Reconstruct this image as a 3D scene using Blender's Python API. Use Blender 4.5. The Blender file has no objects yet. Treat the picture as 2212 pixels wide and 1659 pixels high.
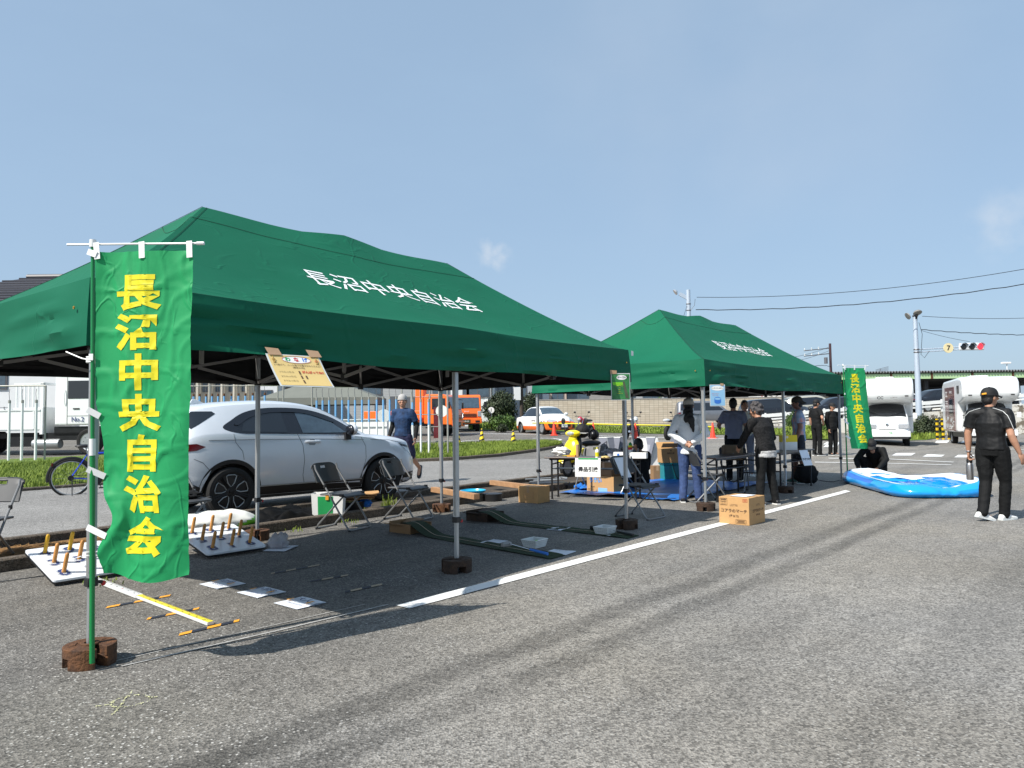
import bpy, bmesh, math, random
from mathutils import Vector, Matrix, noise
R = math.radians
random.seed(7)
sc = bpy.context.scene
COL = sc.collection

# ---------------------------------------------------------------- camera
F, PIT, ROL, CH = 1593.2, 0.0476, -0.0122, 1.34        # focal length in px of a 2212 px wide picture
cam = bpy.data.cameras.new('camera'); cam.sensor_width = 36; cam.lens = 36*F/2212
cam.clip_start = .05; cam.clip_end = 6000
camo = bpy.data.objects.new('camera', cam); COL.objects.link(camo)
_c, _s = math.cos(PIT), math.sin(PIT)
_r, _u, _d = Vector((1, 0, 0)), Vector((0, -_s, _c)), Vector((0, _c, _s))
_cr, _sr = math.cos(ROL), math.sin(ROL)
_rr, _uu = _r*_cr+_u*_sr, _u*_cr-_r*_sr
camo.matrix_world = Matrix(((_rr.x, _uu.x, -_d.x, 0), (_rr.y, _uu.y, -_d.y, 0), (_rr.z, _uu.z, -_d.z, CH), (0, 0, 0, 1)))
sc.camera = camo

# ---------------------------------------------------------------- sky, sun, exposure
SUN_EL, SUN_AZ = R(47.5), R(40)                         # shadows run towards +x rotated by SUN_AZ
sun_dir = Vector((-math.cos(SUN_AZ)*math.cos(SUN_EL), -math.sin(SUN_AZ)*math.cos(SUN_EL), math.sin(SUN_EL)))
sl = bpy.data.lights.new('sun', 'SUN'); sl.energy = 4.6; sl.angle = R(.53); sl.color = (1, .95, .87)
so = bpy.data.objects.new('sun', sl); COL.objects.link(so)
so.rotation_euler = sun_dir.to_track_quat('Z', 'Y').to_euler(); so.location = (0, 0, 60)
wd = bpy.data.worlds.new('World'); sc.world = wd; wd.use_nodes = True
nt = wd.node_tree; nt.nodes.clear()
def wn(t, **k):
    n = nt.nodes.new(t)
    for a, b in k.items(): setattr(n, a, b)
    return n
sky = wn('ShaderNodeTexSky', sky_type='NISHITA', sun_disc=False)
sky.sun_elevation = SUN_EL; sky.sun_rotation = math.atan2(sun_dir.x, sun_dir.y)
sky.altitude = 0; sky.air_density = 1.0; sky.dust_density = 1.6; sky.ozone_density = 1.7
bg = wn('ShaderNodeBackground'); bg.inputs[1].default_value = .105
out = wn('ShaderNodeOutputWorld')
tc = wn('ShaderNodeTexCoord')
def cloud(dirv, rad, sharp, seed):
    """a soft small cloud puff around a direction of the sky"""
    dv = Vector(dirv).normalized()
    nz = wn('ShaderNodeTexNoise'); nz.inputs['Scale'].default_value = 5/rad*.35; nz.inputs['Detail'].default_value = 5
    mp = wn('ShaderNodeMapping'); mp.inputs['Location'].default_value = (seed, seed*.7, 0)
    nt.links.new(tc.outputs['Generated'], mp.inputs[0]); nt.links.new(mp.outputs[0], nz.inputs['Vector'])
    ds = wn('ShaderNodeVectorMath', operation='DISTANCE'); ds.inputs[1].default_value = dv
    nt.links.new(tc.outputs['Generated'], ds.inputs[0])
    ma = wn('ShaderNodeMath', operation='MULTIPLY_ADD'); ma.inputs[1].default_value = -1/rad; ma.inputs[2].default_value = 1
    nt.links.new(ds.outputs['Value'], ma.inputs[0])
    mb_ = wn('ShaderNodeMath', operation='MULTIPLY_ADD'); mb_.inputs[1].default_value = 2.6; 
    nt.links.new(nz.outputs[0], mb_.inputs[0]); nt.links.new(ma.outputs[0], mb_.inputs[2])
    mr = wn('ShaderNodeMapRange'); mr.inputs[1].default_value = 1.45; mr.inputs[2].default_value = 1.45+sharp
    nt.links.new(mb_.outputs[0], mr.inputs[0])
    cl = wn('ShaderNodeMath', operation='GREATER_THAN'); cl.inputs[1].default_value = 0
    nt.links.new(ma.outputs[0], cl.inputs[0])
    m2 = wn('ShaderNodeMath', operation='MULTIPLY'); nt.links.new(mr.outputs[0], m2.inputs[0])
    sm = wn('ShaderNodeMapRange'); sm.interpolation_type = 'SMOOTHSTEP'; sm.inputs[2].default_value = .7
    nt.links.new(ma.outputs[0], sm.inputs[0]); nt.links.new(sm.outputs[0], m2.inputs[1])
    return m2.outputs[0]
def raydir(px, py):
    a, b = (px-1106)/F, (py-829.5)/F
    X, Y = _cr*a+_sr*b, -_sr*a+_cr*b
    return _r*X-_u*Y+_d
# thin high haze over the whole sky, then two puffs
hz = wn('ShaderNodeTexNoise'); hz.inputs['Scale'].default_value = 2.2; hz.inputs['Detail'].default_value = 6; hz.inputs['Roughness'].default_value = .6
mpz = wn('ShaderNodeMapping'); mpz.inputs['Scale'].default_value = (1, 1.3, 3.5); mpz.inputs['Rotation'].default_value = (0, .25, .4)
nt.links.new(tc.outputs['Generated'], mpz.inputs[0]); nt.links.new(mpz.outputs[0], hz.inputs['Vector'])
hr_ = wn('ShaderNodeMapRange'); hr_.inputs[1].default_value = .4; hr_.inputs[2].default_value = .8; hr_.inputs[3].default_value = .66; hr_.inputs[4].default_value = .76
nt.links.new(hz.outputs[0], hr_.inputs[0])
mx = wn('ShaderNodeMix', data_type='RGBA'); mx.inputs[7].default_value = (2.85, 4.0, 5.35, 1)
nt.links.new(hr_.outputs[0], mx.inputs[0]); nt.links.new(sky.outputs[0], mx.inputs[6])
cur = mx.outputs[2]
for (px, py, rad, sh, sd, op) in ((1066, 549, .032, .8, 3.1, .42), (2185, 480, .058, 1.0, 8.3, .36), (1600, 120, .36, 1.5, 5.2, .20)):
    k = cloud(raydir(px, py), rad, sh, sd)
    mm = wn('ShaderNodeMath', operation='MULTIPLY'); mm.inputs[1].default_value = op; nt.links.new(k, mm.inputs[0])
    m = wn('ShaderNodeMix', data_type='RGBA'); m.inputs[7].default_value = (5.2, 5.5, 5.9, 1)
    nt.links.new(mm.outputs[0], m.inputs[0]); nt.links.new(cur, m.inputs[6]); cur = m.outputs[2]
nt.links.new(cur, bg.inputs[0]); nt.links.new(bg.outputs[0], out.inputs[0])
sc.view_settings.view_transform = 'Standard'; sc.view_settings.look = 'None'
sc.view_settings.exposure = 0.5; sc.view_settings.gamma = 1

# ---------------------------------------------------------------- materials
MATS = {}
def mat(name, col, rough=.6, metal=0.0, var=.12, vs=6.0, bump=0.0, bs=40.0, spec=.5, coat=0.0, var2=None, emit=None, alpha=1.0, trans=0.0):
    m = bpy.data.materials.new(name); m.use_nodes = True; t = m.node_tree; b = t.nodes['Principled BSDF']
    b.inputs['Roughness'].default_value = rough; b.inputs['Metallic'].default_value = metal
    b.inputs['Specular IOR Level'].default_value = spec; b.inputs['Coat Weight'].default_value = coat
    b.inputs['Coat Roughness'].default_value = .04
    if alpha < 1: b.inputs['Alpha'].default_value = alpha
    if trans: b.inputs['Transmission Weight'].default_value = trans
    c = tuple(col)+(1,)
    co = t.nodes.new('ShaderNodeTexCoord')
    if var > 0 or var2:
        n = t.nodes.new('ShaderNodeTexNoise'); n.inputs['Scale'].default_value = vs; n.inputs['Detail'].default_value = 6; n.inputs['Roughness'].default_value = .65
        t.links.new(co.outputs['Object'], n.inputs['Vector'])
        r = t.nodes.new('ShaderNodeMapRange'); r.inputs[1].default_value = .3; r.inputs[2].default_value = .7
        t.links.new(n.outputs[0], r.inputs[0])
        x = t.nodes.new('ShaderNodeMix'); x.data_type = 'RGBA'
        x.inputs[6].default_value = tuple(v*(1-var) for v in col)+(1,)
        x.inputs[7].default_value = (tuple(var2) if var2 else tuple(min(1, v*(1+var)) for v in col))+(1,)
        t.links.new(r.outputs[0], x.inputs[0]); t.links.new(x.outputs[2], b.inputs['Base Color'])
    else: b.inputs['Base Color'].default_value = c
    if bump:
        n2 = t.nodes.new('ShaderNodeTexNoise'); n2.inputs['Scale'].default_value = bs; n2.inputs['Detail'].default_value = 4
        t.links.new(co.outputs['Object'], n2.inputs['Vector'])
        bp = t.nodes.new('ShaderNodeBump'); bp.inputs['Strength'].default_value = bump; bp.inputs['Distance'].default_value = .02
        t.links.new(n2.outputs[0], bp.inputs['Height']); t.links.new(bp.outputs[0], b.inputs['Normal'])
    if emit: b.inputs['Emission Color'].default_value = tuple(emit[:3])+(1,); b.inputs['Emission Strength'].default_value = emit[3]
    MATS[name] = m; return m
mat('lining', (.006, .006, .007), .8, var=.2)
mat('seam', (.004, .04, .02), .8)
mat('yellow_print', (.70, .62, .005), .6, var=.04)
mat('white_print', (.80, .82, .82), .6, var=.03)
mat('black_print', (.02, .02, .022), .6, var=.1)
mat('navy_print', (.03, .05, .16), .6)
mat('red_print', (.55, .03, .03), .6)
mat('blue_print', (.03, .16, .55), .6)
mat('brown_print', (.10, .055, .03), .7)
mat('gold_print', (.35, .2, .02), .7)
mat('aluminium', (.42, .44, .45), .38, .65, var=.08, vs=3)
mat('steel_grey', (.18, .18, .19), .4, .5, var=.15)
mat('truss_grey', (.30, .29, .28), .45, .3, var=.1)
mat('black_plastic', (.012, .012, .013), .45, var=.2)
mat('dark_metal', (.015, .015, .016), .4, .3, var=.3)
mat('rust', (.055, .026, .014), .8, var=.5, vs=14, bump=.5, bs=60, var2=(.16, .065, .022))
mat('rust_dark', (.028, .018, .013), .8, var=.4, vs=14, bump=.5, bs=60, var2=(.07, .035, .018))
mat('pole_green', (.004, .20, .05), .25, var=.05, spec=.6)
mat('white_plastic', (.74, .75, .74), .4, var=.04)
mat('paper', (.72, .76, .82), .7, var=.04)
mat('paper_white', (.80, .80, .78), .7, var=.03)
mat('paper_yellow', (.68, .50, .20), .55, var=.06, vs=2)
mat('paper_blue', (.25, .47, .68), .5, var=.05)
mat('paper_green', (.02, .16, .05), .35, var=.4, vs=9, var2=(.05, .26, .07))
mat('laminate', (.6, .63, .63), .3)
mat('kraft_tape', (.42, .27, .16), .45, var=.1)
mat('cardboard', (.50, .29, .12), .75, var=.07, vs=9)
mat('cardboard_dark', (.26, .15, .07), .8, var=.12)
mat('paint_white', (.74, .75, .74), .55, var=.06, vs=12, bump=.06, bs=90)
mat('car_silver', (.66, .70, .75), .28, .15, var=.015, spec=.5, coat=.7)
mat('car_white', (.78, .80, .80), .3, 0, var=.03, coat=.5)
mat('car_orange', (.86, .155, .012), .35, 0, var=.04, coat=.5)
mat('car_dark', (.012, .014, .02), .2, .2, var=.05, coat=.6)
mat('car_grey', (.22, .23, .25), .3, .6, var=.03, coat=.5)
mat('car_beige', (.48, .47, .40), .3, .3, var=.03, coat=.5)
mat('car_maroon', (.12, .015, .02), .25, 0, var=.2, vs=3, coat=.5)
mat('glass_dark', (.010, .013, .018), .06, 0, var=.1, spec=.9)
mat('glass_blue', (.05, .08, .11), .06, 0, var=.3, spec=1)
mat('chrome', (.55, .56, .57), .15, 1, var=.05)
mat('lamp_clear', (.5, .52, .55), .08, .4, var=.2, vs=30, spec=.9)
mat('lamp_red', (.10, .006, .008), .15, 0)
mat('rubber', (.012, .012, .012), .85, var=.2, bump=.2, bs=80)
mat('rim_black', (.012, .012, .013), .3, .4)
mat('chair_grey', (.055, .058, .062), .5, .1, var=.1)
mat('chair_tube', (.27, .275, .28), .38, .55, var=.08)
mat('table_brown', (.085, .06, .05), .35, var=.15, vs=4)
mat('board_white', (.74, .77, .80), .3, var=.03, vs=3)
mat('peg_wood', (.52, .24, .06), .6, var=.2, vs=20)
mat('peg_yellow', (.62, .36, .02), .55, var=.1)
mat('tape_orange', (.80, .36, .03), .6)
mat('tape_navy', (.02, .025, .04), .6)
mat('tape_faded', (.42, .33, .22), .6)
mat('ruler_white', (.66, .67, .66), .4)
mat('ruler_yellow', (.78, .66, .02), .4)
mat('turf', (.022, .045, .016), .95, var=.25, vs=60, bump=.6, bs=300)
mat('skin', (.42, .22, .14), .55, var=.08, vs=14)
mat('skin_dark', (.20, .095, .06), .55, var=.08, vs=14)
mat('hair_black', (.007, .006, .006), .5, var=.4, vs=60, bump=.5, bs=120)
mat('hair_grey', (.03, .027, .027), .65, var=.7, vs=26, bump=.7, bs=70, var2=(.11, .10, .105))
mat('cap_grey', (.38, .37, .36), .9, var=.08, bump=.2, bs=150)
mat('cap_beige', (.46, .44, .40), .9, var=.06, bump=.2, bs=150)
mat('cap_black', (.006, .006, .007), .75, var=.2, bump=.2, bs=150)
mat('cap_olive', (.045, .043, .035), .9, var=.15, bump=.2, bs=150)
mat('cloth_blue', (.006, .024, .075), .85, var=.5, vs=9, bump=.35, bs=22, var2=(.012, .050, .14))
mat('cloth_navy', (.018, .020, .06), .85, var=.2, bump=.3, bs=22)
mat('cloth_black', (.0055, .006, .0066), .78, var=.15, bump=.5, bs=16, spec=.25)
mat('satin_black', (.0075, .008, .009), .6, var=.08, vs=5, bump=.5, bs=6, spec=.3)
mat('cloth_white', (.74, .77, .80), .85, var=.05, bump=.35, bs=16)
mat('cloth_grey', (.20, .22, .29), .85, var=.06, bump=.35, bs=16)
mat('cloth_cream', (.62, .58, .48), .85, var=.05)
mat('cloth_lace', (.004, .004, .0045), .85, var=.9, vs=60, bump=.5, bs=60, var2=(.028, .028, .03), spec=.2)
mat('cloth_denim', (.035, .065, .17), .85, var=.35, vs=10, bump=.35, bs=30)
mat('cloth_print', (.40, .40, .40), .85, var=.6, vs=22, var2=(.6, .6, .6))
mat('shoe_white', (.72, .72, .70), .5, var=.05)
mat('shoe_black', (.012, .012, .014), .5)
mat('shoe_teal', (.06, .16, .14), .6, var=.2)
mat('shorts_dark', (.015, .017, .026), .85, var=.2)
mat('tarp_blue', (.012, .16, .58), .4, var=.12, vs=3, bump=.8, bs=5, spec=.5)
mat('tarp_black', (.003, .003, .0032), .7, var=.3, vs=5, bump=.6, bs=12, spec=.12)
mat('pool_blue', (.008, .30, .78), .14, var=.06, vs=2, spec=.8)
mat('pool_deep', (.006, .13, .58), .14, var=.08, vs=2, spec=.8)
mat('pool_white', (.80, .83, .87), .3, var=.04)
mat('bag_white', (.84, .84, .79), .5, var=.03)
mat('bag_green', (.16, .52, .02), .5, var=.08)
mat('green_print', (.015, .32, .09), .5)
mat('plastic_cyan', (.02, .38, .62), .3, var=.05)
mat('cooler_teal', (.012, .22, .25), .4, var=.06)
mat('wood', (.36, .20, .10), .75, var=.2, vs=12)
mat('clear_bag', (.40, .39, .41), .25, var=.2, vs=12, spec=.7, alpha=.8)
mat('scoot_yellow', (.84, .66, .005), .25, var=.03, coat=.5)
mat('moto_red', (.40, .02, .05), .3, var=.05, coat=.4)
mat('canvas_khaki', (.17, .12, .075), .85, var=.12, bump=.3, bs=60)
mat('panel_grey', (.16, .17, .21), .38, .2, var=.1, vs=3)
mat('cone_red', (.80, .055, .025), .5, var=.06)
mat('cone_yellow', (.80, .60, .01), .5, var=.06)
mat('pole_blue', (.17, .40, .70), .45, var=.06)
mat('pole_white', (.78, .79, .80), .4, var=.05)
mat('pipe_grey', (.34, .335, .31), .5, .3, var=.15)
mat('concrete', (.27, .26, .245), .85, var=.12, vs=3, bump=.2, bs=30)
mat('signal_pole', (.50, .57, .66), .4, .3, var=.05)
mat('pole_maroon', (.07, .035, .04), .6, .2, var=.2)
mat('lens_dark', (.03, .035, .04), .3, var=.1)
mat('lens_red', (.8, .03, .04), .3, emit=(1, .05, .08, .9))
mat('sign_cream', (.72, .62, .36), .5, var=.03)
mat('fascia_green', (.42, .60, .33), .55, var=.06)
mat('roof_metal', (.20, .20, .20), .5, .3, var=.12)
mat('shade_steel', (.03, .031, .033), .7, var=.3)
mat('wall_beige', (.52, .49, .42), .85, var=.05, vs=1.5)
mat('wall_white', (.62, .64, .65), .8, var=.05, vs=1.2)
mat('wall_grey', (.36, .38, .40), .8, var=.05, vs=1.2)
mat('wall_dark', (.07, .075, .085), .7, var=.1)
mat('wall_pink', (.50, .40, .33), .8, var=.05)
mat('awning_olive', (.15, .16, .14), .8, var=.06, vs=2)
mat('window_frame', (.10, .10, .11), .5)
mat('leaf', (.045, .115, .018), .7, var=.5, vs=1.7, var2=(.11, .20, .035))
mat('leaf_dark', (.020, .040, .014), .7, var=.5, vs=1.7, var2=(.055, .075, .030))
mat('leaf_grey', (.07, .09, .05), .7, var=.4, vs=3)
mat('bark', (.06, .045, .035), .9, var=.3)
mat('grass', (.125, .215, .014), .8, var=.45, vs=1.1, var2=(.25, .32, .045))
mat('lawn', (.10, .155, .018), .95, var=.4, vs=6, bump=.8, bs=40)
mat('straw', (.20, .10, .025), .9, var=.5, vs=20)
mat('soil', (.055, .042, .030), .95, var=.4, vs=5, bump=.6, bs=20)
mat('bike_blue', (.012, .05, .50), .3, var=.04)
mat('trunk_blue', (.01, .03, .35), .4)

def nodes_mat(name):
    m = bpy.data.materials.new(name); m.use_nodes = True; MATS[name] = m
    t = m.node_tree; b = t.nodes['Principled BSDF']; co = t.nodes.new('ShaderNodeTexCoord')
    def N(tp, inputs=None, **k):
        n = t.nodes.new(tp)
        for a, v in k.items(): setattr(n, a, v)
        for a, v in (inputs or {}).items():
            if hasattr(v, 'is_output'): t.links.new(v, n.inputs[a])
            else: n.inputs[a].default_value = v
        return n
    return t, b, co, N
def asphalt(name, base, chip, streaks):
    t, b, co, N = nodes_mat(name); P = co.outputs['Object']; L = t.links.new
    big = N('ShaderNodeTexNoise', {'Vector': P, 'Scale': .55, 'Detail': 5, 'Roughness': .6})
    mid = N('ShaderNodeTexNoise', {'Vector': P, 'Scale': 9.0, 'Detail': 5, 'Roughness': .75})
    gr = N('ShaderNodeTexVoronoi', {'Vector': P, 'Scale': 95.0, 'Randomness': 1.0})
    chipv = N('ShaderNodeTexVoronoi', {'Vector': P, 'Scale': 62.0, 'Randomness': 1.0})
    def ramp(src, a, c, lo, hi): return N('ShaderNodeMapRange', {0: src, 1: a, 2: c, 3: lo, 4: hi}).outputs[0]
    def mul(x, y): return N('ShaderNodeMath', {0: x, 1: y}, operation='MULTIPLY').outputs[0]
    v = mul(ramp(big.outputs[0], .3, .7, .84, 1.13), ramp(mid.outputs[0], .3, .7, .80, 1.2))
    sep = N('ShaderNodeSeparateColor', {0: gr.outputs['Color']})
    v = mul(v, ramp(sep.outputs[0], 0, 1, .42, 1.42))
    if streaks:
        mp = N('ShaderNodeMapping', {'Vector': P, 'Rotation': (0, 0, R(49)), 'Scale': (6, .55, 1)}, vector_type='TEXTURE')
        st = N('ShaderNodeTexNoise', {'Vector': mp.outputs[0], 'Scale': 1.1, 'Detail': 4, 'Roughness': .62})
        v = mul(v, ramp(st.outputs[0], .36, .52, .86, 1.03))
        q = N('ShaderNodeVectorMath', {0: P, 1: (-math.sin(R(49)), math.cos(R(49)), 0)}, operation='DOT_PRODUCT').outputs['Value']
        wob = N('ShaderNodeTexNoise', {'Vector': P, 'Scale': .7, 'Detail': 3}); brk = N('ShaderNodeTexNoise', {'Vector': P, 'Scale': 2.2, 'Detail': 6, 'Roughness': .7})
        q = N('ShaderNodeMath', {0: wob.outputs[0], 1: .22, 2: q}, operation='MULTIPLY_ADD').outputs[0]
        for c, w, k in ((2.97, .17, .34), (2.62, .13, .30), (1.1, .16, .10), (4.75, .30, .12), (6.6, .22, .12)):
            dq = N('ShaderNodeMath', {0: N('ShaderNodeMath', {0: q, 1: c}, operation='SUBTRACT').outputs[0]}, operation='ABSOLUTE').outputs[0]
            bnd = mul(ramp(dq, w*.35, w, 1, 0), ramp(brk.outputs[0], .32, .55, .35, 1.0))
            v = mul(v, N('ShaderNodeMath', {0: bnd, 1: -k*1.25, 2: 1.0}, operation='MULTIPLY_ADD').outputs[0])
        # older darker surfacing at the near left, with a ragged edge
        q2 = N('ShaderNodeVectorMath', {0: P, 1: (.80, -.20, 0)}, operation='DOT_PRODUCT').outputs['Value']
        q2 = N('ShaderNodeMath', {0: wob.outputs[0], 1: 1.4, 2: q2}, operation='MULTIPLY_ADD').outputs[0]
        v = mul(v, ramp(q2, -1.15, -.35, .70, 1.0))
    if streaks:
        wt = N('ShaderNodeTexNoise', {'Vector': P, 'Scale': .35, 'Detail': 4}); tint = N('ShaderNodeMix', {6: tuple(base)+(1,), 7: (base[0]*1.01, base[1]*.98, base[2]*.92, 1), 0: ramp(wt.outputs[0], .38, .62, 0, 1)}, data_type='RGBA')
    colr = N('ShaderNodeMix', {6: tuple(c*.0 for c in base)+(1,), 7: tuple(base)+(1,)}, data_type='RGBA', blend_type='MIX', clamp_factor=False)
    L(v, colr.inputs[0])
    if streaks: L(tint.outputs[2], colr.inputs[7])
    s2 = N('ShaderNodeSeparateColor', {0: chipv.outputs['Color']})
    ck = mul(ramp(s2.outputs[1], .80, .86, 0, 1), ramp(chipv.outputs['Distance'], .30, .42, 1, 0))
    if streaks:
        # worn area: bare pale aggregate shows in patches
        wn_ = N('ShaderNodeTexNoise', {'Vector': P, 'Scale': .8, 'Detail': 3})
        ck = mul(ck, mul(ramp(wn_.outputs[0], .42, .62, .2, .6), ramp(q2, -1.5, -.2, 1.7, 1.0)))
    fin = N('ShaderNodeMix', {6: colr.outputs[2], 7: tuple(chip)+(1,)}, data_type='RGBA'); L(ck, fin.inputs[0])
    L(fin.outputs[2], b.inputs['Base Color']); b.inputs['Roughness'].default_value = .82; b.inputs['Specular IOR Level'].default_value = .35
    bp = N('ShaderNodeBump', {'Strength': .7, 'Distance': .006, 'Height': gr.outputs['Distance']}); L(bp.outputs[0], b.inputs['Normal'])
asphalt('asphalt', (.222, .212, .196), (.50, .49, .46), True)
asphalt('asphalt_lane', (.235, .228, .216), (.45, .44, .43), False)
asphalt('kerbstone', (.115, .092, .07), (.2, .18, .15), False)
def blockwall():
    t, b, co, N = nodes_mat('block_wall'); L = t.links.new
    mp = N('ShaderNodeMapping', {'Vector': co.outputs['Object'], 'Rotation': (R(90), 0, 0)}, vector_type='TEXTURE')
    br = N('ShaderNodeTexBrick', {'Vector': mp.outputs[0], 'Color1': (.54, .48, .38, 1), 'Color2': (.46, .40, .31, 1), 'Mortar': (.20, .175, .14, 1), 'Scale': 1.0, 'Mortar Size': .012, 'Brick Width': .40, 'Row Height': .20}, offset=0.0)
    n = N('ShaderNodeTexNoise', {'Vector': co.outputs['Object'], 'Scale': .9, 'Detail': 5})
    x = N('ShaderNodeMix', {6: br.outputs[0], 7: (.38, .31, .22, 1)}, data_type='RGBA')
    r = N('ShaderNodeMapRange', {0: n.outputs[0], 1: .45, 2: .8, 3: 0, 4: .6}); L(r.outputs[0], x.inputs[0])
    L(x.outputs[2], b.inputs['Base Color']); b.inputs['Roughness'].default_value = .9
blockwall()
def peeling():
    t, b, co, N = nodes_mat('peeling_wall'); L = t.links.new
    n = N('ShaderNodeTexNoise', {'Vector': co.outputs['Object'], 'Scale': 1.1, 'Detail': 8, 'Roughness': .75})
    r = N('ShaderNodeMapRange', {0: n.outputs[0], 1: .53, 2: .56, 3: 0, 4: 1})
    x = N('ShaderNodeMix', {6: (.62, .60, .54, 1), 7: (.17, .145, .11, 1)}, data_type='RGBA'); L(r.outputs[0], x.inputs[0])
    L(x.outputs[2], b.inputs['Base Color']); b.inputs['Roughness'].default_value = .9
peeling()
def cloth(name, col, rough, spec, scale, st, tl=0):
    """woven sheet: faint cloudy shade, soft puckers and sparse fold lines in the relief"""
    t, b, co, N = nodes_mat(name); L = t.links.new; P = co.outputs['Object']
    n = N('ShaderNodeTexNoise', {'Vector': P, 'Scale': 1.7, 'Detail': 4}); x = N('ShaderNodeMix', {6: tuple(c*.88 for c in col)+(1,), 7: tuple(c*1.12 for c in col)+(1,)}, data_type='RGBA'); L(n.outputs[0], x.inputs[0]); L(x.outputs[2], b.inputs['Base Color'])
    hgt = None
    for k, (sc_, w, dist) in enumerate(((scale, .022, .15), (scale*2.0, .03, .3), (scale*.6, .012, .25))):
        mp = N('ShaderNodeMapping', {'Vector': P, 'Location': (k*3.1, k*1.7, k*.9), 'Rotation': (.5*k, .9*k, 1.1*k), 'Scale': (1, 1.6, .8)})
        m = N('ShaderNodeTexNoise', {'Vector': mp.outputs[0], 'Scale': sc_, 'Detail': 1.5, 'Distortion': dist})
        a = N('ShaderNodeMath', {0: N('ShaderNodeMath', {0: m.outputs[0], 1: .5}, operation='SUBTRACT').outputs[0]}, operation='ABSOLUTE')
        r = N('ShaderNodeMapRange', {0: a.outputs[0], 1: 0, 2: w, 3: 1, 4: 0}, interpolation_type='SMOOTHSTEP').outputs[0]
        msk = N('ShaderNodeTexNoise', {'Vector': P, 'Scale': sc_*.9, 'Detail': 1}); mr_ = N('ShaderNodeMapRange', {0: msk.outputs[0], 1: .48, 2: .62})
        r = N('ShaderNodeMath', {0: r, 1: mr_.outputs[0]}, operation='MULTIPLY').outputs[0]
        hgt = r if hgt is None else N('ShaderNodeMath', {0: hgt, 1: r}, operation='ADD').outputs[0]
    pk = N('ShaderNodeTexNoise', {'Vector': P, 'Scale': scale*3, 'Detail': 3}); hgt = N('ShaderNodeMath', {0: pk.outputs[0], 1: .9, 2: hgt}, operation='MULTIPLY_ADD').outputs[0]
    bp = N('ShaderNodeBump', {'Strength': st, 'Distance': .012, 'Height': hgt}); L(bp.outputs[0], b.inputs['Normal'])
    b.inputs['Roughness'].default_value = rough; b.inputs['Specular IOR Level'].default_value = spec
    if tl:
        tr = N('ShaderNodeBsdfTranslucent', {'Color': tuple(min(1, c*1.6) for c in col)+(1,)}); ms_ = N('ShaderNodeMixShader', {0: tl, 1: b.outputs[0], 2: tr.outputs[0]}); L(ms_.outputs[0], t.nodes['Material Output'].inputs[0])
cloth('canopy', (.003, .110, .057), .7, .2, 1.3, .30)
cloth('flag_green', (.020, .34, .115), .6, .3, 2.4, .32, .22)
mat('paint_faded', (.36, .355, .34), .85, var=.35, vs=30)
def worn_paint():
    t, b, co, N = nodes_mat('paint_road'); L = t.links.new
    n = N('ShaderNodeTexNoise', {'Vector': co.outputs['Object'], 'Scale': 30.0, 'Detail': 7, 'Roughness': .75}); n2 = N('ShaderNodeTexNoise', {'Vector': co.outputs['Object'], 'Scale': 1.6, 'Detail': 3})
    a = N('ShaderNodeMath', {0: n2.outputs[0], 1: .35, 2: n.outputs[0]}, operation='MULTIPLY_ADD')
    r = N('ShaderNodeMapRange', {0: a.outputs[0], 1: .77, 2: .87}); x = N('ShaderNodeMix', {6: (.74, .745, .73, 1), 7: (.30, .29, .27, 1)}, data_type='RGBA'); L(r.outputs[0], x.inputs[0])
    L(x.outputs[2], b.inputs['Base Color']); b.inputs['Roughness'].default_value = .7
worn_paint()
def stripes(name, c1, c2, width, axis, duty=.5, nrm=None):
    t, b, co, N = nodes_mat(name); L = t.links.new
    s = N('ShaderNodeVectorMath', {0: co.outputs['Object'], 1: axis}, operation='DOT_PRODUCT')
    m = N('ShaderNodeMath', {0: s.outputs['Value'], 1: 1/width}, operation='MULTIPLY')
    f = N('ShaderNodeMath', {0: m.outputs[0]}, operation='FRACT')
    g = N('ShaderNodeMath', {0: f.outputs[0], 1: duty}, operation='GREATER_THAN')
    x = N('ShaderNodeMix', {6: tuple(c1)+(1,), 7: tuple(c2)+(1,)}, data_type='RGBA'); L(g.outputs[0], x.inputs[0])
    L(x.outputs[2], b.inputs['Base Color']); b.inputs['Roughness'].default_value = .5
stripes('hazard', (.80, .58, .01), (.015, .014, .012), .20, (.3, .3, 1.0), .56)
stripes('hazard_band', (.72, .48, .01), (.015, .015, .015), .26, (0, 0, 1), .5)
stripes('slat_wall', (.36, .37, .37), (.22, .23, .23), .14, (0, 0, 1), .82)
stripes('roof_tile', (.018, .019, .03), (.045, .047, .062), .22, (0, .35, 1), .45)
stripes('siding_dark', (.09, .095, .11), (.055, .058, .068), .34, (1, 0, 0), .88)

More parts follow.
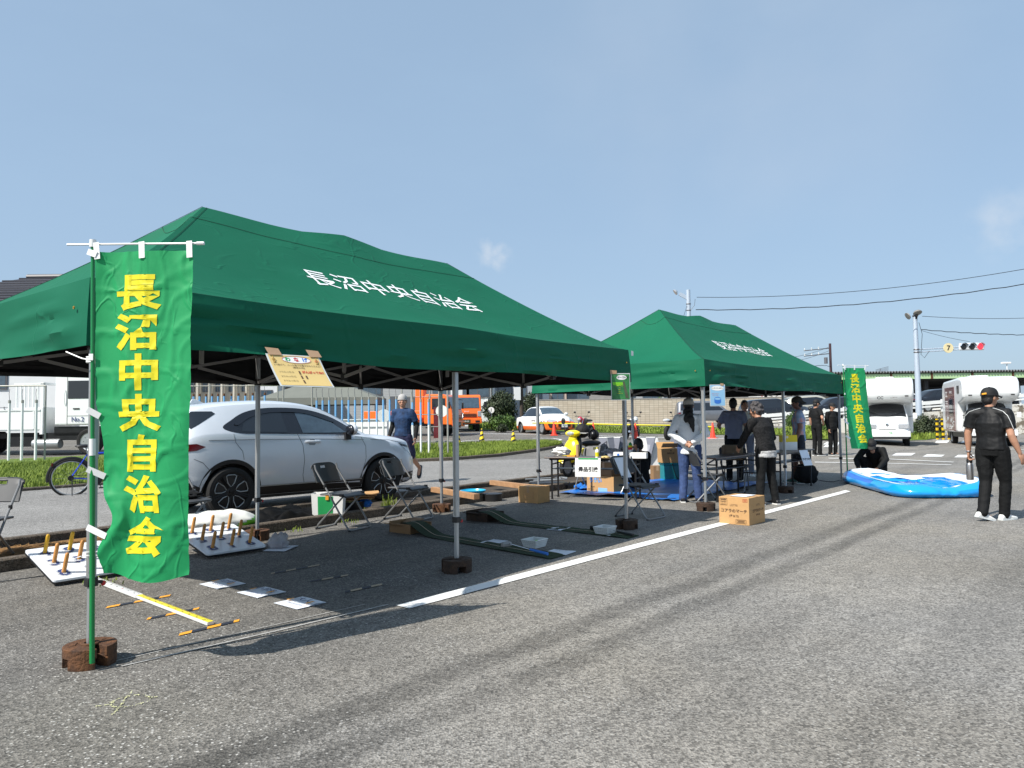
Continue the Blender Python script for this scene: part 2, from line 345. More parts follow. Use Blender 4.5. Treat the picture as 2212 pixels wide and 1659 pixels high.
# plaid shirt
def plaid():
    t, b, co, N = nodes_mat('cloth_plaid'); L = t.links.new
    def wave(ax, w, ph):
        s = N('ShaderNodeVectorMath', {0: co.outputs['Object'], 1: ax}, operation='DOT_PRODUCT')
        m = N('ShaderNodeMath', {0: s.outputs['Value'], 1: 6.283/w, 2: ph}, operation='MULTIPLY_ADD')
        k = N('ShaderNodeMath', {0: m.outputs[0]}, operation='SINE')
        return N('ShaderNodeMapRange', {0: k.outputs[0], 1: .1, 2: .7}).outputs[0]
    a, c, d = wave((1, .6, 0), .11, 0), wave((0, 0, 1), .13, 1), wave((1, -.6, 0), .05, 2)
    x = N('ShaderNodeMix', {6: (.27, .35, .47, 1), 7: (.55, .25, .22, 1), 0: a}, data_type='RGBA')
    y = N('ShaderNodeMix', {6: x.outputs[2], 7: (.17, .28, .43, 1)}, data_type='RGBA')
    q = N('ShaderNodeMath', {0: c, 1: .6}, operation='MULTIPLY'); L(q.outputs[0], y.inputs[0])
    z = N('ShaderNodeMix', {6: y.outputs[2], 7: (.42, .45, .5, 1)}, data_type='RGBA')
    q2 = N('ShaderNodeMath', {0: d, 1: .3}, operation='MULTIPLY'); L(q2.outputs[0], z.inputs[0])
    L(z.outputs[2], b.inputs['Base Color']); b.inputs['Roughness'].default_value = .85
plaid()

# ---------------------------------------------------------------- mesh helpers
class MB:
    def __init__(s): s.v, s.f, s.m, s.s, s.ms = [], [], [], [], []
    def mi(s, m):
        if m not in s.ms: s.ms.append(m)
        return s.ms.index(m)
    def add(s, vs, fs, m, smooth=False):
        o = len(s.v); s.v += [tuple(p) for p in vs]; k = s.mi(m)
        for f in fs: s.f.append([i+o for i in f]); s.m.append(k); s.s.append(smooth)
        return s
    def box(s, c, d, m, rot=None):
        M = rot if rot is not None else Matrix.Identity(3)
        c = Vector(c); vs = [c+M @ Vector((x*d[0]/2, y*d[1]/2, z*d[2]/2)) for x in (-1, 1) for y in (-1, 1) for z in (-1, 1)]
        return s.add(vs, [(0, 1, 3, 2), (4, 6, 7, 5), (0, 4, 5, 1), (2, 3, 7, 6), (0, 2, 6, 4), (1, 5, 7, 3)], m)
    def bar(s, a, b, w, h, m, up=(0, 0, 1)):
        a, b = Vector(a), Vector(b); d = (b-a).normalized(); u = Vector(up)
        if abs(d.dot(u)) > .98: u = Vector((0, 1, 0))
        x = d.cross(u).normalized(); z = x.cross(d)
        vs = [p+x*i*w/2+z*j*h/2 for p in (a, b) for i, j in ((-1, -1), (1, -1), (1, 1), (-1, 1))]
        return s.add(vs, [(3, 2, 1, 0), (4, 5, 6, 7), (0, 1, 5, 4), (1, 2, 6, 5), (2, 3, 7, 6), (3, 0, 4, 7)], m)
    def tube(s, pts, r, m, n=8, closed=False, caps=True, up=None):
        pts = [Vector(p) for p in pts]; N = len(pts); vs = []; fs = []
        rs = r if isinstance(r, (list, tuple)) and len(r) == N else [r]*N
        x = None
        for i, p in enumerate(pts):
            a = pts[i-1] if (i or closed) else p; b = pts[(i+1) % N] if (i < N-1 or closed) else p
            d = (b-a); d = d.normalized() if d.length > 1e-9 else Vector((0, 0, 1))
            if x is None:
                u = Vector(up) if up else (Vector((0, 0, 1)) if abs(d.z) < .9 else Vector((0, 1, 0)))
                x = d.cross(u).normalized()
            else: x = (x-d*x.dot(d)).normalized()
            y = d.cross(x)
            ri = rs[i]; rx, ry = ri if isinstance(ri, (list, tuple)) else (ri, ri)
            for k in range(n):
                t = 2*math.pi*k/n; vs.append(p+x*math.cos(t)*rx+y*math.sin(t)*ry)
        for i in range(N if closed else N-1):
            j = (i+1) % N
            for k in range(n): l = (k+1) % n; fs.append((i*n+k, i*n+l, j*n+l, j*n+k))
        if caps and not closed: fs += [tuple(range(n-1, -1, -1)), tuple((N-1)*n+k for k in range(n))]
        return s.add(vs, fs, m, True)
    def lathe(s, prof, m, n=16, M=None):
        vs = []; fs = []; M = M or Matrix.Identity(4)
        for r, z in prof:
            for k in range(n): t = 2*math.pi*k/n; vs.append(M @ Vector((r*math.cos(t), r*math.sin(t), z)))
        for i in range(len(prof)-1):
            for k in range(n): l = (k+1) % n; fs.append((i*n+k, i*n+l, (i+1)*n+l, (i+1)*n+k))
        if prof[0][0] > 1e-6: fs.append(tuple(range(n-1, -1, -1)))
        if prof[-1][0] > 1e-6: fs.append(tuple((len(prof)-1)*n+k for k in range(n)))
        return s.add(vs, fs, m, True)
    def prism(s, poly, z0, z1, m, M=None):
        M = M or Matrix.Identity(4); n = len(poly)
        ar = sum(poly[i][0]*poly[(i+1) % n][1]-poly[(i+1) % n][0]*poly[i][1] for i in range(n))
        if ar < 0: poly = poly[::-1]
        vs = [M @ Vector((x, y, z0)) for x, y in poly]+[M @ Vector((x, y, z1)) for x, y in poly]
        return s.add(vs, [tuple(range(n-1, -1, -1)), tuple(range(n, 2*n))]+[(i, (i+1) % n, n+(i+1) % n, n+i) for i in range(n)], m)
    def grid(s, fn, nu, nv, m, smooth=True, flip=False, wrap=False):
        vs = [fn(i/nu, j/nv) for i in range(nu if wrap else nu+1) for j in range(nv+1)]; fs = []
        for i in range(nu):
            i2 = (i+1) % nu if wrap else i+1
            for j in range(nv):
                q = (i*(nv+1)+j, i2*(nv+1)+j, i2*(nv+1)+j+1, i*(nv+1)+j+1); fs.append(q[::-1] if flip else q)
        return s.add(vs, fs, m, smooth)
    def ell(s, c, r, m, n=14, k=9, M=None):
        c = Vector(c); r = (r, r, r) if not isinstance(r, (tuple, list)) else r; M = M or Matrix.Identity(3)
        vs = [c+M @ Vector((0, 0, -r[2]))]; fs = []
        for j in range(1, k):
            a = -math.pi/2+math.pi*j/k
            for i in range(n):
                t = 2*math.pi*i/n; vs.append(c+M @ Vector((r[0]*math.cos(a)*math.cos(t), r[1]*math.cos(a)*math.sin(t), r[2]*math.sin(a))))
        vs.append(c+M @ Vector((0, 0, r[2])))
        for i in range(n): fs.append((0, 1+(i+1) % n, 1+i))
        for j in range(k-2):
            for i in range(n): a, b = 1+j*n+i, 1+j*n+(i+1) % n; fs.append((a, b, b+n, a+n))
        e = 1+(k-2)*n
        for i in range(n): fs.append((len(vs)-1, e+i, e+(i+1) % n))
        return s.add(vs, fs, m, True)
    def mesh(s, name):
        me = bpy.data.meshes.new(name); me.from_pydata(s.v, [], s.f)
        for m in s.ms: me.materials.append(MATS[m])
        me.polygons.foreach_set('material_index', s.m); me.polygons.foreach_set('use_smooth', s.s); me.update()
        return me
    def build(s, name, parent=None, bevel=0, sharp=40, loc=None, rz=None, fix=False):
        me = s.mesh(name)
        if fix:
            bm = bmesh.new(); bm.from_mesh(me); bmesh.ops.recalc_face_normals(bm, faces=bm.faces); bm.to_mesh(me); bm.free()
        if sharp and any(s.s): me.set_sharp_from_angle(angle=R(sharp))
        o = bpy.data.objects.new(name, me); COL.objects.link(o)
        if parent: o.parent = parent
        if loc is not None: o.location = loc
        if rz is not None: o.rotation_euler = (0, 0, rz)
        if bevel:
            b = o.modifiers.new('bevel', 'BEVEL'); b.width = bevel; b.segments = 2; b.limit_method = 'ANGLE'; b.angle_limit = R(40)
        return o
def tag(o, label, cat, group=None, kind=None):
    if label: o['label'] = label
    if cat: o['category'] = cat
    if group: o['group'] = group
    if kind: o['kind'] = kind
    return o
def thing(name, label, cat, loc=(0, 0, 0), rz=0, group=None):
    o = bpy.data.objects.new(name, None); COL.objects.link(o); o.empty_display_size = .1
    o.location = loc; o.rotation_euler = (0, 0, rz)
    return tag(o, label, cat, group)
def struct(o): o['kind'] = 'structure'; return o
def dup(root, loc, rz, label, group=None, parent=None):
    r = root.copy(); COL.objects.link(r)
    if parent: r.parent = parent
    else:
        r.location = loc; r.rotation_euler = (0, 0, rz); r['label'] = label
        if group: r['group'] = group
    for ch in list(root.children): dup(ch, None, None, None, None, r)
    return r
def text(s, size, m, parent, M, bold=0, align='CENTER', warp=None, name='lettering', sub=0, sx=1, space=1, ext=0):
    cu = bpy.data.curves.new('t', 'FONT'); cu.body = s; cu.size = size; cu.align_x = align; cu.align_y = 'CENTER'; cu.offset = bold
    cu.space_character = space; cu.space_line = 1.0; cu.resolution_u = 2; cu.extrude = ext
    to = bpy.data.objects.new('t', cu); COL.objects.link(to)
    dg = bpy.context.evaluated_depsgraph_get()
    me = bpy.data.meshes.new_from_object(to.evaluated_get(dg)); bpy.data.objects.remove(to); bpy.data.curves.remove(cu)
    if sub:
        bm = bmesh.new(); bm.from_mesh(me); bmesh.ops.triangulate(bm, faces=bm.faces)
        for _ in range(sub):
            bmesh.ops.subdivide_edges(bm, edges=[e for e in bm.edges if e.calc_length() > size*(.18 if sub < 3 else .075)], cuts=1)
            bmesh.ops.triangulate(bm, faces=bm.faces)
        bm.to_mesh(me); bm.free()
    for v in me.vertices:
        c = Vector((v.co.x*sx, v.co.y, v.co.z))
        v.co = warp(c) if warp else M @ c
    me.materials.clear(); me.materials.append(MATS[m]); me.name = name
    o = bpy.data.objects.new(name, me); COL.objects.link(o)
    if parent: o.parent = parent
    return o
def frame(o, x, y):
    """4x4 with origin o and x / y axes (z = x cross y): places flat lettering and cards"""
    x = Vector(x).normalized(); y = Vector(y); y = (y-x*y.dot(x)).normalized(); z = x.cross(y); o = Vector(o)
    return Matrix(((x.x, y.x, z.x, o.x), (x.y, y.y, z.y, o.y), (x.z, y.z, z.z, o.z), (0, 0, 0, 1)))
def solids(mb, name, m, parent, voxel, smooth=3, disp=0, dscale=3, seed=0):
    """fuse overlapping closed solids into one continuous surface"""
    me = mb.mesh(name); o = bpy.data.objects.new(name, me); COL.objects.link(o)
    r = o.modifiers.new('r', 'REMESH'); r.mode = 'VOXEL'; r.voxel_size = voxel
    s_ = o.modifiers.new('s', 'SMOOTH'); s_.factor = .5; s_.iterations = smooth
    dg = bpy.context.evaluated_depsgraph_get(); me2 = bpy.data.meshes.new_from_object(o.evaluated_get(dg)); bpy.data.objects.remove(o)
    if disp:
        for v, nn in zip(me2.vertices, [v.normal.copy() for v in me2.vertices]):
            q = Vector((v.co.x*dscale*1.0, v.co.y*dscale, v.co.z*dscale*1.5))+Vector((seed, seed*2, 0))
            v.co += nn*(noise.noise(q)*.7+noise.noise(q*2.3)*.4)*disp
    me2.materials.clear(); me2.materials.append(MATS[m])
    me2.polygons.foreach_set('use_smooth', [True]*len(me2.polygons)); me2.name = name
    o = bpy.data.objects.new(name, me2); COL.objects.link(o); o.parent = parent
    return o

# ---------------------------------------------------------------- terrain: level lot, practice course rising gently behind it
def sstep(a, b, x): t = max(0, min(1, (x-a)/(b-a))); return t*t*(3-2*t)
def T(x, y): return .030*max(0, min(y, 47)-20.5)*(1-sstep(2.5, 8.5, x-.3*y))
def at(px, py, z=0.0):
    """first point of the terrain (plus z) seen at a pixel of the 2212-wide picture"""
    r = raydir(px, py); o = Vector((0, 0, CH))
    if z > CH: return o+r*((z-CH)/r.z)
    f_ = lambda t: (o+r*t).z-T((o+r*t).x, (o+r*t).y)-z
    a, k = .5, 0
    while k < 400 and f_(a*1.02) > 0: a *= 1.02; k += 1
    b = a*1.02
    for _ in range(30):
        m = (a+b)/2
        if f_(m) > 0: a = m
        else: b = m
    return o+r*a
def dep(px, py, y): r = raydir(px, py); return Vector((0, 0, CH))+r*(y/r.y)
def gz(x, y, dz=0): return Vector((x, y, T(x, y)+dz))
class Fr:
    def __init__(s, o, yaw): s.o = Vector((o[0], o[1], 0)); s.yaw = yaw; s.e = Vector((math.cos(yaw), math.sin(yaw), 0)); s.n = Vector((-s.e.y, s.e.x, 0))
    def __call__(s, a, b, z=0): return s.o+s.e*a+s.n*b+Vector((0, 0, z))
FA, FB = Fr((-2.3775, 4.1559), .9077), Fr((2.7549, 10.5867), .856)
TL, TD, EAV, RDG, RIN, VAL = 6.15, 3.13, 2.165, 3.215, .249, 1.775
# ================================================================ THE SETTING
def lines(a, b, n, p=1.0): return [a+(b-a)*(i/n)**p for i in range(n+1)]
xs = [-1500, -400, -150]+[-80+4*i for i in range(46)]+[150, 400, 1500]
ys = [-300, -40, -5, 5, 12, 16, 18]+[20+2*i for i in range(28)]+[80, 110, 160, 300, 800, 2500]
g = MB(); nx, ny = len(xs)-1, len(ys)-1
g.grid(lambda u, v: gz(xs[round(u*nx)], ys[round(v*ny)]), nx, ny, 'asphalt')
struct(g.build('ground', sharp=0))

def strip(poly, w, name, m, dz=.006, seg=1.2, kind='structure', mb=None, widths=None):
    """flat band draped on the terrain along a polyline"""
    pts = [Vector((p[0], p[1], 0)) for p in poly]; fine = []
    for a, b in zip(pts, pts[1:]):
        n = max(1, int((b-a).length/seg)); fine += [a.lerp(b, i/n) for i in range(n)]
    fine.append(pts[-1]); own = mb is None; mb = mb or MB(); vs = []
    for i, p in enumerate(fine):
        d = (fine[min(i+1, len(fine)-1)]-fine[max(i-1, 0)]).normalized(); n = Vector((-d.y, d.x, 0))
        for q in (p-n*w/2, p+n*w/2): vs.append((q.x, q.y, T(q.x, q.y)+dz))
    mb.add(vs, [(2*i, 2*i+2, 2*i+3, 2*i+1) for i in range(len(fine)-1)], m, True)
    if own:
        o = mb.build(name, sharp=0); o['kind'] = kind; return o
def sheet(poly, name, m, dz=.004, kind='structure', mb=None):
    own = mb is None; mb = mb or MB()
    mb.add([gz(p[0], p[1], dz) for p in poly], [tuple(range(len(poly)))], m)
    if own:
        o = mb.build(name, sharp=0, fix=True); o['kind'] = kind; return o
def bandpoly(front, back, n=40):
    def samp(pl, t):
        L = [0]
        for a, b in zip(pl, pl[1:]): L.append(L[-1]+(Vector(b)-Vector(a)).length)
        d = t*L[-1]
        for i in range(len(pl)-1):
            if d <= L[i+1] or i == len(pl)-2:
                k = (d-L[i])/max(1e-6, L[i+1]-L[i]); return Vector(pl[i]).lerp(Vector(pl[i+1]), k)
    return samp

# near white line (B frame, constant offset) and the lane behind the kerbs
ln = MB()
strip([FB(-6.28, -.74), FB(3.86, -.74)], .145, '', 'paint_road', mb=ln, dz=.006)
sheet([FB(3.84, -.665), FB(4.05, -.665), FB(3.86, -.812), FB(3.6, -.812)], '', 'paint_road', .007, mb=ln)
strip([FB(-8.1, -.50), FB(-7.2, -.56), FB(-6.3, -.60)], .022, '', 'paint_faded', mb=ln, dz=.005); strip([FB(-8.1, -.38), FB(-6.4, -.46)], .010, '', 'paint_faded', mb=ln, dz=.005)
struct(ln.build('road_marking', sharp=0))
strip([FA(-4, 2.93), FA(2, 2.95), FA(6, 2.93), FA(12, 2.98)], .014, 'pavement_joint', 'soil', dz=.004, seg=.5)
KN, KF = 3.45, 4.98
sheet([FA(-9, KF+.13), FA(17.2, KF+.13), FA(17.2, 9), FA(14, 12.2), FA(-9, 12.2)], 'lane', 'asphalt_lane', .004)
sheet([FA(-9, KN+.12), FA(17, KN+.12), FA(17, KF), FA(-9, KF)], 'gutter', 'soil', .005)
def kerb(path, w, h, name, closed=False):
    mb = MB(); n = len(path); vs = []
    for i, p in enumerate(path):
        p = Vector(p).to_3d(); d = (Vector(path[min(i+1, n-1)]).to_3d()-Vector(path[max(i-1, 0)]).to_3d()).normalized(); q = Vector((-d.y, d.x, 0))
        for k, (off, z) in enumerate(((-w/2, -.03), (-w/2, h-.015), (-w/2+.015, h), (w/2-.015, h), (w/2, h-.015), (w/2, -.03))):
            c = p+q*off; jit = .006*noise.noise(c*2.3) if k in (1, 2, 3, 4) else 0
            vs.append((c.x, c.y, T(c.x, c.y)+z+jit))
    fs = []
    for i in range(n-1):
        for k in range(5): fs.append((i*6+k, (i+1)*6+k, (i+1)*6+k+1, i*6+k+1))
    fs += [(0, 1, 2, 3, 4, 5), tuple((n-1)*6+k for k in (5, 4, 3, 2, 1, 0))]
    mb.add(vs, fs, 'kerbstone'); o = mb.build(name, fix=True); o['kind'] = 'structure'; return o
def seg(a, b, step): n = max(1, int((b-a).length/step)); return [a.lerp(b, i/n) for i in range(n+1)]
kerb(seg(FA(-8, KN+.06), FA(12.2, KN+.06), .25), .13, .12, 'kerb')
kerb(seg(FA(-8, KF+.06), FA(13.5, KF+.06), .25), .13, .10, 'kerb')

# grass verge between lane and practice course
gfront = [Vector((-30, -6)), Vector((-14.5, 8.6)), Vector((-9.5, 14.9)), Vector((-7.2, 18.1)), Vector((-4.9, 21.0)), Vector((-3.2, 22.6)), Vector((-1.8, 23.2)), Vector((-.5, 24.3)), Vector((.8, 26.3)), Vector((1.75, 28.2))]
gback = [Vector((-40, 4)), Vector((-22, 22)), Vector((-13, 28)), Vector((-6, 30)), Vector((-3.0, 30)), Vector((-1, 30.6)), Vector((.4, 31)), Vector((1.3, 31)), Vector((1.7, 30.3)), Vector((1.95, 29.4))]
samp = bandpoly(gfront, gback)
tf = MB(); tf.grid(lambda u, v: gz(*samp(gfront, u).lerp(samp(gback, u), v), .05+.05*min(1, v*8)*min(1, (1-v)*8)), 60, 8, 'lawn')
struct(tf.build('verge', sharp=0))
kp = []
for a, b in zip(gfront, gfront[1:]): kp += seg(a.to_3d(), b.to_3d(), .4)[:-1]
kp += seg(gfront[-1].to_3d(), gback[-1].to_3d(), .3)
kerb(kp, .13, .10, 'kerb')
def blades(area, n, hmin, hmax, name, label, m='grass', w=.008):
    mb = MB(); vs = []; fs = []
    for _ in range(n):
        p = area(); 
        if p is None: continue
        a = random.random()*6.283; h = random.uniform(hmin, hmax); l = random.uniform(.15, .7)*h
        d = Vector((math.cos(a), math.sin(a), 0)); s_ = Vector((-d.y, d.x, 0))*w*random.uniform(.7, 1.4); k = len(vs)
        vs += [p-s_, p+s_, p+d*l*.4+Vector((0, 0, h*.65))+s_*.7, p+d*l*.4+Vector((0, 0, h*.65))-s_*.7, p+d*l+Vector((0, 0, h))]
        fs += [(k, k+1, k+2, k+3), (k+3, k+2, k+4)]
    mb.add(vs, fs, m); o = mb.build(name, sharp=0); tag(o, label, 'grass', kind='stuff'); return o
def verge_area():
    u, v = random.random(), random.random()**1.0
    u = .26+.74*u
    p = samp(gfront, u).lerp(samp(gback, u), .02+.95*v*(.8 if u < .7 else 1)); return gz(p.x, p.y, .06)
blades(verge_area, 150000, .05, .17, 'grass', 'uncut sunlit grass on the verge behind the parked silver car')
def tuft(c, r, n, h, label):
    blades(lambda: Vector((random.gauss(c[0], r), random.gauss(c[1], r*.6), c[2])), n, h*.4, h, 'weeds', label, w=.006)
tuft(FA(5.15, 4.0, .02), .13, 260, .26, 'weed tuft growing in the gutter behind the second folding chair')
tuft(FA(6.0, 4.1, .02), .05, 60, .2, 'small weed tuft by the post foot in the gutter')
for k, (s_, t_) in enumerate(((2.9, 3.3), (3.7, 3.3), (4.6, 3.3), (1.0, 2.1))):
    tuft(FA(s_, t_, .005), .09, 22, .06, 'thin weeds sprouting along the foot of the near kerb')
# dry pine needles drifted in the gutter
def needles():
    s_ = random.uniform(-.6, 2.1); t_ = KN+.16+random.random()*1.1*(.6+.4*math.sin(s_*2.0)); hgt = .16*max(0, 1-abs(t_-4.15)/.75)*(.6+.4*noise.noise(Vector((s_*2, t_, 0))))
    return FA(s_, t_, hgt)
mb = MB(); vs = []; fs = []
for _ in range(9000):
    p = needles(); a = random.gauss(.95, .6); l = random.uniform(.05, .13); d = Vector((math.cos(a), math.sin(a), random.uniform(-.15, .25))); s_ = Vector((-d.y, d.x, 0))*.0035
    k = len(vs); vs += [p-s_, p+s_, p+d*l+s_, p+d*l-s_]; fs.append((k, k+1, k+2, k+3))
mb.add(vs, fs, 'straw'); mb.grid(lambda u, v: FA(-.6+2.7*u, KN+.15+1.2*v, .012+.13*max(0, 1-abs(v-.5)/.62)*(.6+.4*noise.noise(Vector((u*5.4, v, 0))))), 30, 8, 'straw')
tag(mb.build('pine_needles', sharp=0), 'drift of brown dry needles lying in the gutter behind the ring toss board', 'needles', kind='stuff')

# practice course markings
ms = MB()
def wl(pts, w=.15): strip([at(*p) for p in pts], w, '', 'paint_road', mb=ms, dz=.012)
wl([(845, 966), (1010, 965), (1120, 961), (1170, 957), (1205, 953), (1212, 950), (1195, 947.5), (1150, 947)], .13)
wl([(1150, 952.5), (1190, 951.2)], .13)
wl([(960, 936), (1180, 939), (1400, 945), (1660, 950)], .22)
c0 = at(1056, 954.5); strip([c0+Vector((1.3*math.cos(t*.2618), 1.3*math.sin(t*.2618), 0)) for t in range(25)], .13, '', 'paint_road', mb=ms, dz=.012)
wl([(1760, 999), (1900, 1001), (2055, 1005)], .16)
wl([(1790, 990.5), (1915, 992), (2060, 999)], .16)
def cross(px, py, wpx):
    a, b, c, d = at(px, py+2.7), at(px+wpx*.82, py+2.7), at(px+wpx, py-2.7), at(px+wpx*.2, py-2.7)
    sheet([a, b, c, d], '', 'paint_road', .012, mb=ms)
cross(1926, 982, 52); cross(1993, 984.5, 50); cross(2061, 986, 45); cross(2120, 988, 60)
for px, py, w in ((1778, 958, 40), (1778, 964, 34), (2018, 954.5, 34), (2075, 955.5, 20)): cross(px, py, w)
wl([(2060, 966), (2212, 972)], .18)
struct(ms.build('road_marking', sharp=0))
# far verges of the course (grass bands in front of the block wall and campers)
def gband(pts, back, name, n, hm, hx, label, w=.014):
    f_ = [at(*p).to_2d() for p in pts]; b_ = [at(*p).to_2d() for p in back]
    mb = MB(); mb.grid(lambda u, v: gz(*samp(f_, u).lerp(samp(b_, u), v), .02+.05*min(1, v*8)), 40, 4, 'lawn'); struct(mb.build('verge', sharp=0))
    def ar():
        p = samp(f_, random.random()).lerp(samp(b_, random.random()), random.random()) if 0 else None
        u, v = random.random(), random.random(); q = samp(f_, u).lerp(samp(b_, u), v); return gz(q.x, q.y, .05)
    blades(ar, n, hm, hx, 'grass', label, w=w)
gband([(1012, 929), (1090, 930), (1150, 930)], [(1012, 918), (1090, 919), (1160, 920)], 'verge', 2600, .15, .4, 'grass verge beside the orange truck and number sign', .03)
gband([(1180, 931), (1300, 935), (1480, 939), (1700, 941)], [(1180, 920), (1300, 924), (1480, 928), (1700, 931)], 'verge', 16000, .05, .16, 'grass band behind the motorcycles and traffic cones', .03)
gband([(1690, 950), (1790, 950), (1800, 948)], [(1690, 930), (1790, 932), (1800, 932)], 'verge', 5000, .05, .18, 'grass strip behind the man in the plaid shirt', .03)
gband([(1965, 952), (2000, 951), (2030, 947), (2040, 943)], [(1965, 940), (2000, 939), (2030, 938), (2040, 938)], 'verge', 2500, .1, .35, 'grass island round the foot of the traffic light pole', .03)
wl2 = MB(); strip([at(1028, 916), at(1190, 919)], .12, '', 'concrete', mb=wl2, dz=.35); struct(wl2.build('path', sharp=0))

# ---------------------------------------------------------------- chalk mark on the lot
ck = MB()
def chalk(pts, w):
    for i in range(len(pts)-1):
        a, b = at(*pts[i]), at(*pts[i+1]); n = max(2, int((b-a).length/.006))
        for k in range(n):
            if random.random() < .25: continue
            p = a.lerp(b, k/n)+Vector((random.gauss(0, w), random.gauss(0, w), 0)); r = random.uniform(.002, .006); t = random.random()*3
            ck.add([(p.x+r*math.cos(t+q), p.y+r*math.sin(t+q), .005) for q in (0, 1.6, 3.1, 4.7)], [(0, 1, 2, 3)], 'chalk')
mat('chalk', (.62, .62, .34), .9)
chalk([(243, 1546), (256, 1532), (268, 1515), (286, 1494)], .003)
chalk([(240, 1523), (248, 1514), (275, 1505), (305, 1502), (325, 1507), (322, 1515), (295, 1524), (265, 1530), (245, 1529), (238, 1522), (250, 1514)], .004)
chalk([(205, 1527), (238, 1524)], .003); chalk([(325, 1508), (340, 1507)], .003)
tag(ck.build('chalk_mark', sharp=0), 'pale yellow chalk oval crossed by a stroke on the asphalt near the rusty weight', 'chalk mark')
# ================================================================ TENTS, WEIGHTS, BANNERS
NAME = '長沼中央自治会'
def slope_front(s, y):
    """height of the front roof slope above tent-frame point (s, y)"""
    v = max(0, min(1, y/(TD/2))); return EAV+(RDG-EAV)*v**1.1
def make_tent(loc, rz, label, grp):
    t = thing('canopy_tent', label, 'canopy tent', loc, rz, grp)
    P1, P2 = Vector((RIN*TL, TD/2, RDG)), Vector(((1-RIN)*TL, TD/2, RDG))
    C = [Vector((0, 0, EAV)), Vector((TL, 0, EAV)), Vector((TL, TD, EAV)), Vector((0, TD, EAV))]
    def slope(a, b, ta, tb, off, sag=.0):
        nrm = ((b-a).cross(ta-a)).normalized()
        def fn(u, v):
            lo = a.lerp(b, u); hi = ta.lerp(tb, u); p = lo.lerp(hi, v); p.z = EAV+(RDG-EAV)*v**1.17
            ed = min(u, 1-u)*2
            p.z -= (.035+(.05 if ta == tb else 0))*min(1, ed*1.5)*math.sin(math.pi*v)+.02*(1-v)*math.sin(min(1, abs(u*2 % 1))*math.pi)
            if v > .85 and ta != tb: p.z += (.045*max(0, 1-abs(u-.5)*6)-.02*math.sin(2*math.pi*u)**2)*(v-.85)/.15
            q = p*1.1; w = noise.noise(Vector((q.x*.8, q.y*.8, q.z*2.4)))*.016+noise.noise(Vector((q.x*2.6, q.y*2.6, q.z*8)))*.007
            # radiating creases near the corners
            dc = min((p-a).length, (p-b).length)
            w += .012*math.sin(math.atan2(v, min(u, 1-u)*2+1e-3)*26)*max(0, 1-dc/1.0)*min(1, v*9)
            return p+nrm*(w*min(1, v*6)*min(1, (1-v)*8+.15)*min(1, ed*6)-off)
        return fn
    sides = [(C[0], C[1], P1, P2, 60, 22), (C[1], C[2], P2, P2, 30, 22), (C[2], C[3], P2, P1, 60, 22), (C[3], C[0], P1, P1, 30, 22)]
    def valance(off):
        per = 2*(TL+TD)
        def fn(u, v):
            d = u*per; c1 = .07
            if d < TL: p = Vector((d, 0, 0)); n = Vector((0, -1, 0)); l, r_ = d, TL-d; na_, nb_ = Vector((-1, 0, 0)), Vector((1, 0, 0))
            elif d < TL+TD: p = Vector((TL, d-TL, 0)); n = Vector((1, 0, 0)); l, r_ = d-TL, TL+TD-d; na_, nb_ = Vector((0, -1, 0)), Vector((0, 1, 0))
            elif d < 2*TL+TD: p = Vector((TL-(d-TL-TD), TD, 0)); n = Vector((0, 1, 0)); l, r_ = d-TL-TD, 2*TL+TD-d; na_, nb_ = Vector((1, 0, 0)), Vector((-1, 0, 0))
            else: p = Vector((0, TD-(d-2*TL-TD), 0)); n = Vector((-1, 0, 0)); l, r_ = d-2*TL-TD, per-d; na_, nb_ = Vector((0, 1, 0)), Vector((0, -1, 0))
            cd = min(l, r_); k = max(0, 1-cd/c1); n = n+(na_ if l < r_ else nb_)*k
            cd = max(0, cd)
            bul = 2.1*(.012*math.sin(d*2.1)+.030*noise.noise(Vector((d*.9, v*2.4, 3)))+.024*noise.noise(Vector((d*1.5+v*1.5, v*6.5, 1)))+.009*noise.noise(Vector((d*2.5-v*2, v*16, 6))))*min(1, cd*3)
            h = (EAV-VAL)*(1+.05*noise.noise(Vector((d*.6, 0, 9))))
            bul = max(bul, -.018)
            return p+n*(.02+.025*math.sin(v*1.4)+bul*v**.7-off)+Vector((0, 0, EAV+.004-.02*(1-0)*math.sin(min(1, (d % (TL/2))/(TL/2))*math.pi)*(1 if d < TL or TL+TD < d < 2*TL+TD else 0)*(1-v)-h*v))
        return fn
    mb = MB()
    for a, b, c, d, nu, nv in sides: mb.grid(slope(a, b, c, d, 0), nu, nv, 'canopy')
    mb.grid(valance(0), 520, 12, 'canopy', flip=True)
    can = mb.build('canopy', t, sharp=50)
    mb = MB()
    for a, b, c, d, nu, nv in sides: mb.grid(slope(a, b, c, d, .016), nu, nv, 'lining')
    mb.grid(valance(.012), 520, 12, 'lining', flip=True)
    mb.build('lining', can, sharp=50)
    # seams: eave, hips, band under the ridge
    mb = MB()
    sf = [slope(a, b, c, d, -.004) for a, b, c, d, _, _ in sides]
    for i, f in enumerate(sf):
        mb.tube([f(k/40, .015) for k in range(41)], .0025, 'seam', 4)
        if i in (0, 2): mb.tube([f(k/40, .80+.05*abs(k/20-1)) for k in range(41)], .002, 'seam', 4)
        else: mb.tube([f(k/20, .80+.05*abs(k/10-1)) for k in range(21)], .002, 'seam', 4)
        mb.tube([f(0.012, k/20) for k in range(21)], .002, 'seam', 4)
    mb.build('seam', can)
    # lettering on the front and the rear slope
    f_ = slope(C[0], C[1], P1, P2, 0); gs = [[f_(i_/60, j/22) for j in range(23)] for i_ in range(61)]
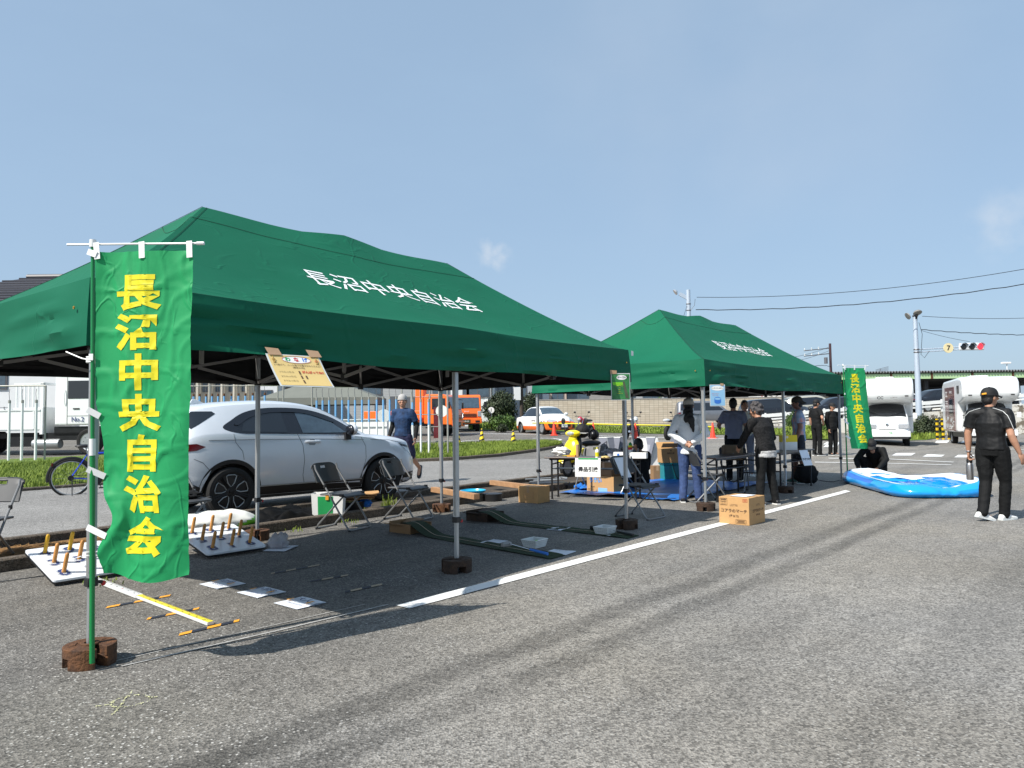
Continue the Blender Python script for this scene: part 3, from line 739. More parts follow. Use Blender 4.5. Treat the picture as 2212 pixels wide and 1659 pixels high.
    def on_slope(co):
        s_ = TL/2+.02+co.x; y = .725+co.y*.86
        v = y/(TD/2); lo0, hi0 = 0, P1.x; a_ = lo0+(hi0-lo0)*v; b_ = TL+(P2.x-TL)*v; u = (s_-a_)/(b_-a_)
        x, w = u*60, v*22; i_, j = int(x), int(w); fx, fy = x-i_, w-j; a, b, c, d = gs[i_][j], gs[i_+1][j], gs[i_+1][j+1], gs[i_][j+1]
        return a*(1-fx)*(1-fy)+b*fx*(1-fy)+c*fx*fy+d*(1-fx)*fy+(b-a+c-d).cross(d-a+c-b).normalized()*.004
    text(NAME, .315, 'white_print', can, None, bold=.0015, warp=on_slope, sub=3, sx=1.0, space=1.02)
    # eyelets
    mb = MB()
    for (x, y, nx_, ny_) in ((.1, -.055, 0, -1), (TL-.1, -.055, 0, -1), (-.055, .1, -1, 0), (TL+.055, .1, 1, 0)):
        q = Vector((nx_, ny_, 0)); M = frame((x, y, EAV-.16), Vector((0, 0, 1)).cross(q), (0, 0, 1)) 
        mb.lathe([(.004, 0), (.004, .003), (.009, .003), (.009, -.002)], 'gold_print', 10, M)
    mb.build('eyelet', can)
    # legs
    for ix in range(3):
        for iy in range(2):
            x, y = (.0, TL/2, TL)[ix], (0, TD)[iy]
            ins = .03; x += (ins if ix == 0 else -ins if ix == 2 else 0); y += ins if iy == 0 else -ins
            mb = MB(); mb.box((x, y, (.02+.55)/2), (.030, .030, .53), 'aluminium'); mb.box((x, y, (.45+2.13)/2), (.040, .040, 1.68), 'aluminium')
            mb.box((x, y, .012), (.08, .08, .008), 'steel_grey')
            for sx_ in (-1, 1): mb.box((x+sx_*.0205, y, 1.29), (.002, .012, 1.6), 'truss_grey')
            leg = mb.build('leg', t, bevel=.003)
            mb = MB(); mb.box((x, y, .455), (.056, .056, .05), 'black_plastic'); mb.bar((x+.028, y-.005, .45), (x+.06, y-.005, .445), .014, .02, 'black_plastic')
            M = Matrix.Translation((x+.064, y-.005, .437)) @ Matrix.Rotation(R(90), 4, 'X')
            mb.lathe([(.012, -.003), (.017, 0), (.012, .003)], 'red_print', 10, M)
            mb.build('clamp', leg, bevel=.004)
            for z_, h_ in ((1.80, .07), (2.13, .06)): mb = MB(); mb.box((x, y, z_), (.058, .058, h_), 'black_plastic'); mb.build('bracket', leg, bevel=.004)
    # scissor trusses
    def scissor(a, b, parent):
        a, b = Vector(a), Vector(b); n = 2; mb = MB()
        q = (b-a).normalized(); sd = Vector((-q.y, q.x, 0))*.014
        for k in range(n):
            p, r_ = a.lerp(b, k/n), a.lerp(b, (k+1)/n)
            zu, zl = 2.10, 1.76
            z0, z1 = (zu, zl)
            mb.bar(p+Vector((0, 0, zu))+sd, r_+Vector((0, 0, zl+.03))+sd, .014, .03, 'truss_grey')
            mb.bar(p+Vector((0, 0, zl+.03))-sd, r_+Vector((0, 0, zu))-sd, .014, .03, 'truss_grey')
            mid = p.lerp(r_, .5); mb.box(mid+Vector((0, 0, 1.945)), (.04, .04, .05), 'black_plastic')
            if k: mb.box(p+Vector((0, 0, 1.79)), (.05, .05, .07), 'black_plastic'); mb.box(p+Vector((0, 0, 2.10)), (.05, .05, .06), 'black_plastic'); mb.box(p+Vector((0, 0, 1.95)), (.022, .022, .3), 'truss_grey')
        mb.build('truss', parent)
    i = .03; xx = (i, TL/2, TL-i)
    for y in (i, TD-i): scissor((xx[0], y, 0), (xx[1], y, 0), t); scissor((xx[1], y, 0), (xx[2], y, 0), t)
    for x in xx: scissor((x, i, 0), (x, TD-i, 0), t)
    for x in xx:
        mb = MB(); px = min(max(x, RIN*TL), (1-RIN)*TL); mb.box((px if x != xx[1] else x, TD/2, 2.5), (.03, .03, 1.3), 'truss_grey'); mb.build('ridge_pole', t)
    for (x, px) in ((xx[0], RIN*TL), (xx[2], (1-RIN)*TL)):
        for y in (i, TD-i): mb = MB(); mb.bar((x, y, 2.1), (px, TD/2, 2.95), .014, .028, 'truss_grey'); mb.build('rafter', t)
    return t
G_T = 'green canopy tents of the festival'
tentA = make_tent(FA(0, 0), FA.yaw, 'nearest dark green canopy tent, standing over the ring toss boards and putting mats', G_T)
tentB = dup(tentA, FB(0, 0), FB.yaw, 'farther dark green canopy tent, standing over the tables and blue tarp', G_T)

# cast iron foot weights: slotted disc on two feet
def weight_mb(m, seed=0):
    mb = MB(); n = 30; r = .135; sl_ = .026
    a0 = math.asin(sl_/r)
    arc = [(r*math.cos(a0+(2*math.pi-2*a0)*k/n), r*math.sin(a0+(2*math.pi-2*a0)*k/n)) for k in range(n+1)]
    mb.prism(arc+[(.0, -sl_), (0, sl_)], .060, .112, m)
    def sec(a, b, z0, z1, ro=r-.001, ri=.035):
        k = 12; out_ = [(ro*math.cos(R(a+(b-a)*i/k)), ro*math.sin(R(a+(b-a)*i/k))) for i in range(k+1)]
        mb.prism(out_+[(ri*math.cos(R(b-(b-a)*i/k)), ri*math.sin(R(b-(b-a)*i/k))) for i in range(k+1)], z0, z1, m)
    sec(14, 78, 0, .062); sec(112, 168, 0, .062); sec(192, 248, 0, .062); sec(282, 346, 0, .062)
    mb.lathe([(.048, .110), (.048, .120), (.030, .122), (.029, .100)], m, 16)
    sec(100, 150, .108, .116, .10, .07); sec(210, 250, .108, .116, .10, .07)
    return mb
W0 = {}
def weight(p, ang, m, label):
    if m not in W0:
        W0[m] = weight_mb(m).build('tent_weight', bevel=.009, loc=p, rz=ang); o = W0[m]
    else: o = W0[m].copy(); COL.objects.link(o); o.location = p; o.rotation_euler = (0, 0, ang)
    tag(o, label, 'tent weight', 'cast iron weights on the tent legs'); return o
i = .03
weight(FA(i, i), R(-35), 'rust', 'large rusty iron weight at the foot of the green banner pole, nearest of all')
weight(FA(TL/2, i), R(200), 'rust_dark', 'dark iron weight on the middle front leg of the near tent, beside the white line')
weight(FA(TL-i, i), R(230), 'rust_dark', 'black iron weight at the white line beside the chair with a hanging sheet')
weight(FA(TL/2, TD-i), R(-70), 'rust', 'orange rusty weight on the leg between ring toss board and kerb')
weight(FA(TL-i, TD-i), R(-50), 'rust', 'rusty weight on the back leg beside the second folding chair')
weight(FB(i, i), R(70), 'rust_dark', 'brown iron weight on the far tent leg beside the printed carton')
weight(FB(TL/2, i), R(190), 'rust_dark', 'flat iron weight behind the white line at the far tent middle leg')

# feather banners
def banner(loc, rz, label, lean, pts_fn, width, height, ptop, fold, grp, seed):
    t = thing('banner', label, 'banner', loc, rz, grp)
    mb = MB(); top = Vector((lean[0], lean[1], ptop)); b0 = Vector((0, 0, .045))
    mb.tube([b0, b0.lerp(top, .52)], .0135, 'pole_green', 10); mb.tube([b0.lerp(top, .5), top], .0105, 'pole_green', 10)
    pole = mb.build('pole', t)
    mb = MB(); mb.tube([b0.lerp(top, .49), b0.lerp(top, .53)], .0165, 'white_plastic', 12); mb.build('pole_joint', pole)
    mb = MB(); mb.tube([top-Vector((0, 0, .012)), top+Vector((0, 0, .03))], .017, 'white_plastic', 12); mb.build('cap', pole)
    mb = MB(); mb.tube([top+Vector((-.145, 0, .005)), top+Vector((width+.055, 0, .0))], .006, 'white_plastic', 8); mb.tube([top+Vector((width+.03, 0, 0)), top+Vector((width+.07, 0, 0))], .010, 'white_plastic', 8); mb.build('crossbar', t)
    def cl(u, v, off=0):
        p = pts_fn(u, v); 
        if off:
            e_ = .01; a, b = pts_fn(min(1, u+e_), v)-pts_fn(max(0, u-e_), v), pts_fn(u, min(1, v+e_))-pts_fn(u, max(0, v-e_)); p = p+b.cross(a).normalized()*off
        return top+p
    NU, NV = 46, 110; gp = [[cl(i_/NU, j/NV) for j in range(NV+1)] for i_ in range(NU+1)]
    def onflag(u, v, off):
        x, y = max(0, min(NU-1e-6, u*NU)), max(0, min(NV-1e-6, v*NV)); i_, j = int(x), int(y); fx, fy = x-i_, y-j
        a, b, c, d = gp[i_][j], gp[i_+1][j], gp[i_+1][j+1], gp[i_][j+1]
        return a*(1-fx)*(1-fy)+b*fx*(1-fy)+c*fx*fy+d*(1-fx)*fy+(d-a+c-b).cross(b-a+c-d).normalized()*off
    mb = MB(); mb.grid(lambda u, v: gp[round(u*NU)][round((1-v)*NV)], NU, NV, 'flag_green'); fl = mb.build('flag', t, sharp=0)
    ch = .178*height/1.83
    for k, cc in enumerate(NAME):
        vc = .135+.1245*k
        def wp(co, vc=vc, uc=(.44, .44, .455, .46, .48, .50, .52)[k] if seed == 1 else .47):
            return onflag(uc+co.x/width, vc-co.y/height, .0028)
        text(cc, ch*1.18, 'yellow_print', fl, None, bold=.0075*height/1.83, warp=wp, sub=4, sx=1.24)
    def tabbox(a, b, w):
        mb = MB(); mb.bar(a, b, w, .003, 'white_plastic', up=(0, -1, 0)); mb.build('tab', fl)
    for u in (.03, .49, .97): tabbox(top+Vector((u*width+.008, -.012, .012)), cl(u, .012)+Vector((0, -.008, -.02)), .032)
    for v in (.0, .335, .50, .685, .865):
        q = b0.lerp(top, 1-(v*height+.04)/ptop); tabbox(q+Vector((-.02, -.016, 0)), cl(.0, v+.01)+Vector((.012, -.01, 0)), .034) if v < .3 or v > .49 else tabbox(q+Vector((-.012, -.016, 0)), q+Vector((.012, -.016, .0)), .036)
    return t
def flagA(u, v):
    W, H = .545, 1.79
    x = .022+u*W; z = -.042-v*H; y = -.012
    # left hem blows away from the pole lower down
    pull = .05*sstep(.42, .62, v)+.02*math.sin(max(0, v-.72)*11)*(v > .72)+.055*math.exp(-((v-.82)/.05)**2)-.035*math.exp(-((v-.93)/.045)**2)
    x += pull*(1-u)**1.6
    x += .012*math.sin(v*5+.4)*u*(1-.3*u)-.02*sstep(.4, .6, v)*u*(1-v)*.6
    x -= .01*u*math.exp(-((v-.25)/.1)**2)
    y += .028*math.sin(u*5.2+v*1.4)*(.25+.75*v)+.012*math.sin(u*9+v*4.2)*(1-v)**.5+.045*math.exp(-((u-.1)/.16)**2)*sstep(.55, .8, v)*math.sin(v*13)
    cre = 0
    for c in (.115, .245, .365, .50, .625, .75, .865): cre += math.exp(-((v-c-.006*math.sin(u*7))/.0045)**2)*.0045
    for c in (.34, .52): cre += math.exp(-((u-c)/.012)**2)*.005
    d1 = noise.noise(Vector((u*2.3+v*2.0, v*6-u*1.3, 4.2))); d2 = noise.noise(Vector((u*2.3-v*3.4, v*7+u*2, 8.1)))
    cre += .007*(1-min(1, abs(d1)*9))+.006*(1-min(1, abs(d2)*9))
    y -= cre
    z += .018*math.sin(u*6+1)*sstep(.85, 1, v)-.03*u*sstep(.9, 1, v)*(1-u)
    return Vector((x, y, z))
def flagB(u, v):
    W, H = .60, 1.66
    x = .022+u*W*(1-.0*v); z = -.05-v*H; y = -.012
    x += .05*v+.16*v*v*(.6+.4*u); z -= .02*v*u; x *= 1-.12*(1-v)
    y += .03*math.sin(u*5+v*3)*(.3+v)+.03*v
    d1 = noise.noise(Vector((u*2.3+v*2.0, v*6-u*1.3, 7.7)))
    y -= .010*(1-min(1, abs(d1)*8))
    return Vector((x, y, z))
GB = 'green nobori banners with yellow characters'
pa = dep(199, 1424, 4.07); banner((pa.x, pa.y, 0), R(-1), 'tall green banner with yellow characters, hanging beside the nearest tent leg', (-.030, -.0), flagA, .555, 1.79, 2.338, 0, GB, 1)
pb = FB(TL-.0, -.13)+Vector((-.05, 0, 0)); banner((pb.x, pb.y, 0), R(20), 'small-looking far banner blowing beside the white camper, tied to the far tent corner leg', (-.02, .0), flagB, .60, 1.66, 2.36, 0, GB, 2)
mb = MB(); q = FA(0.0, -.02, 1.70)
mb.tube([q+Vector((-.15, .0, .05)), q+Vector((-.05, -.02, .01)), q+Vector((.02, -.035, -.005))], .004, 'white_plastic', 6)
for k in range(4): mb.tube([q+Vector((.012+.034*math.cos(a*.785), -.012+.034*math.sin(a*.785), -.012+.009*k)) for a in range(8)], .005, 'white_plastic', 6, closed=True)
tag(mb.build('cord', loc=None), 'white cord knotted round the nearest tent leg and the green banner pole', 'cord')
mb = MB()
for z in (.62, .60): mb.tube([FA(0.015, -.01, z)+Vector((.036*math.cos(a*.785), .036*math.sin(a*.785), .002*a)) for a in range(8)], .0025, 'white_plastic', 6, closed=True)
mb.tube([FA(0, -.01, .61)+Vector((-.03, -.02, 0)), FA(0, -.01, .60)+Vector((-.075, -.03, -.005))], .0025, 'white_plastic', 6)
tag(mb.build('cable_tie'), 'white cable tie low on the nearest tent leg and banner pole', 'cable tie')
# ================================================================ CHAIRS, TABLES, GAMES AND BOXES
def make_chair(loc, rz, label):
    """folding chair; local +y is the way it faces"""
    t = thing('folding_chair', label, 'folding chair', loc, rz, 'grey folding chairs')
    W = .205; r = .0115
    def rail(pts): return pts
    # long frame: backrest top -> front feet, joined by a floor bar
    mb = MB(); lf = []
    for sx_ in (-1, 1):
        side = [(sx_*W, -.27, .80), (sx_*W, -.255, .74), (sx_*(W+.005), -.02, .42), (sx_*(W+.01), .235, .06), (sx_*(W-.0), .262, .022), (sx_*(W-.04), .27, .012)]
        lf.append(side)
    mb.tube(lf[0]+lf[1][::-1], r, 'chair_tube', 8); mb.build('front_leg', t)
    mb = MB(); rl = []
    for sx_ in (-1, 1): rl.append([(sx_*(W-.025), .165, .43), (sx_*(W-.025), .14, .405), (sx_*(W-.025), -.235, .06), (sx_*(W-.035), -.262, .022), (sx_*(W-.075), -.27, .012)])
    mb.tube(rl[0]+rl[1][::-1], r, 'chair_tube', 8); mb.build('rear_leg', t)
    mb = MB()
    def seat(u, v):
        x = (u-.5)*.375; y = -.185+.385*v; return Vector((x, y, .445-.012*math.sin(math.pi*u)*math.sin(math.pi*v)-.02*max(0, v-.85)/.15))
    mb.grid(seat, 10, 10, 'chair_grey'); mb.grid(lambda u, v: seat(u, v)-Vector((0, 0, .022)), 10, 10, 'chair_grey', flip=True)
    ed = [seat(k/10, 0) for k in range(10)]+[seat(1, k/10) for k in range(10)]+[seat(1-k/10, 1) for k in range(10)]+[seat(0, 1-k/10) for k in range(10)]
    mb.tube([p-Vector((0, 0, .011)) for p in ed], .0125, 'chair_grey', 6, closed=True); mb.build('seat', t, sharp=50)
    # backrest: curved plastic panel with a hand slot
    mb = MB()
    def bk(u, v):
        x = (u-.5)*.44; z = .585+.225*v; y = -.215-.10*(z-.585)/.25-.028*math.cos((u-.5)*math.pi)
        if v > .8: z -= .035*(abs(u-.5)*2)**6
        return Vector((x, y, z))
    for off, fl in ((0, False), (-.014, True)):
        vs = [bk(i/16, j/10)+Vector((0, off, 0)) for i in range(17) for j in range(11)]; fs = []
        for i_ in range(16):
            for j in range(10):
                if 6 <= i_ <= 9 and j in (7, 8): continue
                q = (i_*11+j, (i_+1)*11+j, (i_+1)*11+j+1, i_*11+j+1); fs.append(q if fl else q[::-1])
        mb.add(vs, fs, 'chair_grey', True)
    ring = [bk(k/16, 0) for k in range(16)]+[bk(1, k/10) for k in range(10)]+[bk(1-k/16, 1) for k in range(16)]+[bk(0, 1-k/10) for k in range(10)]
    mb.tube([p+Vector((0, -.007, 0)) for p in ring], .009, 'chair_grey', 6, closed=True)
    hole = [bk(i/16, .7) for i in range(6, 11)]+[bk(i/16, .9) for i in range(10, 5, -1)]
    mb.tube([p+Vector((0, -.007, 0)) for p in hole], .009, 'chair_grey', 6, closed=True)
    mb.build('backrest', t, sharp=60)
    for sx_ in (-1, 1):
        for c_, d_ in (((sx_*W, .15, .435), (.03, .05, .035)), ((sx_*(W+.006), -.105, .54), (.028, .028, .045))): mb = MB(); mb.box(c_, d_, 'black_plastic'); mb.build('bracket', t, bevel=.004)
        for y in (.255, -.258):
            mb = MB(); mb.lathe([(.0, -.008), (.016, -.008), (.017, .012), (.012, .02), (0, .02)], 'black_plastic', 10, Matrix.Translation((sx_*(W-.02), y, .010))); mb.build('foot_cap', t)
    return t
chair0 = None
def chair(p, face, label):
    """face: angle of the direction the chair faces"""
    global chair0
    rz = face-math.pi/2; p = Vector((p[0], p[1], p[2] if len(p) > 2 else 0))
    if chair0 is None: chair0 = make_chair(p, rz, label); return chair0
    return dup(chair0, p, rz, label)
AN = FA.yaw-math.pi/2
ch_a = chair(FA(4.20, 2.98), AN+R(12), 'folding chair standing in front of the white and green shopping bag')
chair(FA(5.27, 2.92), AN+R(10), 'folding chair standing by the weed tuft, next to the leg with two clamps')
ch_b = chair(FA(2.70, 3.98, .01), AN+R(14), 'folding chair half hidden behind the tall near banner, a dark bag on its seat')
chair(at(-44, 1222), AN-R(48), 'folding chair cut by the left picture edge, beside the ring toss board')
q0, q1 = at(1356, 1114), at(1408, 1121)
ch_s = chair((q0+q1)/2, math.atan2(q1.y-q0.y, q1.x-q0.x)+R(8), 'folding chair with a printed sheet on its back, beside the near tent corner leg')
chair(at(1527, 1084), R(14), 'folding chair standing directly behind the woman in the white hoodie')
chair(at(1278, 1062)+Vector((.0, .15, 0)), FB.yaw+R(180+14), 'folding chair tucked under the table behind the lettered sheet')
chair(at(1345, 1066)+Vector((.0, .2, 0)), FB.yaw+R(180-6), 'folding chair tucked under the right half of the prize table')
ch_p = chair(at(1588, 1062), R(68), 'folding chair at the second table carrying the khaki shoulder bag')

def make_table(c, rz, L, label, D=.45, H=.70):
    t = thing('folding_table', label, 'table', c, rz, 'brown folding tables')
    mb = MB(); mb.box((0, 0, H-.012), (L, D, .024), 'table_brown'); mb.build('tabletop', t, bevel=.006)
    mb = MB()
    for y in (-D/2+.05, D/2-.05): mb.box((0, y, H-.038), (L-.16, .02, .028), 'dark_metal')
    mb.build('rail', t)
    for sx_ in (-1, 1):
        x = sx_*(L/2-.12)
        for y in (-D/2+.05, D/2-.05):
            mb = MB(); mb.box((x, y, (H-.03+.012)/2), (.028, .028, H-.042), 'dark_metal'); lg = mb.build('leg', t, bevel=.004)
            mb = MB(); mb.box((x, y, .008), (.034, .034, .016), 'black_plastic'); mb.build('foot_cap', lg)
        for z_ in (.36, .58): mb = MB(); mb.box((x, 0, z_), (.02, D-.13, .02), 'dark_metal'); mb.build('stretcher', t)
        mb = MB(); mb.bar((x, 0, .585), (x-sx_*.30, 0, H-.05), .018, .018, 'dark_metal'); mb.build('brace', t)
    mb = MB(); mb.box((0, 0, .50), (L-.24, .30, .012), 'dark_metal') ; mb.build('shelf', t)
    return t
tA0 = at(1193, 1078); tA1 = at(1374, 1083)
axA = math.atan2(tA1.y-tA0.y, tA1.x-tA0.x)
eA = Vector((math.cos(axA), math.sin(axA), 0)); nA = Vector((-eA.y, eA.x, 0))
cA = (tA0+tA1)/2+nA*.175; LA = (tA1-tA0).length+.24
make_table(cA, axA, LA, 'folding table holding prizes, with the lettered sheet hanging at its edge')
def onA(px, py, z=.70): return at(px, py, z)
make_table(FB(1.85, .52), FB.yaw, 1.8, 'folding table behind the khaki bag, next to the woman with grey hair')
make_table(FB(3.86, .30), FB.yaw, 1.75, 'folding table carrying the yellow and white paper bag')

# ---- ring toss boards
def ring_board(o, yaw, tilt, label, faded):
    t = thing('ring_toss_board', label, 'ring toss board', o, yaw, 'nine-peg ring toss boards')
    t.rotation_euler = (tilt, 0, yaw); W, H, rr = .64, .74, .03
    poly = []
    for cx, cy, a in ((W-rr, rr, -90), (W-rr, H-rr, 0), (rr, H-rr, 90), (rr, rr, 180)):
        poly += [(cx+rr*math.cos(R(a+k*22.5)), cy+rr*math.sin(R(a+k*22.5))) for k in range(5)]
    mb = MB(); mb.prism(poly, .004, .024, 'board_white'); bd = mb.build('board', t, bevel=.003)
    mb = MB(); mb.prism([(x, y) for x, y in poly], -.014, .0035, 'black_plastic'); mb.build('rim', bd)
    for k, ch in enumerate('492357816'):
        cx, cy = .12+.2*(k % 3), H-.13-.235*(k//3)
        for dz, bo, mm, nm in ((.0250, .0125, 'black_print', 'number_outline'), (.0256, .0105, 'board_white', 'number_inlay'), (.0262, .0055, 'navy_print', 'number')): text(ch, .18, mm, bd, frame((cx, cy-.01, dz), (1, 0, 0), (0, 1, 0)), bold=bo, name=nm)
        mb = MB(); M = Matrix.Translation((cx, cy, .024)) @ Matrix.Rotation(R(4), 4, 'Y')
        mb.lathe([(.017, 0), (.0165, .15), (.014, .166), (.007, .173), (0, .174)], 'peg_yellow' if (k in (0, 1) and not faded) else 'peg_wood', 12, M); mb.build('peg', t)
    text('わなげ', .022, 'black_print', bd, frame((W-.14, .035, .0252), (1, 0, 0), (0, 1, 0)))
    return t
ring_board(FA(.70, 2.36, .03), FA.yaw-R(2), R(14), 'sunlit white nine-peg ring toss board with numbers, leftmost in the picture', False)
ring_board(FA(2.09, 2.44, .03), FA.yaw-R(4), R(13), 'shaded white nine-peg ring toss board with numbers, right of the near banner', True)
mb = MB(); mb.add([FA(.95, 2.42, .006), FA(1.62, 2.46, .007), FA(1.9, 2.75, .012), FA(1.5, 2.95, .02), FA(1.2, 2.9, .01)], [(0, 1, 2, 3, 4)], 'bag_white'); 
mb = MB()
def rag(u, v):
    p = FA(1.35+.42*u, 2.44+.34*v); return p+Vector((0, 0, .012+.035*abs(noise.noise(Vector((u*4, v*4, 2))))*math.sin(math.pi*min(1, max(0, u)))))
mb.grid(rag, 18, 12, 'bag_white'); tag(mb.build('plastic_sheet'), 'crumpled whitish plastic sheet on the ground beside the sunlit ring toss board', 'plastic sheet')

# ---- ruler
r0, r1 = at(200, 1254), at(455, 1352); d = (r1-r0).normalized(); q = Vector((-d.y, d.x, 0)); t = thing('surveying_staff', 'long measuring staff, half white and half yellow, lying on the asphalt', 'measuring staff')
mid = r0.lerp(r1, .46)
mb = MB(); mb.box((r0+mid)/2+Vector((0, 0, .018)), ((mid-r0).length, .056, .026), 'ruler_white', Matrix.Rotation(math.atan2(d.y, d.x), 3, 'Z')); a_ = mb.build('white_section', t, bevel=.004)
mb = MB(); mb.box((r1+mid)/2+Vector((0, 0, .016)), ((r1-mid).length, .048, .022), 'ruler_white', Matrix.Rotation(math.atan2(d.y, d.x), 3, 'Z')); b_ = mb.build('yellow_section', t, bevel=.004)
mb = MB(); mb.add([mid+q*.021+Vector((0, 0, .0282)), mid-q*.021+Vector((0, 0, .0282)), r1-q*.021+Vector((0, 0, .0282)), r1+q*.021+Vector((0, 0, .0282))], [(0, 1, 2, 3)], 'ruler_yellow'); mb.build('scale_face', b_)
for par, z, u0, u1 in ((a_, .0318, .02, .45), (b_, .0290, .48, .99)):
    mb = MB(); n = int(90*(u1-u0)*1.6)
    for k in range(n):
        c = r0.lerp(r1, u0+(u1-u0)*k/n); l = .014 if k % 5 == 0 else .007; w = .0022
        s0 = c+q*.019+Vector((0, 0, z)); s1 = c+q*(.019-l)+Vector((0, 0, z)); mb.add([s0-d*w, s0+d*w, s1+d*w, s1-d*w], [(3, 2, 1, 0)], 'black_print')
    mb.build('graduation', par)
    for k in range(int(10*(u1-u0)*2)):
        c = r0.lerp(r1, u0+(u1-u0)*(k+.5)/(int(10*(u1-u0)*2)))
        text(str(k+1), .026, 'black_print' if k % 5 else 'red_print', par, frame(c-q*.008+Vector((0, 0, z)), -q, d), bold=.001, name='number')

# ---- tape marks and papers
def tape(a, b, label, cols):
    a, b = Vector(a), Vector(b); d = (b-a).normalized(); q = Vector((-d.y, d.x, 0))*.024; mb = MB(); L = (b-a).length
    for u0, u1, m in cols:
        p, r_ = a+d*L*u0, a+d*L*u1; sh = d*.016; z = Vector((0, 0, .005))
        mb.add([p-q+z-sh, r_-q+z-sh, r_+q+z+sh, p+q+z+sh], [(0, 1, 2, 3)], m)
    tag(mb.build('tape_mark'), label, 'tape mark', 'striped tape marks on the asphalt')
O_, N_, F_ = 'tape_orange', 'tape_navy', 'tape_faded'
tape(at(230, 1313), at(368, 1287), 'striped tape mark under the middle of the measuring staff', [(0, .2, O_), (.2, .42, N_), (.42, .57, O_), (.57, .82, N_), (.82, 1, O_)])
tape(at(318, 1338), at(430, 1315), 'striped tape mark crossing the yellow half of the staff', [(0, .07, O_), (.07, .35, N_), (.35, .55, O_), (.55, .88, N_), (.88, 1, O_)])
tape(at(387, 1372), at(517, 1341), 'striped tape mark at the free end of the staff', [(0, .2, O_), (.2, .45, N_), (.45, .68, O_), (.68, .9, N_), (.9, 1, O_)])
tape(at(585, 1240), at(690, 1221), 'faded tape mark in tent shade, farthest from the white line', [(0, .08, F_), (.08, .3, N_), (.3, .5, F_), (.5, .75, N_), (.75, 1, F_)])
tape(at(670, 1257), at(752, 1243), 'faded tape mark in tent shade, middle one of three', [(0, .3, N_), (.3, .6, F_), (.6, .8, N_), (.8, 1, F_)])
tape(at(745, 1280), at(825, 1263), 'faded tape mark in tent shade, nearest the white line', [(0, .15, N_), (.15, .45, F_), (.45, .7, N_), (.7, 1, F_)])
def paper(c, yaw, w, h, label, lines_=(), m='paper', cat='paper sheet', lift=.0):
    t = thing('paper_sheet', label, cat, (c[0], c[1], c[2] if len(c) > 2 else 0), yaw, 'paper sheets lying on the ground')
    mb = MB(); mb.grid(lambda u, v: Vector(((u-.5)*w, (v-.5)*h, .008+.012*max(0, noise.noise(Vector((u*2+c[0], v*2+c[1], 1))))*abs(u-.5)*2+lift)), 10, 8, m)
    mb.grid(lambda u, v: Vector(((u-.5)*w, (v-.5)*h, .006+lift)), 1, 1, m, flip=True); s_ = mb.build('sheet', t)
    for tx, sz, x, y in lines_: text(tx, sz, 'navy_print', s_, frame((x, y, .0165+lift), (1, 0, 0), (0, 1, 0)), bold=.0005)
    return t
ps = [(at(481, 1263), '幼児', 'sheet on the ground marked for infants, farthest of three from the white line'), (at(565, 1281), '小学生', 'sheet on the ground marked for schoolchildren, between two similar sheets'), (at(648, 1304), '大人', 'sheet on the ground marked for adults, nearest the white line')]
for p, tx, lb in ps:
    t = paper(p, FA.yaw-R(92), .30, .25, lb, [(tx, .085, -.02, .05), ('このせんからなげてね', .021, 0, -.06)], 'paper')
    for o in t.children: o.rotation_euler = (0, 0, 0)
    mb = MB(); mb.add([p+FA.e*x+FA.n*y+Vector((0, 0, .021)) for x, y in ((-.02, -.11), (.05, -.11), (.05, -.085), (-.02, -.085))], [(0, 1, 2, 3)], 'tape_orange')
    mb.add([p+FA.e*x+FA.n*y+Vector((0, 0, .021)) for x, y in ((-.03, .10), (.03, .10), (.03, .125), (-.03, .125))], [(0, 1, 2, 3)], 'tape_orange'); o = mb.build('tape'); o.parent = t; o.matrix_parent_inverse = t.matrix_basis.inverted()
paper(at(1067, 1172), FA.yaw-R(85), .20, .28, 'blank-looking sheet on the ground along the near putting mat', [('パターゴルフ', .025, 0, .07)])
paper(at(1209, 1194), FA.yaw-R(85), .26, .22, 'sheet on the ground at the end of the near putting mat by the white line', [('スタート', .035, 0, .03)])
paper(at(1207, 1143), FA.yaw-R(85), .20, .26, 'sheet on the ground along the far putting mat', [('パターゴルフ', .025, 0, .07)])
paper(at(1338, 1158), FA.yaw-R(85), .24, .2, 'sheet on the ground under the far putter by the white line', [('スタート', .035, 0, .03)])
paper(at(607, 1186), FA.yaw-R(60), .24, .34, 'white sheet on the ground under the clear plastic bag of rings')

# clear bag with rings on that sheet
mb = MB(); c = at(598, 1184)
def bagp(u, v):
    a = u*2*math.pi; r = .10*(1-v**2.2*.55)*(1+.18*noise.noise(Vector((math.cos(a)*2, math.sin(a)*2, v*3)))); return c+Vector((r*math.cos(a)*1.15+v*.03, r*math.sin(a), .02+.135*v+.014*math.sin(a*5)*v))
mb.grid(bagp, 28, 12, 'clear_bag', wrap=True); mb.add([bagp(k/28, 1) for k in range(28)], [tuple(range(28))], 'clear_bag', True)
tb = mb.build('ring_bag'); tag(tb, 'translucent plastic bag of throwing rings beside the shaded ring toss board', 'plastic bag')
mb = MB(); mb.tube([c+Vector((.07*math.cos(k*.4), .065*math.sin(k*.4), .035)) for k in range(16)], .01, 'red_print', 6, closed=True); mb.tube([c+Vector((.07*math.cos(k*.4), .065*math.sin(k*.4), .06)) for k in range(16)], .01, 'blue_print', 6, closed=True)
o = mb.build('ring'); o.parent = tb

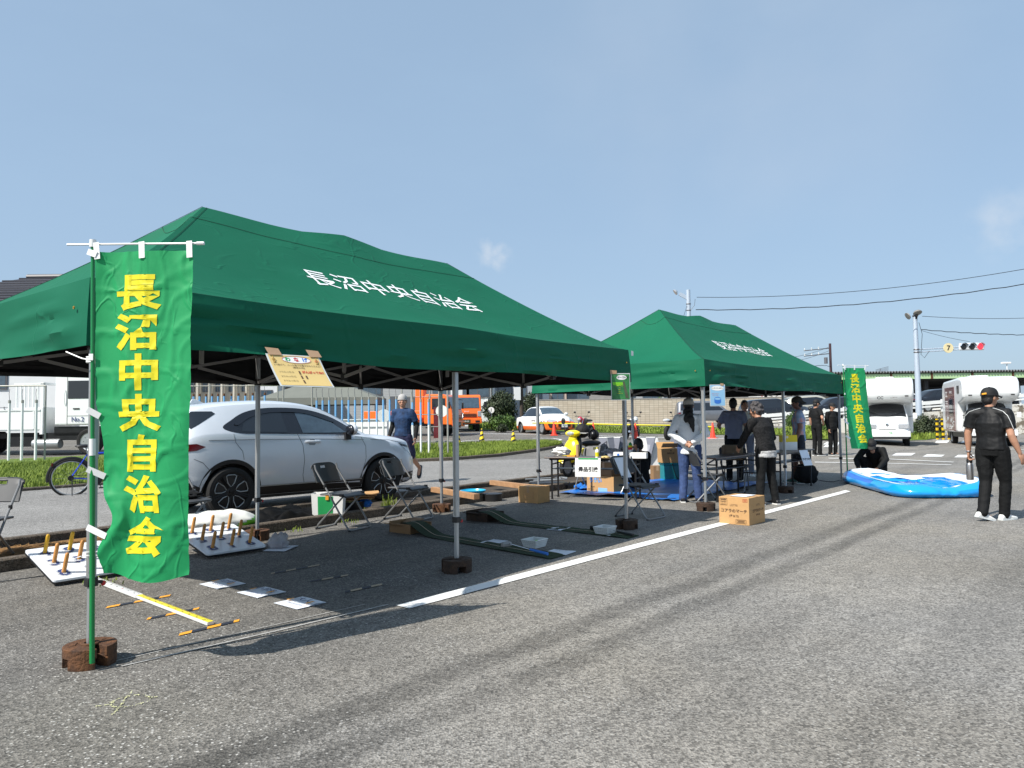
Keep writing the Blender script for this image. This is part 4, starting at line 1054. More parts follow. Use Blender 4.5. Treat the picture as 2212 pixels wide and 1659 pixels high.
# ---- putting mats, putters, baskets
def putt_mat(s0, s1, t0, t1, label, boxm, w=.27):
    t = thing('putting_mat', label, 'putting mat', FA((s0+s1)/2, (t0+t1)/2), 0, 'long green putting mats'); inv = Matrix.Translation(-FA((s0+s1)/2, (t0+t1)/2))
    n = 70
    def pt(u, v, dz=0):
        s_ = s0+(s1-s0)*u; tt = t0+(t1-t0)*u; z = .007+.115*sstep(.74, .93, u)-.02*sstep(.95, 1, u)+.006*abs(math.sin(u*19))*(1-u)
        return inv @ FA(s_+(v-.5)*w, tt, z+dz+.004*noise.noise(Vector((u*9, v*3, s0))))
    mb = MB(); mb.grid(lambda u, v: pt(u, v), n, 6, 'turf', flip=True); mb.grid(lambda u, v: pt(u, v, -.006), n, 2, 'turf'); m_ = mb.build('mat', t, sharp=0)
    mb = MB()
    for v0 in (.47,):
        vs = [pt(k/n*.9+.05, v0+dv, .004) for k in range(n+1) for dv in (0, .045)]; mb.add(vs, [(2*k, 2*k+1, 2*k+3, 2*k+2) for k in range(n)], 'tape_faded')
    mb.build('centre_line', m_)
    mb = MB(); b0 = inv @ FA(s1, t1-.10, 0); ry = Matrix.Rotation(FA.yaw, 3, 'Z')
    for dx, dy, sx_, sy_, h in ((-.17, 0, .02, .36, .11), (.17, 0, .02, .36, .11), (0, .17, .36, .02, .13), (0, -.16, .36, .02, .085)):
        mb.box(b0+ry @ Vector((dx, dy, h/2+.002)), (sx_, sy_, h), boxm, ry)
    mb.box(b0+ry @ Vector((.10, .06, .118)), (.20, .20, .008), boxm, ry @ Matrix.Rotation(R(-8), 3, 'Y')); mb.box(b0+ry @ Vector((-.20, .05, .10)), (.16, .22, .008), boxm, ry @ Matrix.Rotation(R(14), 3, 'Y'))
    mb.build('box_ramp', t, bevel=.002)
putt_mat(4.12, 4.50, -.34, 2.18, 'near dark green putting mat running up onto an orange-brown cardboard box', 'cardboard_dark')
putt_mat(5.58, 5.78, -.36, 2.08, 'far dark green putting mat running up onto a dark folded box', 'rust_dark')
def putter(a, b, label, grip, head):
    t = thing('putter', label, 'putter'); a, b = Vector(a), Vector(b); d = (b-a).normalized()
    mb = MB(); mb.tube([a+Vector((0, 0, .05)), a.lerp(b, .6)+Vector((0, 0, .035))], .006, 'chrome', 8); mb.build('shaft', t)
    mb = MB(); mb.tube([a.lerp(b, .58)+Vector((0, 0, .035)), b+Vector((0, 0, .028))], [.012, .015], grip, 10); mb.build('grip', t)
    mb = MB(); q = Vector((-d.y, d.x, 0)); M = Matrix((d, q, (0, 0, 1))).transposed(); mb.box(a+Vector((0, 0, .04))-q*.02, (.05, .12, .05), head, M); mb.build('club_head', t, bevel=.014)
putter(at(1097, 1184, .03), at(1183, 1203, .02), 'toy putter with a blue grip resting on the near putting mat', 'blue_print', 'truss_grey')
putter(at(1287, 1146, .0), at(1368, 1161, .0), 'putter with black grip and head on the far putting mat', 'black_plastic', 'black_plastic')
def basket(c, label, fill):
    t = thing('basket', label, 'basket', c, FA.yaw, 'white plastic baskets'); mb = MB()
    def wall(u, v):
        a = u*4; k = int(a) % 4; f_ = a-int(a); s_ = .075+.018*v; sx_ = s_*1.15
        cs = [(-sx_, -s_), (sx_, -s_), (sx_, s_), (-sx_, s_)]; p, r_ = Vector(cs[k]), Vector(cs[(k+1) % 4]); p = p.lerp(r_, f_); return Vector((p.x, p.y, .008+.075*v))
    for j in range(5): mb.tube([wall(k/16, j/4) for k in range(16)], .0035 if j < 4 else .006, 'white_plastic', 5, closed=True)
    for k in range(28): mb.tube([wall(k/28, 0), wall(k/28, 1)], .003, 'white_plastic', 4)
    mb.box((0, 0, .008), (.17, .15, .005), 'white_plastic'); mb.grid(lambda u, v: wall(u, v)*.97+Vector((0, 0, .001)), 16, 2, 'laminate', wrap=True); mb.build('basket_body', t)
    if fill:
        mb = MB(); random.seed(3)
        for k in range(6): mb.ell((random.uniform(-.05, .05), random.uniform(-.04, .04), .045+.01*random.random()), .021, 'bag_green', 10, 7)
        mb.build('ball', t)
basket(at(1155, 1182), 'small white basket of green balls beside the near putting mat', True)
basket(at(1307, 1153), 'small empty white basket beside the black putter', False)

# ---- cartons
def carton(c, yaw, w, d, h, label, m='cardboard', lines_=(), side=(), open_=False, sheet_=False):
    t = thing('carton', label, 'cardboard box', c, yaw)
    mb = MB(); mb.box((w/2, d/2, h/2), (w, d, h), m); b = mb.build('box', t, bevel=.004)
    mb = MB()
    if open_:
        for M, c_ in ((Matrix.Rotation(R(58), 3, 'X'), (w/2, -.03, h+.07)), (Matrix.Rotation(R(-40), 3, 'X'), (w/2, d+.06, h+.06))): mb.box(c_, (w*.98, .004, .17), m, M)
    else:
        mb.box((w/2, d/2, h+.001), (w+.002, .05, .003), 'kraft_tape'); mb.box((w/2, -.0005, h-.05), (.05, .002, .1), 'kraft_tape') if not lines_ else None
    if mb.v: mb.build('flap' if open_ else 'packing_tape', b)
    for tx, sz, x, z, mm, bo in lines_: text(tx, sz, mm, b, frame((x, -.003, z), (1, 0, 0), (0, 0, 1)), bold=bo)
    for tx, sz, y, z, mm, bo in side: text(tx, sz, mm, b, frame((w+.003, y, z), (0, 1, 0), (0, 0, 1)), bold=bo)
    if sheet_:
        mb = MB(); mb.add([(w*.25, d*.2, h+.006), (w*.8, d*.15, h+.006), (w*.85, d*.75, h+.012), (w*.3, d*.8, h+.006)], [(0, 1, 2, 3)], 'paper'); mb.build('delivery_note', b)
    return t, b
def wire(b, x0, x1, z0, z1, m, n=0, y=-.003):
    mb = MB(); w = .002
    for (a, c_) in (((x0, z0), (x1, z0)), ((x1, z0), (x1, z1)), ((x1, z1), (x0, z1)), ((x0, z1), (x0, z0))): mb.bar((a[0], y, a[1]), (c_[0], y, c_[1]), .002, w, m)
    for k in range(n): z = z0+(z1-z0)*(k+1)/(n+1); mb.bar((x0+.01, y, z), (x1-.01, y, z), .001, .003, m)
    mb.build('label_frame', b)
p, l = at(1162, 1088), at(1120, 1085); v = (p-l); yw = math.atan2(v.y, v.x)
t, b = carton(l, yw, v.length, .34, .262, 'plain cardboard box standing at the rear left leg of the far tent')
wire(b, .12, .30, .06, .2, 'kraft_tape', 4)
# 2nd: printed carton
p, l = at(1619, 1136), at(1554, 1130); v = (p-l); yw = math.atan2(v.y, v.x); W = v.length
t, b = carton(l, yw, W, .46, .335, 'printed sweets carton with a delivery note on top, on the white line', lines_=[('LOTTE', .034, W*.5, .235, 'brown_print', .0), ('コアラのマーチ', .050, W*.5, .165, 'brown_print', .0012), ('(チョコ)', .034, W*.5, .105, 'brown_print', .001), ('24484', .03, W*.16, .30, 'brown_print', .001), ('20×4袋', .018, W*.16, .27, 'brown_print', 0), ('204523', .022, W*.16, .245, 'brown_print', 0)],
              side=[('LOTTE', .034, .25, .235, 'brown_print', .0), ('コアラのマーチ', .046, .25, .165, 'brown_print', .0011), ('(チョコ)', .028, .25, .115, 'brown_print', .001)], sheet_=True)
wire(b, W*.56, W*.90, .02, .065, 'brown_print'); wire(b, W*.60, W*.86, .03, .055, 'brown_print', 2); wire(b, W*.80, W*.95, .285, .32, 'red_print', 2); wire(b, W*.04, W*.28, .235, .318, 'brown_print', 1)

# ---- things on / under the prize table
def placard(o, x, y, w, h, label, m, items, name='notice', cat='notice', bend=.0, border=None, grp=None):
    """hanging sheet with its own frame: origin at the top left corner, x along the top, -y down"""
    M = frame(o, x, y); t = thing(name, label, cat, grp and None or (0, 0, 0), 0, grp); t.matrix_basis = M
    def pt(u, v, dz=0): return Vector((u*w, -v*h, bend*math.sin(v*2.2)*.5+dz))
    mb = MB()
    if border: mb.grid(lambda u, v: pt(u, v, -.001), 4, 8, border, flip=True); mb.grid(lambda u, v: pt(u, v, -.003), 4, 8, border); mb.grid(lambda u, v: pt(.03+.94*u, .03+.94*v, .001), 4, 8, m, flip=True)
    else: mb.grid(lambda u, v: pt(u, v, 0), 4, 8, m, flip=True); mb.grid(lambda u, v: pt(u, v, -.002), 4, 8, m)
    s_ = mb.build('sheet', t)
    for tx, sz, u, v, mm, bo in items:
        text(tx, sz, mm, s_, None, bold=bo, warp=lambda c, u=u, v=v: pt(u+c.x/w, v-c.y/h, .0035), sub=1)
    return t, s_, pt
e_ = eA; top = at(1243, 990, .694); 
t, s_, pt = placard(top+Vector((0, 0, .004))-nA*.012, e_, Vector((0, 0, 1))-nA*.0+e_*-.0, .42, .30, 'white sheet lettered in black with a green strip, hanging from the prize table', 'paper_white', [('景品引換', .082, .52, .60, 'black_print', .0022)], bend=.05)
mb = MB(); mb.add([pt(.12, .0, .004), pt(.9, .0, .004), pt(.9, .07, .004), pt(.12, .07, .004)], [(3, 2, 1, 0)], 'green_print'); mb.build('tape', s_)
o = at(1450-1106+1106, 990); 
# sheet on the back of the corner chair
cs = ch_s.matrix_basis if False else Matrix.Translation(ch_s.location) @ Matrix.Rotation(ch_s.rotation_euler.z, 4, 'Z')
t, s_, pt = placard(cs @ Vector((.02, -.235, .80)), (cs.to_3x3() @ Vector((1, .0, 0))), (cs.to_3x3() @ Vector((0, -.50, 1))), .21, .297, 'white printed sheet hanging on the chair by the near tent corner leg', 'paper', [('ご自由に', .016, .3, .10, 'black_print', 0)]+[('おかしとこうかんします'[:10-k % 3], .011, .42-.02*(k % 3), .22+.055*k, 'black_print', 0) for k in range(8)], bend=.0)
def blob(c, r, m, name, label, cat, seed=0, amp=.35, n=22, fq=2.2):
    mb = MB(); mb.ell((0, 0, 0), 1, m, n, n//2+3); vs = []
    for v in mb.v:
        v = Vector(v); k = 1+amp*noise.noise(v*fq+Vector((seed, 0, 0)))+amp*.5*noise.noise(v*fq*2.4+Vector((0, seed, 0))); w = Vector((v.x*r[0]*k, v.y*r[1]*k, v.z*r[2]*k)); w.z = max(w.z, -r[2]*.85)
        vs.append(w)
    mb.v = [tuple(v) for v in vs]; o = mb.build(name, loc=Vector(c)+Vector((0, 0, r[2]*.87)), sharp=35); return tag(o, label, cat)
TT = 'items on the prize table'
blob(at(1212, 984, .70), (.16, .10, .075), 'bag_white', 'plastic_bag', 'crumpled white plastic bag at the left end of the prize table', 'plastic bag', 3, .5)
mb = MB(); mb.lathe([(.028, 0), (.028, .20), (.022, .20), (.022, .19)], 'kraft_tape', 16); tag(mb.build('paper_roll', loc=at(1248, 986, .70)), 'brown cardboard roll standing on the prize table', 'paper roll')
mb = MB(); mb.lathe([(.03, 0), (.031, .10), (.027, .125), (.012, .14), (.012, .15)], 'paper_white', 14); mb.lathe([(.0315, .02), (.0315, .09)], 'yellow_print', 14); mb.lathe([(.015, .150), (.015, .17), (0, .17)], 'yellow_print', 12); tag(mb.build('bottle', loc=at(1290, 989, .70)), 'yellow and white bottle standing on the prize table', 'bottle')
mb = MB(); mb.lathe([(.035, 0), (.036, .15), (.02, .17)], 'paper_white', 14); mb.lathe([(.036, .10), (.0365, .14)], 'red_print', 14); mb.lathe([(.037, .14), (.037, .17), (.03, .172)], 'yellow_print', 12); mb.lathe([(.03, .17), (.03, .20), (.012, .215), (.012, .225), (0, .225)], 'green_print', 12); tag(mb.build('bottle', loc=at(1362, 984, .70)), 'white bottle with red, yellow and green cap bands on the prize table', 'bottle')
def smallbox(px, py, d, m, label, yaw=axA, z=.70, text_=None, name='paper_box'):
    c = at(px, py, z); mb = MB(); mb.box((0, 0, d[2]/2), d, m); o = mb.build(name, loc=c, rz=yaw, bevel=.003); tag(o, label, 'box')
    if text_: text(text_[0], text_[1], text_[2], o, frame((0, -d[1]/2-.002, d[2]*.5), (1, 0, 0), (0, 0, 1)), bold=.001)
    return o
smallbox(1337, 988, (.16, .10, .085), 'paper_white', 'small white carton with a blue drawing, on the prize table', text_=('●', .05, 'blue_print'))
smallbox(1352, 992, (.02, .12, .14), 'paper_white', 'thin white box standing upright on the prize table')
smallbox(1380, 990, (.26, .15, .09), 'paper_white', 'long white box lying at the right end of the prize table')
blob(at(1308, 990, .70), (.07, .04, .02), 'paper_yellow', 'snack_packet', 'small yellow snack packet lying on the prize table', 'packet', 5, .3)
blob(at(1325, 989, .70), (.08, .05, .016), 'clear_bag', 'snack_packet', 'small clear snack packet lying on the prize table', 'packet', 6, .3)
blob(at(1322, 980, .70), (.16, .08, .05), 'clear_bag', 'plastic_bag', 'clear plastic bag heaped at the back of the prize table', 'plastic bag', 9, .4)
mb = MB(); mb.box((0, 0, .012), (.14, .10, .024), 'tape_orange'); tag(mb.build('paper_tray', loc=at(1235, 986, .70), rz=axA), 'flat orange paper tray beside the cardboard roll', 'tray')
# cartons under the prize table
p, l = at(1326, 1067), at(1268, 1062); v = p-l; yw = math.atan2(v.y, v.x)
t, b = carton(l, yw, v.length, .30, .30, 'snack carton with blue lettering under the prize table', lines_=[('うまい', .10, v.length*.33, .215, 'blue_print', .007), ('30×20袋', .028, v.length*.22, .095, 'brown_print', .001)])
text('うまい', .10, 'paper_blue', b, frame((v.length*.33, -.0045, .215), (1, 0, 0), (0, 0, 1)), bold=.001); wire(b, .03, .17, .02, .065, 'brown_print', 2)
mb = MB(); mb.box((v.length*.6, -.002, .05), (.21, .003, .08), 'paper_blue'); mb.build('label_patch', b)
carton(l+Vector((v.x*.35, v.y*.35+.05, .304)), yw-.05, v.length*.62, .28, .24, 'plain brown carton on top of the snack carton', 'cardboard_dark')
# teal cooler, open carton on it, small grey carton
mb = MB(); cc = at(1449, 1037); t = thing('cooler_box', 'teal cooler box with a grey strap on the blue tarp', 'cooler box', cc, R(8))
mb.box((0, 0, .17), (.40, .30, .32), 'cooler_teal'); mb.build('box', t, bevel=.02); mb = MB(); mb.box((0, 0, .352), (.43, .33, .045), 'cooler_teal'); mb.build('lid', t, bevel=.015)
mb = MB(); mb.tube([(-.02, -.17, .36), (0, -.185, .25), (.05, -.19, .10), (.1, -.2, .02)], .009, 'cap_olive', 6); mb.build('strap', t)
carton(cc+Vector((-.22, -.18, .376)), R(4), .40, .34, .30, 'open cardboard box standing on the teal cooler', lines_=[('取扱注意', .04, .2, .2, 'brown_print', .001), ('▲', .05, .2, .26, 'brown_print', 0)], open_=True)
carton(at(1412, 1037), R(6), .18, .24, .30, 'small brown box squeezed left of the teal cooler', 'cardboard_dark')
# folding grey panels
def panel(pts, label):
    t = thing('partition_screen', label, 'folding screen', pts[0][0], 0)
    for k, ((a, la), (b, lb)) in enumerate(zip(pts, pts[1:])):
        q = Vector((b.y-a.y, a.x-b.x, 0)).normalized(); q = q if q.y > 0 else -q; H = .86
        ta, tb_ = Vector((0, 0, H))+q*la, Vector((0, 0, H))+q*lb; mb = MB(); o0 = pts[0][0]; A, B = a-o0, b-o0; th = q*.012
        mb.add([A-th, B-th, B+tb_-th, A+ta-th, A+th, B+th, B+tb_+th, A+ta+th], [(0, 1, 2, 3), (7, 6, 5, 4), (0, 4, 5, 1), (1, 5, 6, 2), (2, 6, 7, 3), (3, 7, 4, 0)], 'panel_grey' if k != 3 else 'paper_white'); p_ = mb.build('leaf', t, bevel=.003, fix=True)
        mb = MB(); mb.tube([A-th, A+ta-th], .009, 'aluminium', 6); mb.tube([A+ta-th, B+tb_-th], .009, 'aluminium', 6); mb.build('edging', p_)
pp = [(at(x, y), l_) for x, y, l_ in ((1285, 1022, .22), (1327, 1024, .30), (1366, 1022, .22), (1398, 1024, .34), (1436, 1022, .26), (1474, 1025, .30))]
panel(pp, 'row of grey hinged panels leaning back behind the prize table')

# ---- along the gutter
mb = MB(); t = thing('storage_bag', 'large white and lime green bag lying on the kerb behind the shaded ring toss board', 'bag', FA(2.95, 3.78, .02), FA.yaw)
def sack(u, v):
    a = u*2*math.pi; ca, sa = math.cos(a), math.sin(a); x = (v-.5)*1.08; k = max(.02, 1-abs(2*v-1)**3.2)
    r1, r2 = .27*k**.5, .16*k**.5*(1.0-.25*v); w = 1+.16*noise.noise(Vector((x*3.4, ca*1.6, sa*1.6)))+.07*noise.noise(Vector((x*9, ca*3, sa*3)))
    return Vector((x, ca*r1*w, max(.0, .13+sa*r2*w+.02*(1-v))))
mb.grid(sack, 36, 30, 'bag_white', wrap=True)
k = mb.mi('bag_green')
for i_, f_ in enumerate(mb.f):
    c = sum((Vector(mb.v[j]) for j in f_), Vector())/len(f_)
    if c.x > .46 or (c.y < -.08 and c.z < .04+.20*(c.x+.30)): mb.m[i_] = k
mb.build('bag_body', t, sharp=60)
blob(FA(2.75, 4.02, .445), (.15, .12, .05), 'cloth_black', 'carry_bag', 'black bag lying on the chair behind the tall banner', 'bag', 4, .4)
mb = MB()
def tarpf(u, v):
    p = FA(3.15+1.55*u, 3.62+.85*v); h = .05+.28*max(0, noise.noise(Vector((u*3.1, v*2.2, 5)))+.25)*math.sin(math.pi*u)**.5*math.sin(math.pi*v)**.5+.06*abs(noise.noise(Vector((u*10, v*7, 2))))
    return p+Vector((.06*noise.noise(Vector((u*5, v*5, 1))), .06*noise.noise(Vector((u*5, v*5, 7))), .03+h*min(1, v*6)*min(1, (1-v)*6)*min(1, u*6)*min(1, (1-u)*6)))
mb.grid(tarpf, 70, 44, 'tarp_black'); tag(mb.build('black_cover', sharp=35), 'crumpled black tent cover heaped in the gutter beneath the silver car', 'cover')
mb = MB(); mb.prism([(-.16, -.11), (.16, -.11), (.16, .11), (-.16, .11)], 0, .37, 'paper_white')
t = thing('shopping_bag', 'white shopping bag with a broad green stripe behind the first folding chair', 'shopping bag', FA(4.52, 3.66, .005), FA.yaw-R(48))
mb = MB(); mb.grid(lambda u, v: Vector((((.19+.02*v)*(1 if abs(math.cos(u*6.283)) > .7 else abs(math.cos(u*6.283))/.707)*(1 if math.cos(u*6.283) > 0 else -1)), ((.11+.015*v)*(1 if abs(math.sin(u*6.283)) > .7 else abs(math.sin(u*6.283))/.707)*(1 if math.sin(u*6.283) > 0 else -1)), .38*v+.012*noise.noise(Vector((u*8, v*3, 0)))*(v > .5))), 32, 6, 'paper_white', wrap=True, smooth=False)
mb.add([(-.18, -.10, .001), (.18, -.10, .001), (.18, .10, .001), (-.18, .10, .001)], [(3, 2, 1, 0)], 'paper_white'); bb = mb.build('bag_body', t)
mb = MB(); mb.add([(-.12, -.1145, .03), (.07, -.1145, .03), (.075, -.1275, .34), (-.125, -.1275, .34)], [(0, 1, 2, 3)], 'green_print'); mb.build('stripe', bb)
mb = MB(); mb.box((.06, -.10, .36), (.09, .02, .06), 'black_plastic'); mb.box((-.0, -.135, .33), (.04, .008, .07), 'tape_orange'); mb.build('tissue_pack', t)
t = thing('flattened_cardboard', 'stack of flattened cardboard sheets resting on a dark tub by the kerb', 'cardboard', FA(5.02, 3.80, .24), FA.yaw-R(40))
for k in range(3):
    mb = MB(); mb.grid(lambda u, v, k=k: Vector((-.30+.62*u+.03*k, -.12+.3*v-.02*k, .035*k+.03*noise.noise(Vector((u*3, v*2, k)))+.03*u)), 12, 6, 'cardboard'); mb.grid(lambda u, v, k=k: Vector((-.30+.62*u+.03*k, -.12+.3*v-.02*k, .035*k-.014+.03*noise.noise(Vector((u*3, v*2, k)))+.03*u)), 12, 6, 'cardboard', flip=True)
    for j in (0, 1): mb.grid(lambda u, v, k=k, j=j: Vector((-.30+.62*u+.03*k, -.12+.3*j-.02*k, .035*k-.014*v+.03*noise.noise(Vector((u*3, j*2, k)))+.03*u)), 12, 1, 'cardboard_dark', flip=not j)
    mb.build('sheet', t)
mb = MB(); mb.lathe([(.20, 0), (.22, .20), (.23, .21), (.21, .21), (.19, .03), (0, .03)], 'black_plastic', 24); tb = mb.build('tub', loc=FA(5.0, 3.83, .006)); tag(tb, 'dark plastic tub holding yellow things under the cardboard sheets', 'tub')
blob(FA(5.18, 3.70, .12), (.10, .05, .06), 'tarp_blue', 'plastic_bag', 'blue plastic bag end sticking out below the cardboard sheets', 'plastic bag', 11, .4)
def plank(a, b, w, h, label):
    mb = MB(); mb.bar(a, b, w, h, 'wood'); tag(mb.build('timber_plank', bevel=.004), label, 'timber plank', 'timber planks lying over the kerbs')
plank(at(936, 1057, .15), at(1030, 1073, .16), .10, .085, 'brown timber plank bridging the kerbs behind the clamp leg')
plank(at(1062, 1042, .145), at(1152, 1053, .145), .10, .085, 'brown timber plank bridging the kerbs left of the plain cardboard box')
mb = MB(); mb.lathe([(0, .01), (.17, .01), (.205, .028), (.215, .05), (.20, .055), (.185, .03), (.0, .035)], 'plastic_cyan', 28); tag(mb.build('lid', loc=FA(7.42, 3.62, .13)), 'round cyan plastic lid lying on the kerb left of the plain cardboard box', 'plastic lid')
mb = MB(); mb.lathe([(.16, 0), (.17, .12), (0, .12)], 'black_plastic', 20); tag(mb.build('tub', loc=FA(7.62, 3.38, .0)), 'black tub standing under the cyan lid', 'tub')
t = thing('hand_cart', 'flat hand cart with aluminium handles lying over the kerbs behind the prize table', 'hand cart', at(1186, 1056), R(12))
mb = MB(); mb.box((0, 0, .10), (.70, .42, .05), 'black_plastic'); mb.build('deck', t, bevel=.012)
mb = MB(); mb.tube([(-.42, -.18, .16), (.30, -.16, .19), (.36, 0, .2), (.30, .16, .2), (-.42, .18, .18)], .013, 'aluminium', 8); mb.build('handle', t); mb = MB(); mb.tube([(-.30, .02, .17), (.2, -.10, .19), (.25, .12, .20)], .012, 'aluminium', 8); mb.build('brace', t)
for x, y in ((-.28, -.16), (.28, -.16), (-.28, .16), (.28, .16)):
    mb = MB(); mb.lathe([(0, -.02), (.05, -.02), (.05, .02), (0, .02)], 'rubber', 14, Matrix.Translation((x, y, .05)) @ Matrix.Rotation(R(90), 4, 'X')); mb.build('wheel', t)
mb = MB(); mb.box((0, 0, .09), (.5, .3, .18), 'trunk_blue'); tag(mb.build('storage_box', bevel=.015, loc=FA(.0, 4.3, .01), rz=FA.yaw), 'blue box behind the chair at the left picture edge', 'box')

# ---- posters on the tents
tl, tr = at(564, 764, 1.80)-FA.n*.05, at(679, 771, 1.80)-FA.n*.05; ex = (tr-tl).normalized()
dn = Vector((0, 0, -1))*.21-FA.n*.20+FA.e*.0
t, s_, pt = placard(tl, ex, -dn, (tr-tl).length, .30, 'yellow laminated poster for the ring toss, taped to the near tent edge and blown outwards', 'paper_yellow', [('わ', .042, .36, .16, 'green_print', .0015), ('な', .042, .52, .16, 'red_print', .0015), ('げ', .042, .68, .16, 'blue_print', .0015),
    ('3つ投げて、入った数でお菓子がもらえるよ!', .018, .50, .335, 'black_print', .0), ('(練習は1回)', .018, .50, .405, 'black_print', .0), ('1つ入ったら', .020, .24, .55, 'black_print', 0), ('2つ入ったら', .020, .24, .69, 'black_print', 0), ('3つ入ったら', .020, .24, .83, 'black_print', 0), ('がんばってね!!', .026, .73, .54, 'red_print', .0008)], name='poster', cat='poster', border='laminate', bend=-.03)
W_, H_ = (tr-tl).length, .30
mb = MB(); mb.tube([pt(.52+.27*math.cos(a*.2618), .16+.105*math.sin(a*.2618), .004) for a in range(24)], .0012, 'red_print', 4, closed=True)
el = [pt(.52+.268*math.cos(a*.2618), .16+.103*math.sin(a*.2618), .002) for a in range(24)]; mb.add(el, [tuple(range(23, -1, -1))], 'paper_white'); mb.build('title_oval', s_)
mb = MB()
for u, v, n in ((.46, .56, 1), (.46, .70, 2), (.46, .85, 1)):
    for k in range(n): mb.add([pt(u+.09*k, v-.055, .003), pt(u+.03+.09*k, v-.055, .003), pt(u+.03+.09*k, v+.05, .003), pt(u+.09*k, v+.05, .003)], [(3, 2, 1, 0)], 'brown_print')
mb.build('prize_picture', s_)
for u in (.10, .90):
    mb = MB(); c = .25; mb.tube([pt(u, .06, .004), pt(u, .26, .004)], .0022, 'gold_print', 4); mb.tube([pt(u-.03, .26, .004), pt(u+.03, .26, .004)], .0022, 'gold_print', 4); mb.tube([pt(u+.03*math.cos(a*.5236), .18+.028*math.sin(a*.5236), .005) for a in range(12)], .0018, 'gold_print' if u < .5 else 'red_print', 4, closed=True); mb.build('peg_drawing', s_)
for u in (.0, .76):
    mb = MB(); mb.add([pt(u+.02, -.17, .006), pt(u+.26, -.15, .006), pt(u+.28, .05, .008), pt(u+.04, .06, .008)], [(3, 2, 1, 0)], 'kraft_tape'); mb.build('tape', s_)
o = FA(5.66, -.06, 1.86)
t, s_, pt = placard(o, (.97, .22, 0), (0, 0, 1), .235, .315, 'green laminated putting game poster hanging at the near tent right corner', 'paper_green', [('パターゴルフ', .026, .56, .155, 'black_print', .0006)]+[(x, .012, .45, .40+.07*k, 'yellow_print', 0) for k, x in enumerate(('ボールをうって', 'あなにいれよう', '1かい', '2かい', '3かい', 'がんばってね'))], name='poster', cat='poster', border='laminate')
mb = MB(); mb.add([pt(.55+.27*math.cos(a*.2618), .155+.09*math.sin(a*.2618), .0022) for a in range(24)], [tuple(range(23, -1, -1))], 'paper_white'); mb.build('title_oval', s_)
mb = MB(); mb.grid(lambda u, v: pt(.1+.55*u, .33+.14*v*(1-.6*abs(u-.5)), .0018), 6, 2, 'bag_green', flip=True); mb.add([pt(.6, .3, .0019), pt(.7, .3, .0019), pt(.93, .93, .0019), pt(.75, .93, .0019)], [(3, 2, 1, 0)], 'leaf_grey'); mb.build('course_picture', s_)
mb = MB(); mb.add([pt(-.05, -.12, .005), pt(.3, -.1, .005), pt(.3, .02, .005), pt(-.03, .03, .005)], [(3, 2, 1, 0)], 'kraft_tape'); mb.build('tape', s_)
o = FB(.03, -.075, 1.80)
t, s_, pt = placard(o, (FB.e*.6+Vector((.75, -.25, 0))), (0, .0, 1), .235, .31, 'pale blue ball scooping poster hanging on the far tent corner leg', 'paper_blue', [('スーパーボールすくい', .019, .5, .17, 'black_print', .0006), ('3ぷんいないに', .017, .36, .42, 'red_print', .0), ('すくってね', .017, .34, .50, 'red_print', .0)], name='poster', cat='poster', border='laminate')
mb = MB(); mb.add([pt(.5+.42*math.cos(a*.2618), .17+.11*math.sin(a*.2618), .0022) for a in range(24)], [tuple(range(23, -1, -1))], 'paper_white'); mb.build('title_oval', s_)
mb = MB(); mb.add([pt(.5+.22*math.cos(a*.2618), .80+.09*math.sin(a*.2618)+(.0 if math.sin(a*.2618) > 0 else -.14), .0026) for a in range(24)], [tuple(range(23, -1, -1))], 'blue_print'); mb.add([pt(.5+.2*math.cos(a*.2618), .66+.05*math.sin(a*.2618), .0032) for a in range(24)], [tuple(range(23, -1, -1))], 'paper_blue'); mb.build('pool_picture', s_)
mb = MB(); mb.add([pt(.68, -.06, .005), pt(.9, -.05, .005), pt(.9, .06, .005), pt(.7, .05, .005)], [(3, 2, 1, 0)], 'kraft_tape'); mb.build('tape', s_)
o = FB(4.05, .06, .705)
placard(o+Vector((-.12, -.12, 0)), FB.e+Vector((.3, -.3, 0)), Vector((-.45, .25, 1)), .21, .297, 'pale blue sheet hanging off the corner of the table with the paper bag', 'paper', [('うけつけ', .05, .5, .6, 'black_print', .002)])

# ---- blue tarp
mb = MB()
def tarp(u, v):
    p = FB(.75+3.55*u, .95+2.3*v); w = .02+.035*max(0, noise.noise(Vector((u*7, v*4, 2))))+.10*max(0, noise.noise(Vector((u*4+3, v*3, 8)))-.25)
    ed = max(0, 1-min(u, 1-u, v, 1-v)*16)
    return p+Vector((.07*noise.noise(Vector((u*5, v*5, 3))), .07*noise.noise(Vector((u*5, v*5, 5))), w+ed*.05*max(0, noise.noise(Vector((u*9, v*9, 4)))+.1)))
mb.grid(tarp, 80, 50, 'tarp_blue'); tag(mb.build('blue_tarp', sharp=0), 'blue plastic tarp spread under the far tent', 'tarp')
mb = MB(); mb.grid(lambda u, v: FB(4.3+.5*u, 1.0+.4*v)+Vector((0, 0, .02+.01*noise.noise(Vector((u*4, v*4, 0))))), 8, 8, 'tarp_blue'); tag(mb.build('tarp_scrap', sharp=0), 'loose corner of blue sheet lying behind the teal shoes', 'tarp')
mb = MB(); mb.grid(lambda u, v: at(1240+40*u, 1062-7*v)+Vector((0, 0, .04+.09*max(0, noise.noise(Vector((u*4, v*4, 3)))+.3))), 14, 8, 'tarp_blue'); tag(mb.build('tarp_bundle', sharp=0), 'small bundle of blue sheet beside the snack carton', 'tarp')

